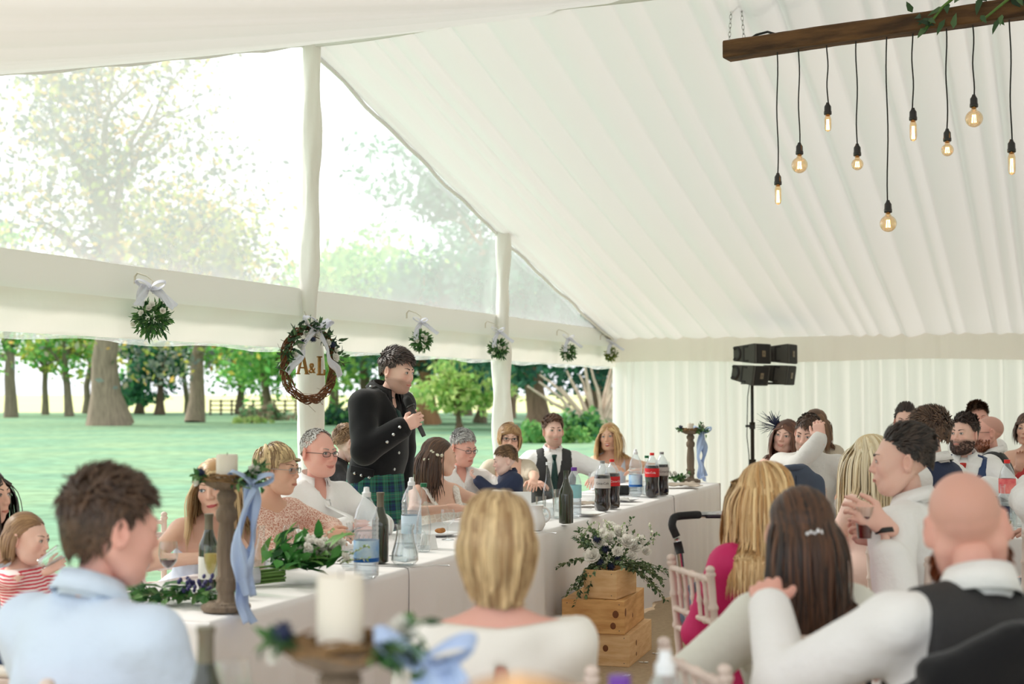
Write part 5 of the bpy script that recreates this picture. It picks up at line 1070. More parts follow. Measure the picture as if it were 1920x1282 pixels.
def round_table(x, y, r, label, lc, zb=.015):
    t = empty('round_table', (x, y, 0), 0, label, 'table'); mb = MB(); mb.lathe([(0, .71), (r, .71), (r, .735), (0, .735)], 40); mb.build('tabletop', m_ply, t, smooth=False)
    for k in range(4): a = pi / 4 + k * pi / 2; mb = MB(); mb.tube([(cos(a) * r * .6, sin(a) * r * .6, 0), (cos(a) * r * .55, sin(a) * r * .55, .71)], .014, 8); mb.build('leg', m_steel, t)
    th = np.linspace(0, 2 * pi, 121); G = []
    for (rr, z) in ((0.01, .742), (r * .5, .742), (r, .742), (r + .012, .73), (r + .02, .73 - (.73 - zb) * .33), (r + .035, .73 - (.73 - zb) * .66), (r + .045, zb)):
        dd = max(0, .742 - z); ra = rr + dd * .07 * np.sin(th * 14) + dd * .03 * np.sin(th * 23 + 1); G.append(np.column_stack([x + ra * np.cos(th), y + ra * np.sin(th), np.full(121, z + .004)]))
    mb = MB(); mb.sheet(np.array(G)[::-1]); tag(mb.build('tablecloth', m_cloth), lc, 'tablecloth')
round_table(1.97, 4.45, .80, 'round table between the bald man and the man in profile', 'white cloth over the round table beside the bald man')
round_table(3.0, 8.55, .82, 'round table in front of the man with the red tie', 'white cloth over the round table in front of the red tie')
round_table(-.17, 2.32, .70, 'round table below the blurred candle', 'white cloth over the round table below the blurred candle', .66)
TZ = TH + .0065
def ont(px, py, z=TZ): D = (CAMH - z) * FPX / (py - 740); return Vector(((px - 960) / FPX * D, D, z))
# ---------------------------------------------------------------- glass, bottles
g_clear = glassm('clear_glass', (.96, .98, .98), .85); g_green = glassm('green_glass', (.25, .62, .38), .8); g_pet = glassm('clear_plastic', (.92, .95, .97), .9, haze=.12, hazecol=(.95, .97, 1))
m_wineb = mat('dark_green_bottle', srgb(38, 44, 24), .12, coat=.5, spec=.7); m_foil = mat('bottle_foil', srgb(120, 112, 96), .4, metal=.4); m_foild = mat('bottle_foil_dark', srgb(60, 58, 50), .35, metal=.4)
m_label = mat('paper_label', srgb(238, 234, 224), .7); m_coke = mat('cola', srgb(28, 12, 10), .15, coat=.6); m_redl = mat('label_red', srgb(214, 32, 38), .45); m_sill = mat('label_silver', srgb(196, 190, 186), .4)
m_redwine = mat('red_wine', srgb(74, 14, 34), .1, coat=.5); m_fizz = mat('sparkling_wine', srgb(222, 206, 140), .15, trans=.5); m_water = glassm('water', (.93, .96, .98), .6, haze=.08)
m_bluel = mat('label_sea_blue', srgb(70, 150, 222), .5, col2=srgb(200, 226, 244), vscale=9); m_blued = mat('label_deep_blue', srgb(24, 96, 176), .45); m_capw = mat('cap_white', srgb(238, 240, 242), .4); m_capr = mat('cap_red', srgb(222, 38, 34), .4); m_capg = mat('cap_green', srgb(24, 104, 66), .35); m_capp = mat('cap_purple', srgb(112, 62, 160), .4); m_capgr = mat('cap_grey', srgb(150, 150, 150), .4)
m_tw = mat('letter_white', (.9, .9, .9), .5); m_td = mat('letter_dark', srgb(40, 36, 36), .5); m_tg = mat('letter_gold', srgb(150, 104, 40), .4, metal=.4, var=.3, vscale=40)
def text_mesh(txt, size):
    cu = bpy.data.curves.new('lettering', 'FONT'); cu.body = txt; cu.size = size; cu.align_x = 'CENTER'; cu.align_y = 'CENTER'; cu.resolution_u = 3
    o = bpy.data.objects.new('lettering', cu); COL.objects.link(o); bpy.context.view_layer.update(); me = bpy.data.meshes.new_from_object(o.evaluated_get(bpy.context.evaluated_depsgraph_get()))
    bpy.data.objects.remove(o); V = np.array([v.co[:] for v in me.vertices]); F = [list(p.vertices) for p in me.polygons]; bpy.data.meshes.remove(me); return V, F
def wrap_text(txt, size, r, z, parent, m, ang=-pi / 2, vertical=False):
    V, F = text_mesh(txt, size); x, y = (V[:, 0], V[:, 1]) if not vertical else (-V[:, 1], V[:, 0]); th = ang + x / r
    W = np.column_stack([(r + .0012) * np.cos(th), (r + .0012) * np.sin(th), z + y]); me = bpy.data.meshes.new('lettering'); me.from_pydata([tuple(v) for v in W], [], F); me.materials.append(m); o = bpy.data.objects.new('lettering', me); COL.objects.link(o); o.parent = parent; return o
def L_(parent, nm, prof, m, seg=20, smooth=True, **k): mb = MB(); mb.lathe(prof, seg, **k); return smooth_edges(mb.build(nm, m, parent, smooth=smooth), 50)
def thing(nm, p, label, cat, group=None, rz=0): return empty(nm, p, rz, label, cat, group)
def wine_bottle(p, label, h=.30, foil=True, lab=False, m=m_wineb, group='bottles on the tables', rz=0, foilm=None, champ=False):
    o = thing('wine_bottle', p, label, 'bottle', group, rz); k = h / .30; R0 = .038 if not champ else .043
    L_(o, 'glass_body', [(0, .004), (R0 * .7, .002), (R0, .008), (R0, .16 * k), (R0 * .94, .185 * k), (R0 * .6, .215 * k), (.0165, .24 * k), (.0145, .26 * k), (.0145, .292 * k), (.0165, .293 * k), (.0165, h), (.011, h), (.011, h - .02)], m)
    if foil: L_(o, 'foil', [(.0168, .235 * k), (.0158, .26 * k), (.0158, .287 * k), (.0178, .29 * k), (.0178, h + .001), (0, h + .002)], foilm or m_foil)
    if lab: L_(o, 'label', [(R0 + .0008, .05), (R0 + .0012, .052), (R0 + .0012, .135), (R0 + .0008, .137)], m_label)
    return o
def clear_bottle(p, label, h=.29, cap=None, water=.3, group='bottles on the tables', lab=None):
    o = thing('glass_bottle', p, label, 'bottle', group); k = h / .29; R0 = .036
    L_(o, 'glass_body', [(0, .004), (R0 * .8, .001), (R0, .01), (R0, .12 * k), (R0 * .88, .15 * k), (R0 * .5, .2 * k), (.0145, .23 * k), (.013, .275 * k), (.0155, .277 * k), (.0155, h)], g_clear)
    if water: L_(o, 'water', [(0, .006), (R0 - .003, .01), (R0 - .003, .12 * k * water * 2), (0, .12 * k * water * 2)], m_water)
    if cap: L_(o, 'cap', [(.0165, h - .016), (.0165, h + .002), (0, h + .003)], cap)
    if lab: L_(o, 'label', [(R0 + .0008, .04), (R0 + .001, .042), (R0 + .001, .105), (R0 + .0008, .107)], lab)
    return o
def water_bottle(p, label, h=.34, cap=m_capw, R0=.048, fill=.55, group='bottles on the tables', labz=(.07, .16), labm=m_bluel, band=True):
    o = thing('water_bottle', p, label, 'bottle', group); pr = [(0, .01), (R0 * .7, .0), (R0, .015), (R0, .05)]
    z = .05
    while z < h * .66: pr += [(R0 * .955, z + .006), (R0, z + .014), (R0, z + .02)]; z += .02
    pr += [(R0 * .97, h * .7), (R0 * .8, h * .8), (R0 * .45, h * .9), (.016, h * .94), (.0155, h - .012)]
    L_(o, 'plastic_body', pr, g_pet, 22); L_(o, 'water', [(0, .012), (R0 - .004, .016), (R0 - .004, h * fill), (0, h * fill)], m_water)
    L_(o, 'cap', [(.0185, h - .022), (.0185, h - .004), (.013, h), (.011, h + .018), (0, h + .02)] if cap is m_capw else [(.0185, h - .022), (.0185, h), (0, h + .001)], cap)
    l = L_(o, 'label', [(R0 + .001, labz[0]), (R0 + .0015, labz[0] + .003), (R0 + .0015, labz[1] - .003), (R0 + .001, labz[1])], labm, 22)
    if band: L_(l, 'label_band', [(R0 + .002, labz[0] + .002), (R0 + .002, labz[0] + .018)], m_blued, 22)
    return o
def cola(p, label, diet=False, rz=0, fill=.72):
    h = .33; o = thing('cola_bottle', p, label, 'bottle', 'cola bottles on the long table', rz); R0 = .0535
    wob = lambda th, z: np.where(z[:, None] < .05, 1 + .10 * np.cos(5 * th)[None] * np.clip((.05 - z[:, None]) / .04, 0, 1), 1.)
    body = [(0, .012), (.03, .0), (.046, .008), (.0535, .035), (.052, .07), (.0485, .10), (.051, .13), (.0535, .15), (.0535, .215), (.051, .235), (.04, .265), (.022, .295), (.0145, .305), (.0145, h - .016)]
    fz = h * fill; fl = [(r * .97, z) for r, z in body if z < fz]; fl.append((np.interp(fz, [z for r, z in body], [r for r, z in body]) * .96, fz)); fl.append((0, fz))
    L_(o, 'plastic_body', body, g_pet, 30, wob=wob); L_(o, 'cola', fl, m_coke, 30, wob=wob)
    L_(o, 'cap', [(.0165, h - .018), (.0165, h), (0, h + .001)], m_capgr if diet else m_capr)
    l = L_(o, 'label', [(.0545, .152), (.0548, .155), (.0548, .213), (.0545, .216)], m_sill if diet else m_redl, 26)
    wrap_text('Coca-Cola', .021, .0548, .184, l, m_td if diet else m_tw, -pi / 2 - .35)
    return o
def wine_glass(p, label, h=.19, R0=.038, liquid=None, fill=.5, group='glasses on the tables', kind='wine_glass'):
    o = thing(kind, p, label, 'glass', group); b0 = h * .45
    bowl = [(.004, b0), (.018, b0 + .006), (R0 * .85, b0 + (h - b0) * .25), (R0, b0 + (h - b0) * .5), (R0 * .95, b0 + (h - b0) * .8), (R0 * .86, h)] if kind == 'wine_glass' else [(.004, h * .42), (.012, h * .45), (.022, h * .58), (.026, h * .75), (.0255, h)]
    L_(o, 'bowl', bowl, g_clear); L_(o, 'stem', [(0, .004), (.033, .0), (.033, .002), (.006, .006), (.0035, .02), (.0035, bowl[0][1]), (0, bowl[0][1] + .002)], g_clear)
    if liquid:
        zt = bowl[0][1] + (h - bowl[0][1]) * fill; zs = [b[1] for b in bowl]; rs = [b[0] for b in bowl]; pr = [(r * .95, z + .001) for r, z in bowl if z < zt] + [(np.interp(zt, zs, rs) * .95, zt), (0, zt)]; L_(o, 'wine', pr, liquid)
    return o
def tumbler(p, label, h=.10, R0=.034, group='glasses on the tables'):
    o = thing('tumbler', p, label, 'glass', group); L_(o, 'glass_wall', [(R0 * .85, .006), (R0 * .86, .0), (R0, h), (R0 - .003, h), (R0 * .82, .008)], g_clear); L_(o, 'glass_base', [(0, .0), (R0 * .84, .0), (R0 * .84, .008), (0, .008)], g_clear); return o
def plate(p, label, r=.10):
    o = thing('side_plate', p, label, 'plate', 'side plates on the long table'); L_(o, 'plate_body', [(0, .004), (r * .6, .003), (r, .016), (r * .99, .019), (r * .6, .007), (0, .007)], mat('china_white', srgb(240, 240, 240), .25), 28); return o
m_napk = mat('napkin_taupe', srgb(186, 172, 158), .9, bump=.2, bscale=40); m_paper = mat('white_paper', srgb(240, 240, 238), .8)
def napkin(p, label, rz=0, w=.22, m=m_napk, seed=0, hgt=.03):
    r = np.random.default_rng(seed); n = 20; U, Vv = np.meshgrid(np.linspace(-1, 1, n), np.linspace(-1, 1, n), indexing='ij'); z = np.zeros_like(U)
    for i in range(5): a = r.uniform(0, 3); z = z + np.abs(np.sin((U * cos(a) + Vv * sin(a)) * r.uniform(2, 4) + r.uniform(0, 6)))
    z = .006 + z / 5 * hgt * (1.2 - .6 * (U ** 2 + Vv ** 2) / 2); G = np.stack([U * w / 2 * (1 + .1 * np.sin(Vv * 5)), Vv * w * .3 * (1 + .15 * np.sin(U * 4)), z], -1); mb = MB(); mb.sheet(G); o = mb.build('napkin', m); sol(o, .003); o.location = p; o.rotation_euler[2] = rz; return tag(o, label, 'napkin', 'napkins on the long table')
# top table, near to far
wine_glass(ont(268, 1116), 'red wine glass half hidden by the man in blue', liquid=m_redwine, fill=.42); wine_glass(ont(319, 1104), 'red wine glass beside the tied berry sprig', liquid=m_redwine, fill=.34)
wine_bottle(ont(394, 1106), 'white wine bottle with blank label beside the near candlestick', lab=True); wine_glass(ont(398, 1114), 'champagne flute of pale fizz beside the near candlestick', h=.19, liquid=m_fizz, fill=.72, kind='champagne_flute')
clear_bottle(ont(446, 1106), 'green glass bottle standing behind the near candlestick', h=.24, water=0).children[0].data.materials[0] = g_green
clear_bottle(ont(492, 1082), 'clear glass bottle in front of the lace dress', h=.22, water=.4); tumbler(ont(512, 1078), 'low tumbler left of the tied bouquet'); wine_glass(ont(548, 1064), 'empty wine glass behind the tied bouquet'); tumbler(ont(575, 1058), 'tumbler behind the leaves of the tied bouquet')
clear_bottle(ont(657, 1064), 'small clear bottle left of the large water bottle', h=.2, water=.5); water_bottle(ont(688, 1082), 'large water bottle with sea blue label beside the tied bouquet', h=.36, R0=.052); wine_bottle(ont(714, 1054), 'tall brown wine bottle behind the large water bottle', h=.32)
wine_glass(ont(743, 1040), 'champagne flute behind the glass jug', h=.17, kind='champagne_flute'); water_bottle(ont(772, 1024), 'water bottle without cap in front of the kilt', h=.33, R0=.05, labm=mat('label_pale_blue', srgb(206, 226, 240), .5), band=False)
clear_bottle(ont(795, 1032), 'clear glass bottle with green screw cap', h=.33, cap=m_capg, water=.1); wine_glass(ont(840, 1010), 'wine glass in front of the bride', h=.16); plate(ont(825, 1003), 'side plate with a biscuit in front of the bride')
mb = MB(); p = ont(826, 1002); mb.ell((p.x, p.y, p.z + .025), (.03, .022, .014), 8, 12); mb.ell((p.x + .012, p.y - .01, p.z + .032), (.016, .014, .01), 6, 8); tag(mb.build('biscuit', mat('biscuit', srgb(196, 132, 72), .8, var=.3, vscale=60, bump=.6, bscale=90)), 'golden biscuit on the side plate before the bride', 'biscuit')
j = thing('glass_jug', ont(760, 1056), 'clear glass water jug with curved handle', 'jug'); L_(j, 'jug_body', [(0, .004), (.045, .0), (.062, .02), (.06, .05), (.043, .11), (.038, .15), (.045, .178), (.044, .18), (.036, .15), (.041, .11), (.057, .05), (.058, .02), (0, .008)], g_clear, 26); L_(j, 'water', [(0, .009), (.056, .02), (.056, .05), (.045, .095), (0, .095)], m_water)
mb = MB(); a = np.linspace(1.9, -1.7, 12); mb.tube([(.05 + .045 * cos(x) , 0, .11 + .055 * sin(x)) for x in a], .006, 8); mb.build('handle', g_clear, j)
mb = MB(); p = ont(805, 1027); V = np.array([(-.035, -.03, 0), (.035, -.03, 0), (-.035, .03, 0), (.035, .03, 0), (-.035, 0, .07), (.035, 0, .07)]); mb.add(V, [np.array([(0, 1, 5, 4), (3, 2, 4, 5)])]); o = mb.build('place_card', m_paper, smooth=False); sol(o, .001); o.location = p; o.rotation_euler[2] = .5; tag(o, 'small folded white place card beside the green capped bottle', 'card')
for i, (px, py, l) in enumerate(((806, 1062, 'silver fork lying beside the glass jug'), (1012, 1000, 'silver knife lying before the white jug'), (1085, 954, 'silver knife lying beside the purple capped bottle'))):
    p = ont(px, py); mb = MB(); mb.tube([(-.09, 0, .004), (-.02, 0, .006), (.03, 0, .01), (.09, 0, .005)], [.004, .003, .004, .009], 6, flat=.4); o = mb.build('cutlery', m_silver); o.location = p; o.rotation_euler[2] = (.35, .1, .3)[i]; tag(o, l, 'cutlery', 'cutlery on the long table')
p = ont(952, 990); o = thing('menu_card', (p.x, p.y + .02, p.z), 'white menu card standing in front of the small boy', 'card'); mb = MB(); mb.box((0, 0, .11), (.27, .004, .2), rot=rotx(-.15)); mb.build('card_front', m_paper, o, smooth=False); mb = MB(); mb.box((0, .055, .1), (.27, .004, .2), rot=rotx(.25)); mb.build('card_back', m_paper, o, smooth=False)
j = thing('cream_jug', ont(1004, 992), 'white china jug beside the blonde bob', 'jug'); L_(j, 'jug_body', [(0, .004), (.04, .0), (.056, .03), (.055, .06), (.04, .10), (.04, .125), (.048, .14), (.045, .14), (.036, .125), (.036, .1), (0, .05)], MATS['china_white'], 24); mb = MB(); a = np.linspace(1.7, -1.5, 10); mb.tube([(.045 + .035 * cos(x), 0, .085 + .042 * sin(x)) for x in a], .006, 8); mb.build('handle', MATS['china_white'], j)
napkin(ont(990, 972), 'crumpled white napkin behind the white jug', .3, .2, m_paper, 1, .08)
clear_bottle(ont(1028, 968), 'clear glass bottle left of the dark wine bottle', h=.34, cap=m_capw, water=.2); tumbler(ont(1014, 965), 'tumbler left of the tall clear bottle', .12); tumbler(ont(1046, 970), 'tumbler beside the dark wine bottle', .13); tumbler(ont(1050, 956), 'tumbler behind the dark wine bottle', .14, .04)
wine_bottle(ont(1061, 981), 'dark green uncorked wine bottle in front of the waistcoat man', h=.315, foil=False, champ=True); water_bottle(ont(1076, 968), 'water bottle with purple cap behind the dark wine bottle', h=.31, cap=m_capp, R0=.046, labm=mat('label_aqua', srgb(150, 206, 214), .5), labz=(.12, .2), band=False, fill=.4)
plate(ont(1105, 965), 'side plate right of the dark wine bottle'); napkin(ont(1095, 948), 'taupe napkin lying left of the silver label cola', .4, .22, m_napk, 2); wine_glass(ont(1112, 938), 'tall wine glass beside the outstretched arm', .2)
cola(ont(1129, 957), 'cola bottle with silver label and grey cap before the waistcoat man', True, .3); cola(ont(1147, 952), 'cola bottle with red label tucked behind the silver label one', False, .9)
plate(ont(1172, 938), 'side plate right of the front cola bottles'); napkin(ont(1160, 944), 'white napkin beside the front cola bottles', .2, .14, m_paper, 3, .05)
p = ont(1165, 926); mb = MB(); mb.box((0, 0, .035), (.12, .09, .07), bev=.01); mb.tube([(-.045, -.045, .045), (-.045, -.09, .045)], [.04, .036], 16); o = mb.build('camera', mat('camera_black', (.02, .02, .02), .4)); o.location = p; tag(o, 'small black camera lying behind the front cola bottles', 'camera'); smooth_edges(o)
o = thing('notebook', ont(1176, 919), 'grey notebook lying beside the black camera', 'notebook', rz=.3); mb = MB(); mb.box((0, 0, .012), (.13, .1, .024), bev=.002); mb.build('pages', m_paper, o, smooth=False); mb = MB(); mb.box((0, 0, .002), (.135, .105, .004)); mb.box((0, 0, .026), (.135, .105, .003)); mb.build('cover', mat('notebook_cover', srgb(90, 88, 86), .7), o, smooth=False)
water_bottle(ont(1191, 929), 'water bottle with blue label in front of the laughing woman', h=.335, R0=.05); clear_bottle(ont(1212, 928), 'clear bottle with green cap beside the red label cola', h=.3, cap=m_capg, water=.3)
cola(ont(1222, 931), 'cola bottle with red label and red cap before the laughing woman', False, -.1); cola(ont(1240, 928), 'cola bottle with silver label behind the red label one at the far end', True, .8)
napkin(ont(1276, 914), 'taupe napkin at the foot of the far candlestick', .1, .3, m_napk, 4, .04); napkin(ont(1292, 911), 'folded taupe napkin right of the far candlestick', .9, .18, m_napk, 5, .04); wine_glass(ont(1247, 906), 'wine glass left of the far candlestick', .19)
# ---------------------------------------------------------------- greenery helpers
m_gleaf = mat('garden_leaf', (1, 1, 1), .45, attr=True, trans=.25, spec=.4); m_petal = mat('white_petal', srgb(246, 243, 236), .6, trans=.25); m_stem = mat('green_stem', srgb(96, 130, 62), .6); m_thistle = mat('thistle_blue', srgb(40, 48, 78), .7); m_berry = mat('berry_blue', srgb(62, 58, 108), .5)
def leaf_geo(p, d, n, ln, wd):
    d = np.asarray(d, float); d = d / np.linalg.norm(d); n = np.asarray(n, float); n = n - d * (n @ d); n /= np.linalg.norm(n) + 1e-9; s = np.cross(d, n); p = np.asarray(p, float)
    V = [p, p + d * ln * .35 + s * wd + n * wd * .25, p + d * ln * .4 - n * wd * .1, p + d * ln * .35 - s * wd + n * wd * .25, p + d * ln * .75 + s * wd * .6 - n * ln * .05, p + d * ln * .75 - n * ln * .12, p + d * ln * .75 - s * wd * .6 - n * ln * .05, p + d * ln - n * ln * .2]
    return np.array(V), [np.array([(0, 2, 1), (0, 3, 2), (4, 5, 7), (5, 6, 7)]), np.array([(1, 2, 5, 4), (2, 3, 6, 5)])]
GC = [srgb(62, 106, 56), srgb(84, 132, 70), srgb(44, 84, 50), srgb(112, 150, 92)]
def add_leaf(mb, r, p, d, n, ln, wd, cols=GC): mb.c = tuple(np.array(cols[r.integers(0, len(cols))]) * r.uniform(.75, 1.15)); mb.add(*leaf_geo(p, d, n, ln, wd))
def sprig(parent, r, p, d, ln, nl, ll, lw, cols=GC, droop=.6, nm='sprig', zfl=None):
    mb = MB(); P = [np.asarray(p, float)]; dd = np.asarray(d, float) / np.linalg.norm(d)
    for i in range(7): dd = dd + np.array([0, 0, -droop / 7]) + r.normal(size=3) * .06; dd /= np.linalg.norm(dd); P.append(P[-1] + dd * ln / 7)
    mb.c = (.18, .22, .1); mb.tube(P, np.linspace(.0025, .001, 8), 4)
    for i in range(nl):
        t = (i + 1) / nl * 6.9; k = int(t); q = P[k] + (P[min(k + 1, 7)] - P[k]) * (t - k); a = r.normal(size=3); a -= dd * (a @ dd); a /= np.linalg.norm(a); add_leaf(mb, r, q, a * .8 + dd * .7, r.normal(size=3) + [0, 0, 1], ll * r.uniform(.7, 1.2), lw * r.uniform(.7, 1.2), cols)
    if zfl is not None:
        for v_ in mb.V: v_[:, 2] = np.maximum(v_[:, 2], zfl)
    return mb.build(nm, m_gleaf, parent, attr=True, smooth=False)
def rose(parent, p, r0, d=(0, 0, 1), m=m_petal, seed=0, nm='white_flower'):
    r = np.random.default_rng(seed); mb = MB(); d = np.asarray(d, float) / np.linalg.norm(d); x = np.cross(d, (.3, .5, .9)); x /= np.linalg.norm(x); y = np.cross(d, x); M = np.column_stack([x, y, d])
    for ly, (k, rr, tilt) in enumerate(((3, .35, .2), (5, .6, .5), (6, .85, .85), (6, 1.0, 1.2))):
        for i in range(k):
            a = 2 * pi * i / k + ly * .7; u, v = np.meshgrid(np.linspace(-1, 1, 5), np.linspace(0, 1, 4), indexing='ij'); wd = .62 * rr * np.sin(pi * (.18 + .72 * v)) ; rad = rr * (.25 + .75 * v ** .7 * np.sin(min(1.3, tilt + .35))); zz = (v ** 1.2) * np.cos(tilt * .8) * .75 + (1 - ly / 4) * .25 - .12 * u * u
            an = a + u * wd / np.maximum(rad, .15); G = np.stack([rad * np.cos(an), rad * np.sin(an), zz], -1) * r0; G = G + r.normal(size=(5, 4, 3)) * r0 * .03; mb.sheet(G @ M.T + np.asarray(p))
    return mb.build(nm, m, parent)
def thistle(parent, p, r0, seed=0):
    r = np.random.default_rng(seed); mb = MB(); p = np.asarray(p, float); mb.ell(p, (r0 * .6,) * 3, 6, 8)
    for i in range(70): d = r.normal(size=3); d /= np.linalg.norm(d); mb.tube([p + d * r0 * .5, p + d * r0], [r0 * .1, r0 * .02], 3)
    return mb.build('blue_thistle', m_thistle, parent)
m_rib = mat('ribbon_pale_blue', srgb(198, 216, 244), .4, trans=.3, bump=.1, bscale=8); m_ribw = mat('ribbon_white', srgb(238, 238, 246), .5, trans=.35)
def ribbon(parent, P, w, m, nm='ribbon_tail', tw_=1.2, up=(1, 0, 0), seed=0, fold=.25):
    P = np.asarray(P, float); ts = np.linspace(0, len(P) - 1, 34); Q = np.column_stack([np.interp(ts, np.arange(len(P)), P[:, i]) for i in range(3)]); k = np.ones(5) / 5
    for i in range(3): q = np.pad(Q[:, i], 2, mode='edge'); Q[:, i] = np.convolve(q, k, 'valid')
    T = np.gradient(Q, axis=0); T /= np.linalg.norm(T, axis=1)[:, None]; G = []; r = np.random.default_rng(seed); ph = r.uniform(0, 6)
    for i in range(34):
        u = np.asarray(up, float); u = u - T[i] * (u @ T[i]); u /= np.linalg.norm(u); n = np.cross(T[i], u); a = tw_ * sin(i / 33 * 5 + ph); s = u * cos(a) + n * sin(a); n2 = np.cross(T[i], s)
        G.append([Q[i] + s * w * f + n2 * w * fold * sin(f * 5 + i * .3 + ph) for f in np.linspace(-1, 1, 9)])
    mb = MB(); mb.sheet(np.array(G)); return sol(mb.build(nm, m, parent), .0008)
def bow(parent, p, w, m, d=(0, -1, 0), seed=0):
    p = np.asarray(p, float)
    for q, el in ((-1, .5), (1, .35)):
        a = np.linspace(0, 2 * pi, 14); P = [p + np.array([q * (1 - cos(x)) * w * 1.05, -sin(x) * w * .3 - .01, (1 - cos(x)) * w * el + sin(x) * w * .45]) for x in a]; ribbon(parent, P, w * .5, m, 'bow_loop', .15, (0, 1, .4), seed + q + 10, .12)
    mb = MB(); mb.ell(p + np.array([0, -.008, 0]), (w * .22, w * .2, w * .28), 7, 10); mb.build('bow_knot', m, parent)
# candlesticks
m_oldw = mat('weathered_wood', srgb(134, 116, 98), .85, var=.35, vscale=9, bump=.6, bscale=26, stretch=(2, 2, .3)); m_wax = mat('candle_wax', srgb(244, 236, 222), .5, trans=.25); m_nest = mat('twig_nest', srgb(140, 108, 70), .8, var=.3, vscale=40)
def candlestick(p, label, k=1., cw=.04, ch=.095, seed=0, tails=True, rib=1., bx=.1, zmin=-1.):
    o = thing('candlestick', p, label, 'candlestick', 'weathered candlesticks'); r = np.random.default_rng(seed); H = .43 * k
    L_(o, 'foot', [(0, 0), (.085, 0), (.088, .008), (.086, .018), (.07, .022), (.066, .028), (0, .03)], m_oldw, 28)
    L_(o, 'turned_stem', [(.042, .026), (.032, .034), (.029, .06 * k), (.037, .075 * k), (.033, .095 * k), (.038, .102 * k), (.038, .112 * k), (.031, .12 * k), (.032, .15 * k), (.0345, .2 * k), (.031, .26 * k), (.026, .302 * k), (.035, .312 * k), (.0385, .33 * k), (.037, .345 * k), (.027, .36 * k), (.027, .372 * k), (.035, .385 * k), (.035, .4 * k), (.026, .412 * k), (.028, H - .008)], m_oldw, 24)
    L_(o, 'dish', [(0, H - .012), (.04, H - .012), (.075, H + .004), (.084, H + .02), (.078, H + .022), (.06, H + .01), (0, H + .008)], m_oldw, 28)
    mb = MB()
    for i in range(46):
        a0 = r.uniform(0, 2 * pi); ra = r.uniform(.05, .092); z0 = H + .016 + r.uniform(0, .022); sp = r.uniform(.8, 2.2); mb.tube([((ra + .006 * sin(t * 5)) * cos(a0 + t * sp), (ra + .006 * sin(t * 5)) * sin(a0 + t * sp), z0 + .008 * sin(t * 4 + i)) for t in np.linspace(0, 1, 7)], .0026, 4)
    mb.build('twig_nest', m_nest, o)
    c = L_(o, 'candle', [(0, H + .01), (cw, H + .01), (cw, H + .01 + ch), (cw * .93, H + .014 + ch), (cw * .6, H + .008 + ch), (0, H + .006 + ch)], m_wax, 26); mb = MB(); mb.tube([(0, 0, H + ch), (.001, 0, H + ch + .022)], .0012, 5); mb.build('wick', mat('wick', (.05, .04, .03), .9), c)
    for i in range(17):
        lf = i < 5; a = r.uniform(2.7, 3.9) if lf else r.uniform(-1.0, .6); sprig(o, r, (.065 * cos(a), .065 * sin(a), H + .025), (cos(a), sin(a) * .6 - .3, .5 if lf else r.uniform(-.3, 1.2)), r.uniform(.035, .06) if lf else r.uniform(.05, .1), 7, .03 if lf else .04, .009, droop=.5)
    thistle(o, (-.088, -.03, H + .05), .022, seed); rose(o, (.1, -.03, H + .055), .024, (.4, -.6, .6), seed=seed); rose(o, (-.1, -.02, H + .012), .016, (-.5, -.6, .3), seed=seed + 1)
    bow(o, (bx, -.05, H + .012), .038, m_rib, seed=seed)
    if tails:
        ribbon(o, [(.1, -.06, H + .01), (.075, -.09, H - .1), (.05, -.085, H - .2), (.085, -.1, H - .3), (.07, -.1, max(H - .4, zmin)), (.12, -.14, max(H - .47, zmin))], .034 * rib, m_rib, seed=seed + 2); ribbon(o, [(.1, -.06, H + .01), (.11, -.085, H - .1), (.11, -.08, H - .2), (.075, -.09, H - .29), (.11, -.12, max(H - .38, zmin))], .03 * rib, m_rib, seed=seed + 3)
    return o
candlestick(ont(427, 1140), 'weathered candlestick with cream candle and blue ribbon on the near table end', 1.02, .038, .098, 1)
c2 = candlestick(ont(1294, 903), 'weathered candlestick with pale blue ribbon at the far table end', 1.0, .03, .07, 2, zmin=.035); c2.rotation_euler[2] = .0
p = at(640, 1244, 2.3); cs3 = candlestick((p.x, p.y, .749), 'blurred candlestick with tall white candle on the front round table', (p.z - .746) / .43, .0375, .125, 3, tails=False, bx=.14); ribbon(cs3, [(.14, -.05, p.z - .746), (.18, -.08, p.z - .77), (.2, -.1, p.z - .83), (.19, -.12, p.z - .9)], .035, m_rib, seed=3, tw_=.4)
# greenery lying on the table
def loose_foliage(nm, p, label, spec, rz=0):
    o = thing(nm, p, label, 'foliage', rz=rz); spec(o); return o
def berry_sprig(o):
    r = np.random.default_rng(8)
    for i in range(15): a = r.uniform(2.2, 4.2) if i < 10 else r.uniform(-.8, .8); sprig(o, r, (r.uniform(-.08, .1), r.uniform(-.04, .04), .03), (cos(a), sin(a) * .7, .35), r.uniform(.1, .2), 8, .055, .016, droop=.7, zfl=.004)
    for i in range(9): a = r.uniform(0, 6.28); mb = MB(); mb.add(*[x for x in leaf_geo((r.uniform(-.12, .1), r.uniform(-.05, .05), .05), (cos(a), sin(a), .35), (0, 0, 1), .10, .022)]); mb.C = [np.tile(np.array(GC[i % 4], np.float32) * 1.15, (8, 1))]; mb.build('leaf', m_gleaf, o, attr=True)
    for i in range(34): mb = MB(); mb.ell((.09 + r.normal() * .035, r.normal() * .03 - .02, .045 + r.uniform(0, .05)), (.0075, .0075, .011), 5, 7, rot=rotx(r.uniform(0, 3))); mb.build('berry', m_berry, o)
loose_foliage('berry_sprig', ont(326, 1128), 'low spray of green leaves with dark blue berries beside the near candlestick', berry_sprig)
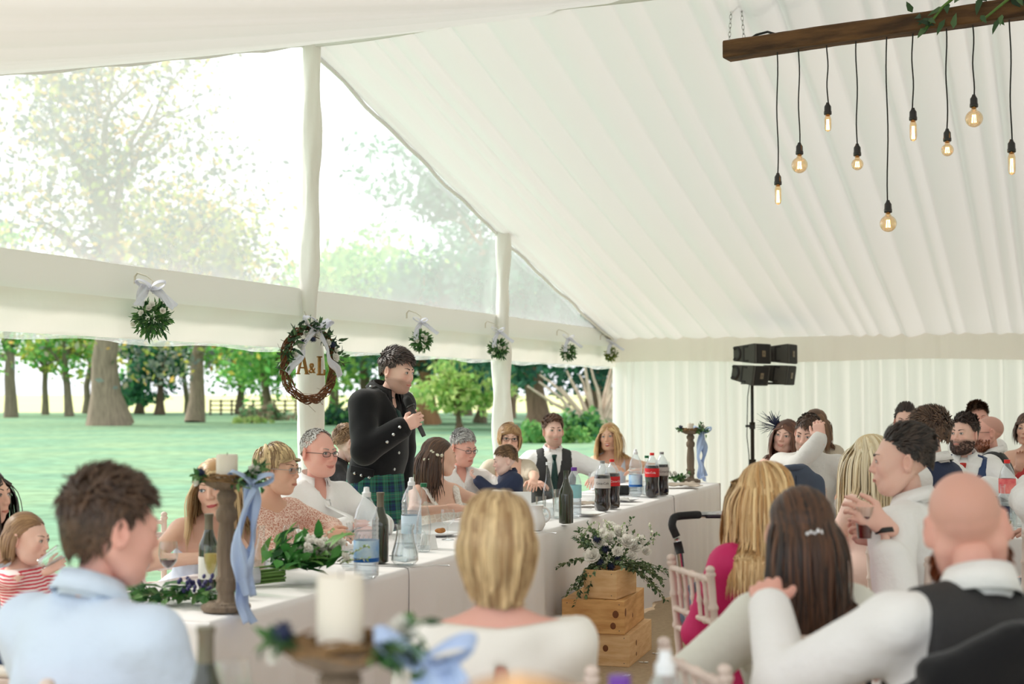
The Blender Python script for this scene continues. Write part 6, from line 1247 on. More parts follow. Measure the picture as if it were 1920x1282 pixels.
def bouquet(o):
    r = np.random.default_rng(9)
    for i in range(22): y, z = r.normal() * .016, .03 + r.normal() * .012; mb = MB(); mb.tube([(-.24 + r.uniform(0, .03), y * 1.5, z), (-.12, y * .6, z), (.0, y * 2, z + .01)], .0042, 6); mb.build('stem', m_stem, o)
    mb = MB(); mb.tube([(-.15, 0, .032), (-.13, 0, .033), (-.09, 0, .034)], [.03, .031, .031], 16, cap=False); sol(mb.build('ribbon_wrap', m_ribw, o), .003)
    for i in range(150):
        d = np.array([r.uniform(-.1, 1), r.normal() * .55, abs(r.normal()) * .45]); d /= np.linalg.norm(d); q = np.array([r.uniform(-.06, .15), r.normal() * .06, .05 + abs(r.normal()) * .045]); ml = MB(); add_leaf(ml, r, q, d, r.normal(size=3) * .5 + [0, 0, 1], r.uniform(.06, .12), r.uniform(.012, .022), [srgb(60, 122, 56), srgb(84, 150, 72), srgb(46, 100, 52), srgb(120, 170, 90)]); ml.build('leaf', m_gleaf, o, attr=True)
    for i in range(20): q = (r.uniform(.04, .2), r.normal() * .05 - .04, .08 + r.uniform(0, .07)); rose(o, q, r.uniform(.018, .03), (r.normal() * .4 + .3, -.5, .7), seed=i)
    for i in range(8): sprig(o, r, (r.uniform(.05, .2), r.normal() * .05, .08), (r.uniform(.2, 1), r.normal() * .5, .5), .13, 16, .014, .006, [srgb(226, 228, 200), srgb(196, 210, 160), srgb(150, 176, 110)], .4)
loose_foliage('tied_bouquet', ont(534, 1092), 'tied bridal bouquet of green leaves and white flowers lying on the table', bouquet, rz=.4).scale = (1.12, 1.12, 1.12)
def small_posy(o):
    r = np.random.default_rng(10)
    for i in range(10): a = r.uniform(0, 6.28); sprig(o, r, (r.normal() * .04, r.normal() * .03, .02), (cos(a), sin(a), .8), r.uniform(.08, .16), 8, .04, .014, droop=.7, zfl=.004)
    for i in range(5): rose(o, (r.normal() * .07, -.03 + r.normal() * .02, .05 + r.uniform(0, .04)), .02, (0, -.5, .6), seed=20 + i)
loose_foliage('small_posy', ont(1267, 904), 'small posy of leaves and white flowers at the foot of the far candlestick', small_posy)
# front table pieces
p = at(390, 1182, 2.72); wine_bottle((p.x, p.y, .749), 'blurred white wine bottle with beige foil on the front round table', h=p.z - .746 + .004, group='bottles on the front table'); p = at(440, 1240, 2.85); wine_glass((p.x, p.y, .749), 'blurred empty wine glass on the front round table', h=p.z - .746, group='glasses on the front table')
p = at(1245, 1222, 2.6); water_bottle((p.x, p.y, .749), 'blurred water bottle with white cap beside the front round table', h=p.z - .746 - .02, R0=.05, labm=mat('label_pale_blue', (.6, .7, .8)), band=False, group='bottles on the front table'); p = at(1160, 1270, 2.42); water_bottle((p.x, p.y, .749), 'blurred bottle with purple cap beside the front round table', h=p.z - .746, cap=m_capp, labm=MATS['label_aqua'], band=False, group='bottles on the front table')
# ---------------------------------------------------------------- chairs in place
chair(.87, 5.22, 105, 'limewashed chair with its back to the pram, under the woman in magenta'); chair(.83, 4.03, 192, 'limewashed chair under the woman in the cream jacket'); chair(.65, 3.41, 105, 'blurred empty limewashed chair in front of the cream jacket')
chair(1.86, 6.48, 0, 'limewashed chair whose post shows beside the drink'); chair(2.26, 9.44, 90, 'limewashed chair seen edge on below the man holding his forehead'); chair(2.43, 6.6, 188, 'limewashed chair under the man with his elbow on the far table'); chair(-1.84, 6.98, 25, 'empty limewashed chair between the red wine glasses and the lawn')
BALD = PEOPLE[18]; chair(1.11, 3.31, 188, 'limewashed chair with a black jacket draped over its back')
short = {0: 'the man in pale blue', 1: 'the dark haired woman', 2: 'the little girl', 3: 'the blonde woman leaning on her hand', 4: 'the woman in blush lace', 5: 'the balding man in white', 6: 'the boy in the black polo', 8: 'the bride', 9: 'the grey haired man', 11: 'the woman with pearls', 12: 'the man in the charcoal waistcoat', 13: 'the laughing woman', 14: 'the woman with the blonde bob', 15: 'the light brown haired guest', 19: 'the man in profile with a drink', 20: 'the pale blonde woman', 21: 'the woman in the fascinator', 22: 'the man holding his forehead', 23: 'the brown haired woman by the wall', 24: 'the man with brushed back hair', 25: 'the curly haired man in navy', 26: 'the man with the red tie', 27: 'the man with cropped hair', 28: 'the bald man in glasses', 29: 'the woman in the red dress'}
for i, s_ in short.items(): K = PEOPLE[i]; chair(K['org'][0] - (.05 * sin(R(K['chyaw'])) if i == 2 else 0), K['org'][1] + (.05 * cos(R(K['chyaw'])) if i == 2 else 0), K['chyaw'], 'limewashed chair under ' + s_)
def jacket(x, y, yaw, m, label, top=.97, w=.2, seed=1, drop=.42):
    G = SDF((-w - .12, -.14, top - drop - .1), (w + .12, .16, top + .08), .014)
    G.cap((-w, .0, top - .06), (-.07, .01, top - .01), .045, .04, .04); G.cap((w, .0, top - .06), (.07, .01, top - .01), .045, .04, .04); G.ell((0, .0, top - .18), (w + .03, .06, .2), None, .05); G.ell((0, .0, top - .36), (w + .045, .055, .2), None, .06); G.cap((-.07, .01, top - .005), (.07, .01, top - .005), .035, .035, .03)
    for q in (-1, 1): G.cap((q * w, 0, top - .07), (q * (w + .035), .02, top - drop + .02), .052, .045, .03)
    G.wrinkle(.008, seed, 22); X, Y, Z = G.pts(); G.F = np.maximum(G.F, (top - drop - Z) + 0 * X + 0 * Y).astype(np.float32); V, F = G.mesh(); o = empty('suit_jacket', (x, y, 0), R(yaw), label, 'jacket'); raw('jacket_body', V, F, m, o)
    mb = MB(); P = [(-.085, -.02, top + .0), (-.06, .04, top + .028), (0, .052, top + .034), (.06, .04, top + .028), (.085, -.02, top + .0)]; mb.tube(P, [.016, .02, .02, .02, .016], 8); mb.build('jacket_collar', m, o); mb = MB(); mb.tube([(0, .062, top - .02), (0, .066, top - .2), (0, .062, top - .4)], .003, 4); mb.build('back_seam', m, o)
ca = R(188); jacket(1.11 - sin(ca) * .235, 3.31 + cos(ca) * .235, 188, f_black, 'black suit jacket hung over the chair of the bald man', .99, .235, 3, .55)
jacket(1.778, 9.063, 195, f_slate, 'slate grey suit jacket hung over a chair back under the elbow', 1.03, .16, 5, .45); chair(1.72, 9.28, 195, 'limewashed chair with a slate grey jacket over its back')
# ---------------------------------------------------------------- drinks in hands and the far round table
def ptw(K, p): return K['org'] + rotz(K['yaw']) @ np.asarray(p, float)
p = at(1618, 985, 5.3); o = thing('beer_glass', (p.x, p.y, p.z - .05), 'glass of dark amber beer in the hand of the man in profile', 'glass'); L_(o, 'glass_wall', [(.026, .0), (.036, .12), (.034, .12), (.024, .004)], g_clear); L_(o, 'beer', [(0, .004), (.024, .004), (.031, .085), (0, .085)], mat('amber_beer', srgb(92, 24, 14), .1, coat=.4))
p = at(100, 1045, 5.45); o = thing('drinking_glass', p, 'clear tumbler tipped up at the mouth of the little girl', 'glass'); rt = roty(1.0); L_(o, 'glass_wall', [(.022, -.045), (.03, .045), (.028, .045), (.02, -.04)], g_clear, rot=rt); L_(o, 'glass_base', [(0, -.046), (.022, -.046), (.022, -.041), (0, -.041)], g_clear, rot=rt)
def rtab(px, D): return Vector(((px - 960) / FPX * D, D, .7475))
b = water_bottle(rtab(1886, 8.75), 'tall bottle with red cap and red fruit label on the far round table', h=.375, cap=m_capr, R0=.05, labm=mat('label_fruit_red', srgb(226, 66, 84), .5, col2=srgb(246, 150, 140), vscale=14), labz=(.17, .26), band=False, fill=.3)
o = thing('spirit_bottle', rtab(1877, 8.35), 'clear bottle with navy label before the red capped bottle', 'bottle'); L_(o, 'glass_body', [(0, .0), (.036, .0), (.038, .01), (.038, .15), (.03, .18), (.014, .2), (.013, .235), (.016, .236), (.016, .25)], g_clear); l = L_(o, 'label', [(.039, .05), (.0392, .052), (.0392, .12), (.039, .122)], mat('label_navy', srgb(26, 38, 74), .5)); wrap_text('Smar', .022, .0395, .088, l, m_tw)
tumbler(rtab(1893, 8.15), 'tumbler before the navy label bottle', .1); tumbler(rtab(1905, 8.4), 'tumbler right of the navy label bottle', .12); tumbler(rtab(1845, 8.5), 'tumbler under the reaching hand', .1); wine_glass(rtab(1838, 8.7), 'wine glass beside the reaching hand', .18); tumbler(rtab(1815, 8.95), 'tumbler in front of the red tie', .12)
wine_bottle(rtab(1776, 9.1), 'dark wine bottle left of the man with the red tie', .31, m=mat('brown_bottle', srgb(48, 26, 20), .15, coat=.4)); water_bottle(rtab(1758, 9.05), 'clear plastic bottle behind the curly haired man', h=.34, cap=m_capw, band=False, labm=MATS['label_pale_blue'])
def succ(o):
    r = np.random.default_rng(31)
    for i in range(26): a = i * .7; mb = MB(); add_leaf(mb, r, (0, 0, .03), (cos(a), sin(a), .4 + r.uniform(-.4, .8)), (0, 0, 1), r.uniform(.06, .12), .012, [srgb(150, 160, 110), srgb(190, 186, 140), srgb(120, 140, 90)]); mb.build('leaf', m_gleaf, o, attr=True)
    for i in range(4): rose(o, (.05 + r.normal() * .05, -.03 + r.normal() * .03, .05 + r.uniform(0, .05)), .03, (0, -.4, .8), seed=70 + i)
    thistle(o, (.13, -.02, .09), .03, 4)
loose_foliage('table_centrepiece', rtab(1662, 8.7) + Vector((0, 0, .1)), 'table centrepiece of pale succulents and white flowers beside the pale blonde hair', succ)
mb = MB(); q = rtab(1662, 8.7); mb.lathe([(0, 0), (.06, 0), (.075, .08), (.07, .1), (0, .1)], 20); o = mb.build('centrepiece_bowl', MATS['china_white']); o.location = q; tag(o, 'white bowl holding the succulent centrepiece', 'bowl')
def ltab(o):
    r = np.random.default_rng(32)
    for i in range(7): a = r.uniform(0, 6.28); sprig(o, r, (0, 0, .02), (cos(a), sin(a), .5), .12, 6, .05, .018, zfl=.003)
    ribbon(o, [(-.05, -.05, .03), (.0, -.09, .04), (.06, -.07, .02), (.1, -.1, .01)], .02, m_rib, seed=2)
loose_foliage('leaf_spray', rtab(1846, 8.08), 'leaf spray with blue ribbon on the far round table', ltab)
o = thing('round_seat_rail', (0, 0, 0), '', ''); bpy.data.objects.remove(o)
# ---------------------------------------------------------------- flower crates
m_pine = mat('crate_pine', srgb(236, 200, 152), .6, col2=srgb(218, 174, 122), vscale=7, stretch=(1, 1, 6), bump=.15, bscale=40); m_pine2 = mat('crate_honey_pine', srgb(226, 178, 118), .6, col2=srgb(202, 148, 90), vscale=6, stretch=(1, 1, 6), bump=.15, bscale=40); m_knot = mat('wood_knot', srgb(120, 72, 40), .6)
cdir = math.atan2(.953, .30) - pi / 2
def crate(p, w, l, h, rz, m, label, knots=(), lid=False):
    o = thing('wooden_crate', p, label, 'crate', 'stacked pine crates', rz); t = .014
    for c, d in (((w / 2, t / 2, h / 2), (w, t, h)), ((w / 2, l - t / 2, h / 2), (w, t, h)), ((t / 2, l / 2, h / 2), (t, l - 2 * t, h)), ((w - t / 2, l / 2, h / 2), (t, l - 2 * t, h))): mb = MB(); mb.box(c, d, bev=.002); mb.build('side_board', m, o, smooth=False)
    for i in range(3): mb = MB(); mb.box((w * (i + .5) / 3, l / 2, t / 2 if not lid else h - t / 2 - .001), (w / 3 - .003, l - 2 * t, t), bev=.002); mb.build('base_board' if not lid else 'top_board', m, o, smooth=False)
    for (fx, fz, face, r_) in knots:
        mb = MB(); mb.ell((fx * w, -.0005, fz * h) if face == 'f' else (w + .0005, fx * l, fz * h), (r_, .0012, r_ * 1.2) if face == 'f' else (.0012, r_, r_ * 1.2), 6, 10); mb.build('knot', m_knot, o)
    for (x, z) in ((.03, .02), (.03, h - .02), (w - .03, .02), (w - .03, h - .02)): mb = MB(); mb.ell((x, -.0005, z), (.003, .001, .003), 4, 6); mb.build('nail', m_steel, o)
    return o
cx, cy = .655, 8.0; ux, uy = np.array([cos(cdir), sin(cdir)]), np.array([-sin(cdir), cos(cdir)])
def cpt(a, b_, z): q = np.array([cx, cy]) + ux * a + uy * b_; return (q[0], q[1], z)
crate(cpt(-.36, 0, 0), .36, .6, .18, cdir, m_pine, 'pale pine crate at the bottom of the flower stack', ((.62, .55, 'f', .016), (.3, .6, 'r', .014), (.3, .25, 'r', .01)), lid=True)
crate(cpt(-.385, -.02, .181), .36, .6, .185, cdir + .03, m_pine2, 'honey pine crate in the middle of the flower stack', ((.86, .6, 'f', .018), (.82, .25, 'f', .016), (.05, .65, 'r', .02), (.4, .4, 'r', .012)), lid=True)
crate(cpt(-.28, .06, .367), .2, .34, .16, cdir - .12, m_pine, 'small pine crate holding the flower arrangement')
fa = thing('flower_arrangement', cpt(-.17, .24, .5), 'large arrangement of white flowers thistles and trailing leaves in the small crate', 'flowers'); r = np.random.default_rng(41)
DGL = [srgb(70, 96, 62), srgb(92, 120, 80), srgb(54, 78, 54), srgb(120, 140, 100)]
for i in range(58):
    a = r.uniform(0, 2 * pi); sd = 1 if i < 34 else .4; d = np.array([cos(a) * 1.3, sin(a) * .6 - .25, r.uniform(-.05, .7) if sd == 1 else 1.2]); d = d / np.linalg.norm(d); ln_ = r.uniform(.24, .40) * (1 if sd == 1 else .75); t3 = np.array([TN[0], TN[1], 0]); d = d - t3 * max(0, d @ t3 - .07 / ln_); sprig(fa, r, (cos(a) * .06, sin(a) * .05, .04), d, ln_, 22, .026, .0085, DGL, droop=r.uniform(.7, 1.5) if sd == 1 else .2)
for i, (x, z, y, s_) in enumerate(((-.11, .10, -.14, .042), (-.01, .2, -.1, .036), (.05, .23, -.05, .034), (.09, .18, -.12, .040), (.13, .15, -.12, .036), (.11, .1, -.15, .028), (.0, .25, -.02, .034), (-.04, .22, -.06, .03), (.17, .18, -.05, .03), (-.07, .17, -.08, .028), (.03, .13, -.16, .028), (.2, .12, -.06, .026))): rose(fa, (x, y - .03, z), s_ * 1.25, (x * 1.5, -.8, .6), seed=50 + i)
for i, (x, z) in enumerate(((-.03, .14), (-.08, .2), (.04, .08), (.0, .04), (-.06, .06))): thistle(fa, (x, -.13, z), .028, i)
for i in range(12): sprig(fa, r, (r.normal() * .1, -.08, .1 + r.uniform(0, .1)), (r.normal() * .6, -.5, 1 if i < 9 else -.8), .16, 20, .014, .008, [srgb(232, 234, 214), srgb(214, 222, 190), srgb(150, 176, 120)], .3)
# ---------------------------------------------------------------- hanging posies, wreath
def kpx(px, v): m_ = (px - 960) / FPX; a0 = C0 + v * DV; return (a0[0] - m_ * a0[1]) / (DU[0] - m_ * DU[1])
POS = ((285, 592, .125, 'largest hanging posy, nearest the bare end of the valance'), (789, 635, .105, 'hanging posy above the standing man'), (934, 650, .11, 'hanging posy tied to the white gable post'), (1066, 658, .10, 'small hanging posy between the post and the corner'), (1146, 662, .09, 'yellowish hanging posy in the far corner of the marquee'))
for i, (px, py, rad, lb) in enumerate(POS):
    k_ = kpx(px, .16); c = mq(k_, .16); z = at(px, py, c.y).z; o = thing('hanging_posy', (c.x, c.y, z), lb, 'posy', 'posies hung along the valance'); r = np.random.default_rng(60 + i); mb = MB(); cols = GC if i < 4 else [srgb(150, 160, 70), srgb(120, 140, 60), srgb(84, 110, 50)]
    for q in range(330): d = r.normal(size=3); d /= np.linalg.norm(d); d[2] -= .25; add_leaf(mb, r, d * rad * r.uniform(.25, .7), d + r.normal(size=3) * .5, r.normal(size=3), rad * r.uniform(.3, .5), rad * .075, cols)
    mb.build('foliage', m_gleaf, o, attr=True, smooth=False)['kind'] = 'stuff'
    for q in range(5): d = np.array([r.uniform(-.7, .7), -.75, r.uniform(-.7, .5)]); rose(o, d * rad * .95, rad * .16, d, seed=q)
    a = rad * 1.0; ribbon(o, [(0, -.02, rad + .02), (-.03, -.05, rad * .6), (-.035, -.08, rad * .1), (-.03, -.09, -rad * .1)] if i else [(-.03, -.04, rad + .05), (-.05, -.06, rad * .8), (-.06, -.08, rad * .4)], .02 if i else .03, m_ribw, seed=i, tw_=.3); ribbon(o, [(0, -.02, rad + .03), (.05, -.03, rad + .0), (.10, -.04, rad * .6), (.14, -.05, rad * .35)], .024 if i == 0 else .015, m_ribw, seed=i + 9, tw_=.3); bow(o, (0, -.03, rad + .03), .04 if i == 0 else .028, m_ribw, seed=i)
    mb = MB(); mb.tube([(0, 0, rad), (0, 0, rad + .07), (-.04, .03, rad + .10), (-.10, .05, rad + .12), (-.115, .05, rad + .10), (-.115, .05, rad + .06)], .006, 6, flat=.5); mb.build('hook', mat('hook_cream', srgb(214, 206, 190), .5), o)
c = mq(kpx(580, .2), .2); z = at(580, 684, c.y).z; wr = thing('wreath', (c.x, c.y, z), 'twig wreath with white flowers and gold A and L letters on the gable post', 'wreath', rz=R(54)); r = np.random.default_rng(77); RW = .235; mb = MB()
for i in range(60):
    a0 = r.uniform(0, 6.28); ph = r.uniform(0, 6.28); mi = r.uniform(.008, .036); sp = r.uniform(1.2, 3.5); t = np.linspace(0, 1, 18); an = a0 + t * sp; rr = RW + mi * np.cos(ph + an * 3); mb.tube(np.column_stack([rr * np.cos(an), mi * np.sin(ph + an * 3), rr * np.sin(an)]), .0034, 4)
for i in range(26): an = r.uniform(2.6, 6.6); p0 = np.array([RW * cos(an), 0, RW * sin(an)]); mb.tube([p0, p0 * 1.08 + r.normal(size=3) * .02, p0 * 1.2 + r.normal(size=3) * .045], [.002, .0015, .0008], 4)
mb.build('twig_ring', mat('wreath_twig', srgb(124, 78, 46), .8, var=.4, vscale=30), wr)
mb = MB()
for i in range(230): an = r.uniform(.0, pi + .1); p0 = np.array([RW * cos(an), -.02, RW * sin(an)]) + r.normal(size=3) * .025; add_leaf(mb, r, p0, r.normal(size=3) + [cos(an), -.6, sin(an)], r.normal(size=3), r.uniform(.04, .075), .011, [srgb(64, 92, 60), srgb(84, 118, 76), srgb(50, 74, 54)])
mb.build('foliage', m_gleaf, wr, attr=True, smooth=False)['kind'] = 'stuff'
for i, (x, z_, s_) in enumerate(((-.09, .20, .028), (.02, .2, .026), (-.14, .12, .034), (-.19, .06, .024), (.12, .15, .026), (.19, .05, .036), (.2, .1, .02))): rose(wr, (x, -.05, z_), s_, (x, -1, .4), seed=80 + i)
for i, (x, z_) in enumerate(((-.11, .15), (.17, .14), (-.02, .17))): thistle(wr, (x, -.05, z_), .026, 9 + i)
bow(wr, (.02, -.05, .25), .06, m_ribw, seed=4); ribbon(wr, [(.02, -.05, .24), (.1, -.07, .12), (.12, -.07, .02), (.2, -.07, -.02), (.24, -.06, -.08)], .026, m_ribw, seed=6, tw_=.3); ribbon(wr, [(.0, -.05, .24), (-.12, -.07, .14), (-.14, -.07, .06), (-.22, -.07, .0), (-.27, -.06, -.06)], .026, m_ribw, seed=7, tw_=.3)
def letter(strokes, nm, off):
    mb = MB()
    for (x0, z0, x1, z1, w_) in strokes: d = np.array([x1 - x0, 0, z1 - z0]); L__ = np.linalg.norm(d); a = math.atan2(d[0], d[2]); mb.box((off[0] + (x0 + x1) / 2, -.02, off[1] + (z0 + z1) / 2), (w_, .012, L__), rot=roty(a))
    return mb.build(nm, m_tg, wr, smooth=False)
letter([(-.042, -.06, -.004, .062, .013), (.042, -.06, .004, .062, .02), (-.025, -.02, .025, -.02, .01), (-.06, -.06, -.025, -.06, .008), (.025, -.06, .062, -.06, .008)], 'letter_a', (-.085, .0)); letter([(.0, -.06, .0, .062, .02), (-.02, .06, .022, .06, .009), (-.02, -.058, .05, -.058, .012), (.048, -.06, .05, -.025, .009)], 'letter_l', (.075, -.005))
V, F = text_mesh('&', .1); me = bpy.data.meshes.new('ampersand'); me.from_pydata([(v[0] + .01, -.02, v[1] - .025) for v in V], [], F); me.materials.append(m_tg); o = bpy.data.objects.new('ampersand', me); COL.objects.link(o); o.parent = wr; sol(o, .012)
mb = MB(); mb.tube([(0, 0, RW), (0, .02, .31), (0, .05, .36)], .003, 5); mb.build('hanging_loop', mat('hook_cream', (.7, .65, .55)), wr)
# ---------------------------------------------------------------- beam light
m_beam = mat('beam_oak', srgb(112, 78, 46), .75, col2=srgb(66, 44, 26), vscale=3, stretch=(1, 6, 6), bump=.6, bscale=12)
A_ = np.array(at(1366, 96, 9.0)); B_ = np.array(at(1893, 25, 8.05)); B_[2] = A_[2]; bd = B_ - A_; L0 = np.linalg.norm(bd); bd /= L0; BLn = L0 + 1.2; ang = math.atan2(bd[1], bd[0])
bm_ = thing('hanging_beam', tuple(A_), 'rustic dark wooden beam hung on chains with trailing leaves', 'beam', rz=ang); n = 60; xs = np.linspace(0, BLn, n); r = np.random.default_rng(12); G = []
for (y, z_) in ((-.055, -.055), (-.062, -.045), (-.062, .045), (-.055, .055), (.055, .055), (.062, .045), (.062, -.045), (.055, -.055)): j_ = np.convolve(r.normal(size=n + 8), np.ones(9) / 9, 'valid') * .006; G.append(np.column_stack([xs, y + j_, z_ + j_[::-1]]))
G = np.array(G).transpose(1, 0, 2); mb = MB(); mb.add(G.reshape(-1, 3), [grid_faces(n, 8, closev=True)[:, ::-1], np.array([list(range(8))]), np.array([list(range((n - 1) * 8, n * 8))])[:, ::-1]]); mb.build('timber', m_beam, bm_, smooth=False)
def chain(P0, P1, nm):
    P0, P1 = np.array(P0), np.array(P1); d = P1 - P0; Lc = np.linalg.norm(d); d /= Lc; nl = int(Lc / .028); mb = MB(); u = np.cross(d, (0, 1, 0)); u /= np.linalg.norm(u); w_ = np.cross(d, u)
    for i in range(nl): c_ = P0 + d * (i + .5) * Lc / nl; s_ = u if i % 2 else w_; t = np.linspace(0, 2 * pi, 11); mb.tube([c_ + d * .019 * cos(x) + s_ * .0085 * sin(x) for x in t], .0024, 5, cap=False)
    mb.build(nm, m_silver, bm_)
chain((.04, -.05, .05), (.06, .0, .62), 'chain'); chain((.10, .05, .05), (.07, .0, .62), 'chain'); chain((BLn - .1, .0, .05), (BLn - .1, .0, .62), 'chain')
mb = MB(); mb.tube([(.16, 0, .056), (.2, .01, .08), (.28, .0, .085), (.34, 0, .06)], .008, 6); mb.build('cable_loop', mat('cable_black', (.015, .015, .015), .5), bm_)
r = np.random.default_rng(14)
for i in range(46):
    base_ = (1.35, 1.75, 2.25, 2.35)[i % 4] + r.normal() * .09; zz = r.uniform(-.08, .10); ml = MB(); add_leaf(ml, r, (base_, -.075, zz), (r.normal() * .6 - .3, -.4, r.normal() * .6 - .3), (0, -1, .3), r.uniform(.07, .12), r.uniform(.014, .022), [srgb(70, 100, 66), srgb(96, 126, 84), srgb(50, 74, 52)]); ml.build('leaf', m_gleaf, bm_, attr=True)
for x0, x1 in ((1.95, 1.62), (1.5, 1.3), (2.45, 2.3)): mb = MB(); mb.tube([(x0, -.07, .13), ((x0 + x1) / 2, -.09, .05), (x1, -.085, -.06)], [.010, .009, .007], 8); mb.build('stem', m_stem, bm_)
m_bulb = glassm('amber_bulb_glass', (1., .84, .62), .8); m_fil = mat('filament', (1, .6, .25), .5, emit=(1, .5, .16), estr=16); m_sock = mat('lampholder_black', srgb(30, 26, 24), .25, coat=.4)
LAMPS = ((1452, 1461, 325, 't', .125), (1497, 1502, 268, 'g', .05), (1555, 1556, 193, 't', .105), (1604, 1611, 270, 's', .036), (1661, 1668, 376, 'g', .05), (1714, 1717, 203, 't', .125), (1775, 1781, 242, 's', .036), (1828, 1832, 178, 'g', .05), (1893, 1902, 262, 't', .13))
ORD = ('first', 'second', 'third', 'fourth', 'fifth', 'sixth', 'seventh', 'eighth', 'ninth'); kind_ = dict(t='tubular', g='large globe', s='small round')
for i, (pt, pb, ys, kd, sz) in enumerate(LAMPS):
    m_ = (pb - 960) / FPX; t = (m_ * A_[1] - A_[0]) / (bd[0] - m_ * bd[1]); q = A_ + bd * t; zs_ = at(pb, ys, q[1]).z; o = thing('pendant_lamp', (q[0], q[1], zs_), '%s filament bulb, %s lamp from the chain end of the beam' % (kind_[kd], ORD[i]), 'lamp', 'filament bulbs under the beam'); ln = A_[2] - .05 - zs_
    mb = MB(); P = [(.004 * sin(f * 9 + i), 0, f * ln) for f in np.linspace(0, 1, 12)]; mb.tube(P, .0042, 6); mb.build('cord', MATS['cable_black'], o)
    L_(o, 'lampholder', [(0, .004), (.009, .002), (.012, -.008), (.021, -.022), (.022, -.05), (.024, -.054), (.024, -.07), (.02, -.074), (0, -.074)], m_sock, 16)
    if kd == 't': pr = [(.013, -.07), (.016, -.084), (.021, -.1), (.0215, -.07 - sz * .8), (.017, -.07 - sz * .95), (0, -.072 - sz)]; cz, fl = -.075 - sz * .55, sz * .3
    else: R1 = sz; zc_ = -.085 - R1 * 1.05; pr = [(.013, -.07), (.015, -.082)] + [(R1 * sin(a), zc_ + R1 * cos(a)) for a in np.linspace(.42, pi, 12)]; cz, fl = zc_, R1 * .45
    L_(o, 'bulb_glass', pr, m_bulb, 20); L_(o, 'bulb_cap', [(.0135, -.066), (.0135, -.08)], m_gold, 14)
    mb = MB()
    for q_ in range(7): a = q_ * 2 * pi / 7; rr = .009 if kd == 't' else .013; mb.tube([(rr * cos(a), rr * sin(a), cz - fl), (rr * .7 * cos(a + .4), rr * .7 * sin(a + .4), cz + fl)], .0013, 4)
    mb.build('filament', m_fil, o)
# ---------------------------------------------------------------- loudspeakers on stand
SD = 14.6; sp = at(1410, 740, SD); stn = thing('speaker_stand', (sp.x, sp.y, 0), 'black tripod stand carrying the loudspeakers', 'stand'); m_blk = mat('stand_black', srgb(30, 30, 30), .45); zt = at(1410, 722, SD).z
mb = MB(); mb.tube([(0, 0, .35), (0, 0, 1.2)], .02, 12); mb.tube([(0, 0, 1.2), (0, 0, zt + .02)], .016, 12); mb.build('pole', m_blk, stn); mb = MB(); mb.tube([(0, 0, .78), (0, 0, .86)], .035, 12); mb.build('collar', m_blk, stn); mb = MB(); mb.tube([(0, 0, 1.17), (0, 0, 1.24)], .03, 12); mb.tube([(-.02, 0, 1.2), (-.07, 0, 1.2)], .012, 8); mb.build('clamp_knob', m_blk, stn)
for a in (R(200), R(320), R(80)): mb = MB(); mb.tube([(0, 0, .82), (.55 * cos(a), .55 * sin(a), .015)], .013, 8); mb.build('leg', m_blk, stn); mb = MB(); mb.tube([(0, 0, .42), (.27 * cos(a), .27 * sin(a), .42)], .008, 6); mb.build('brace', m_blk, stn)
mb = MB(); mb.tube([(-.03, -.01, zt), (-.05, -.02, 1.5), (-.06, -.02, 1.1), (-.04, -.02, .9), (-.03, 0, .3), (.0, -.1, .01)], .005, 6); mb.build('cable', MATS['cable_black'], stn)
m_cab = mat('cabinet_grey', srgb(74, 72, 68), .6); m_grl = mat('grille_black', srgb(30, 26, 24), .7, bump=.5, bscale=300)
def cabinet(zc, tilt, off, label, yaw_, front_only=False):
    h, w_, d_ = .205, .30, .25; p = (sp.x + off[0], sp.y + off[1], zc); o = thing('loudspeaker', p, label, 'loudspeaker', 'stacked line array loudspeakers', R(yaw_)); Rm = rotx(tilt)
    V = np.array([(sx * w_ / 2, -d_ / 2, sz * h / 2) for sx in (-1, 1) for sz in (-1, 1)] + [(sx * w_ / 2, d_ / 2, sz * h / 2 * .72) for sx in (-1, 1) for sz in (-1, 1)]) @ Rm.T
    F = np.array([(0, 1, 3, 2), (4, 6, 7, 5), (0, 4, 5, 1), (2, 3, 7, 6), (1, 5, 7, 3), (0, 2, 6, 4)])[:, ::-1]; raw('cabinet', V, F, m_cab, o, smooth=False)
    def put(nm, c_, dd, m__, bev=.004): mb = MB(); mb.box(np.array(c_) @ Rm.T, dd, rot=Rm, bev=bev); return mb.build(nm, m__, o, smooth=False)
    g_ = put('grille', (0, -d_ / 2 - .008, 0), (w_ - .06, .016, h - .012), m_grl); put('trim_strip', (-w_ / 2 + .015, -d_ / 2 - .006, 0), (.022, .016, h - .01), m_cab); put('trim_strip', (w_ / 2 - .015, -d_ / 2 - .006, 0), (.022, .016, h - .01), m_cab)
    put('badge', (0, -d_ / 2 - .018, 0), (.062, .004, .062), mat('badge_bronze', srgb(120, 104, 80), .4), .001); V, F = text_mesh('JBL', .028); me = bpy.data.meshes.new('lettering'); me.from_pydata([tuple(np.array((v[0], -d_ / 2 - .0215, v[1])) @ Rm.T) for v in V], [], F); me.materials.append(m_td); l = bpy.data.objects.new('lettering', me); COL.objects.link(l); l.parent = g_
    for sx in (-1, 1):
        x = sx * (w_ / 2 + .002); mb = MB(); th = np.linspace(-1.3, 1.3, 9) + (pi / 2 * 0); mb.tube([np.array((x, .09 + .045 * cos(a), .065 * sin(a))) @ Rm.T for a in np.linspace(.9, 2 * pi - .9, 12)], .016, 6); mb.build('handle_recess', m_td, o)
        put('rigging_plate', (x, .005, .0), (.008, .018, h * .7), m_td, .002); put('rigging_pin', (x, -.02, h * .36), (.014, .06, .018), m_td, .002); put('rigging_pin', (x, -.02, -h * .36), (.014, .06, .018), m_td, .002)
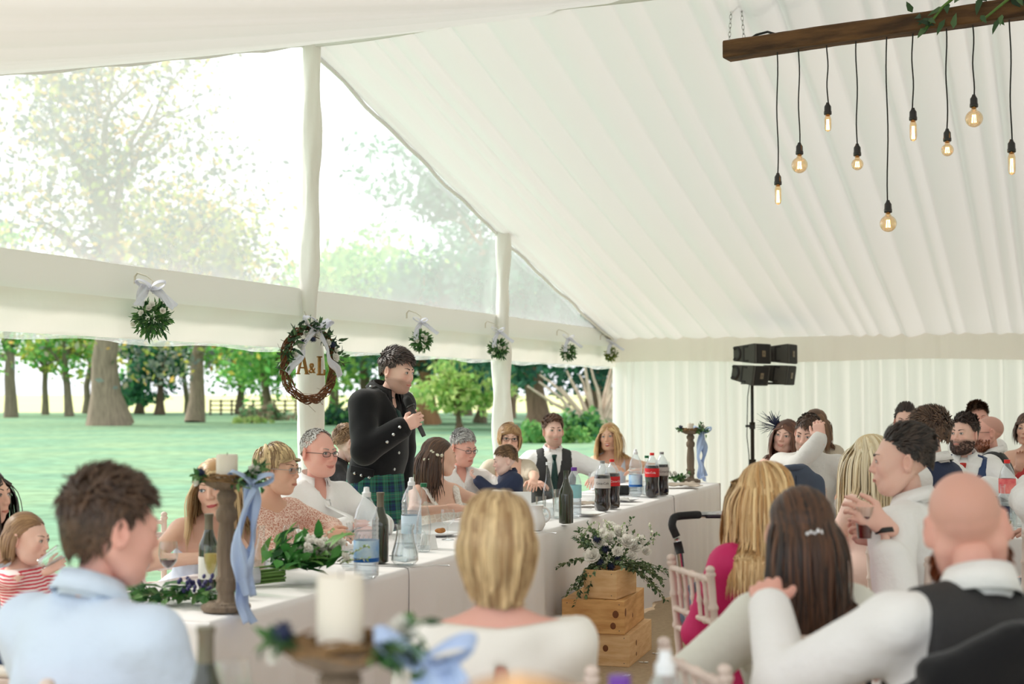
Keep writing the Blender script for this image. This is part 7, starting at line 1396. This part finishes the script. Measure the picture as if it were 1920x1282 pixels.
cabinet(zt + .32, .0, (0, 0), 'upper loudspeaker of the front pair on the stand', 48); cabinet(zt + .115, .16, (-.02, .0), 'lower loudspeaker of the front pair on the stand', 48)
cabinet(zt + .325, .0, (.34, .25), 'upper loudspeaker of the rear pair on the stand', 62); cabinet(zt + .12, .14, (.32, .25), 'lower loudspeaker of the rear pair on the stand', 62)
mb = MB(); mb.box((0, 0, zt + .02), (.2, .2, .02)); mb.box((.17, .12, zt + .02), (.45, .06, .025), rot=rotz(.6)); mb.build('mount_plate', m_blk, stn, smooth=False)
# ---------------------------------------------------------------- pram behind the chairs
pr = thing('pram', (.66, 6.05, 0), 'black pram with curved foam handle parked by the long table', 'pram'); m_foam = mat('foam_black', srgb(26, 26, 27), .7, bump=.2, bscale=80); m_chr = mat('chrome', srgb(205, 205, 208), .15, metal=1)
hz = lambda px, py, D: tuple(np.array(at(px, py, D + .43)) - np.array([.66, 6.05, 0]))
def sm(P, n=24): P = np.array(P); t = np.linspace(0, len(P) - 1, n); return np.column_stack([np.interp(t, np.arange(len(P)), P[:, i]) for i in range(3)])
def smc(P): Q = sm(P, 30); k = np.ones(5) / 5; return np.column_stack([np.convolve(np.pad(Q[:, i], 2, mode='edge'), k, 'valid') for i in range(3)])
mb = MB(); mb.tube(smc([hz(1268, 1008, 5.62), hz(1258, 985, 5.62), hz(1262, 968, 5.65), hz(1300, 965, 5.7), hz(1310, 965, 5.72)]), .017, 12); mb.build('handle_grip', m_foam, pr); mb = MB(); mb.tube([hz(1308, 965, 5.72), hz(1362, 963, 5.8)], .0135, 10); mb.build('handle_bar', m_chr, pr); mb = MB(); mb.box(np.array(hz(1336, 968, 5.74)), (.075, .02, .016), bev=.006); mb.build('release_button', mat('button_dark', srgb(40, 30, 44), .3), pr)
mb = MB(); mb.tube(smc([hz(1360, 963, 5.8), hz(1392, 965, 5.84), hz(1404, 985, 5.86), hz(1400, 1010, 5.86)]), .017, 12); mb.build('handle_grip', m_foam, pr); mb = MB(); mb.tube([hz(1267, 1008, 5.62), hz(1270, 1018, 5.62)], .012, 8); mb.build('frame_joint', m_chr, pr); mb = MB(); mb.tube([hz(1269, 1016, 5.62), hz(1274, 1038, 5.61)], .018, 10); mb.build('hinge_sleeve', m_foam, pr)
for q, (a_, b_) in enumerate(((hz(1273, 1036, 5.61), (.10, -.25, .18)), (hz(1400, 1010, 5.86), (.42, -.05, .18)))): mb = MB(); mb.tube([a_, (np.array(a_) + b_) / 2, b_], .012, 8); mb.build('frame_tube', m_chr, pr); mb = MB(); mb.tube([np.array(b_) + [0, .0, .04], np.array(b_) + [.06, .5, .3]], .012, 8); mb.build('frame_tube', m_blk, pr)
for (x, y) in ((.1, -.25), (.42, -.05), (.18, .5), (.5, .62)):
    w_ = None; mb = MB(); t = np.linspace(0, 2 * pi, 21); mb.tube([(x, y + .12 * cos(a), .135 + .12 * sin(a)) for a in t], .018, 8, cap=False); w_ = mb.build('wheel', m_foam, pr); mb = MB()
    for a in np.arange(5) * 2 * pi / 5: mb.tube([(x, y, .135), (x, y + .11 * cos(a), .135 + .11 * sin(a))], .005, 5)
    mb.build('spokes', m_chr, w_)
G = SDF((-.02, -.12, .35), (.62, .75, .85), .02); G.ell((.3, .28, .58), (.22, .36, .17), rotz(-.3), .03); G.ell((.3, .26, .72), (.18, .3, .14), rotz(-.3), .03, sub=True); V, F = G.mesh(); raw('carrycot', V, F, f_slate, pr)
# confetti petals on the matting
r = np.random.default_rng(15)
for i, (px, py) in enumerate(((1240, 1214), (1205, 1238), (1175, 1262), (1228, 1222))):
    D = CAMH * FPX / (py - 740); q = at(px, py, D); mb = MB()
    for j_ in range(5): mb.ell((r.normal() * .012, r.normal() * .012, .004), (.012, .008, .003), 4, 7, rot=rotz(r.uniform(0, 3)))
    o = mb.build('confetti_petal', m_petal); o.location = (q.x, q.y, 0); tag(o, ('confetti petals on the matting nearest the pram', 'confetti petals on the matting right of the bottom crate', 'confetti petals farthest from the long table', 'confetti petals in the middle of the open matting')[i], 'petals', 'confetti on the matting')
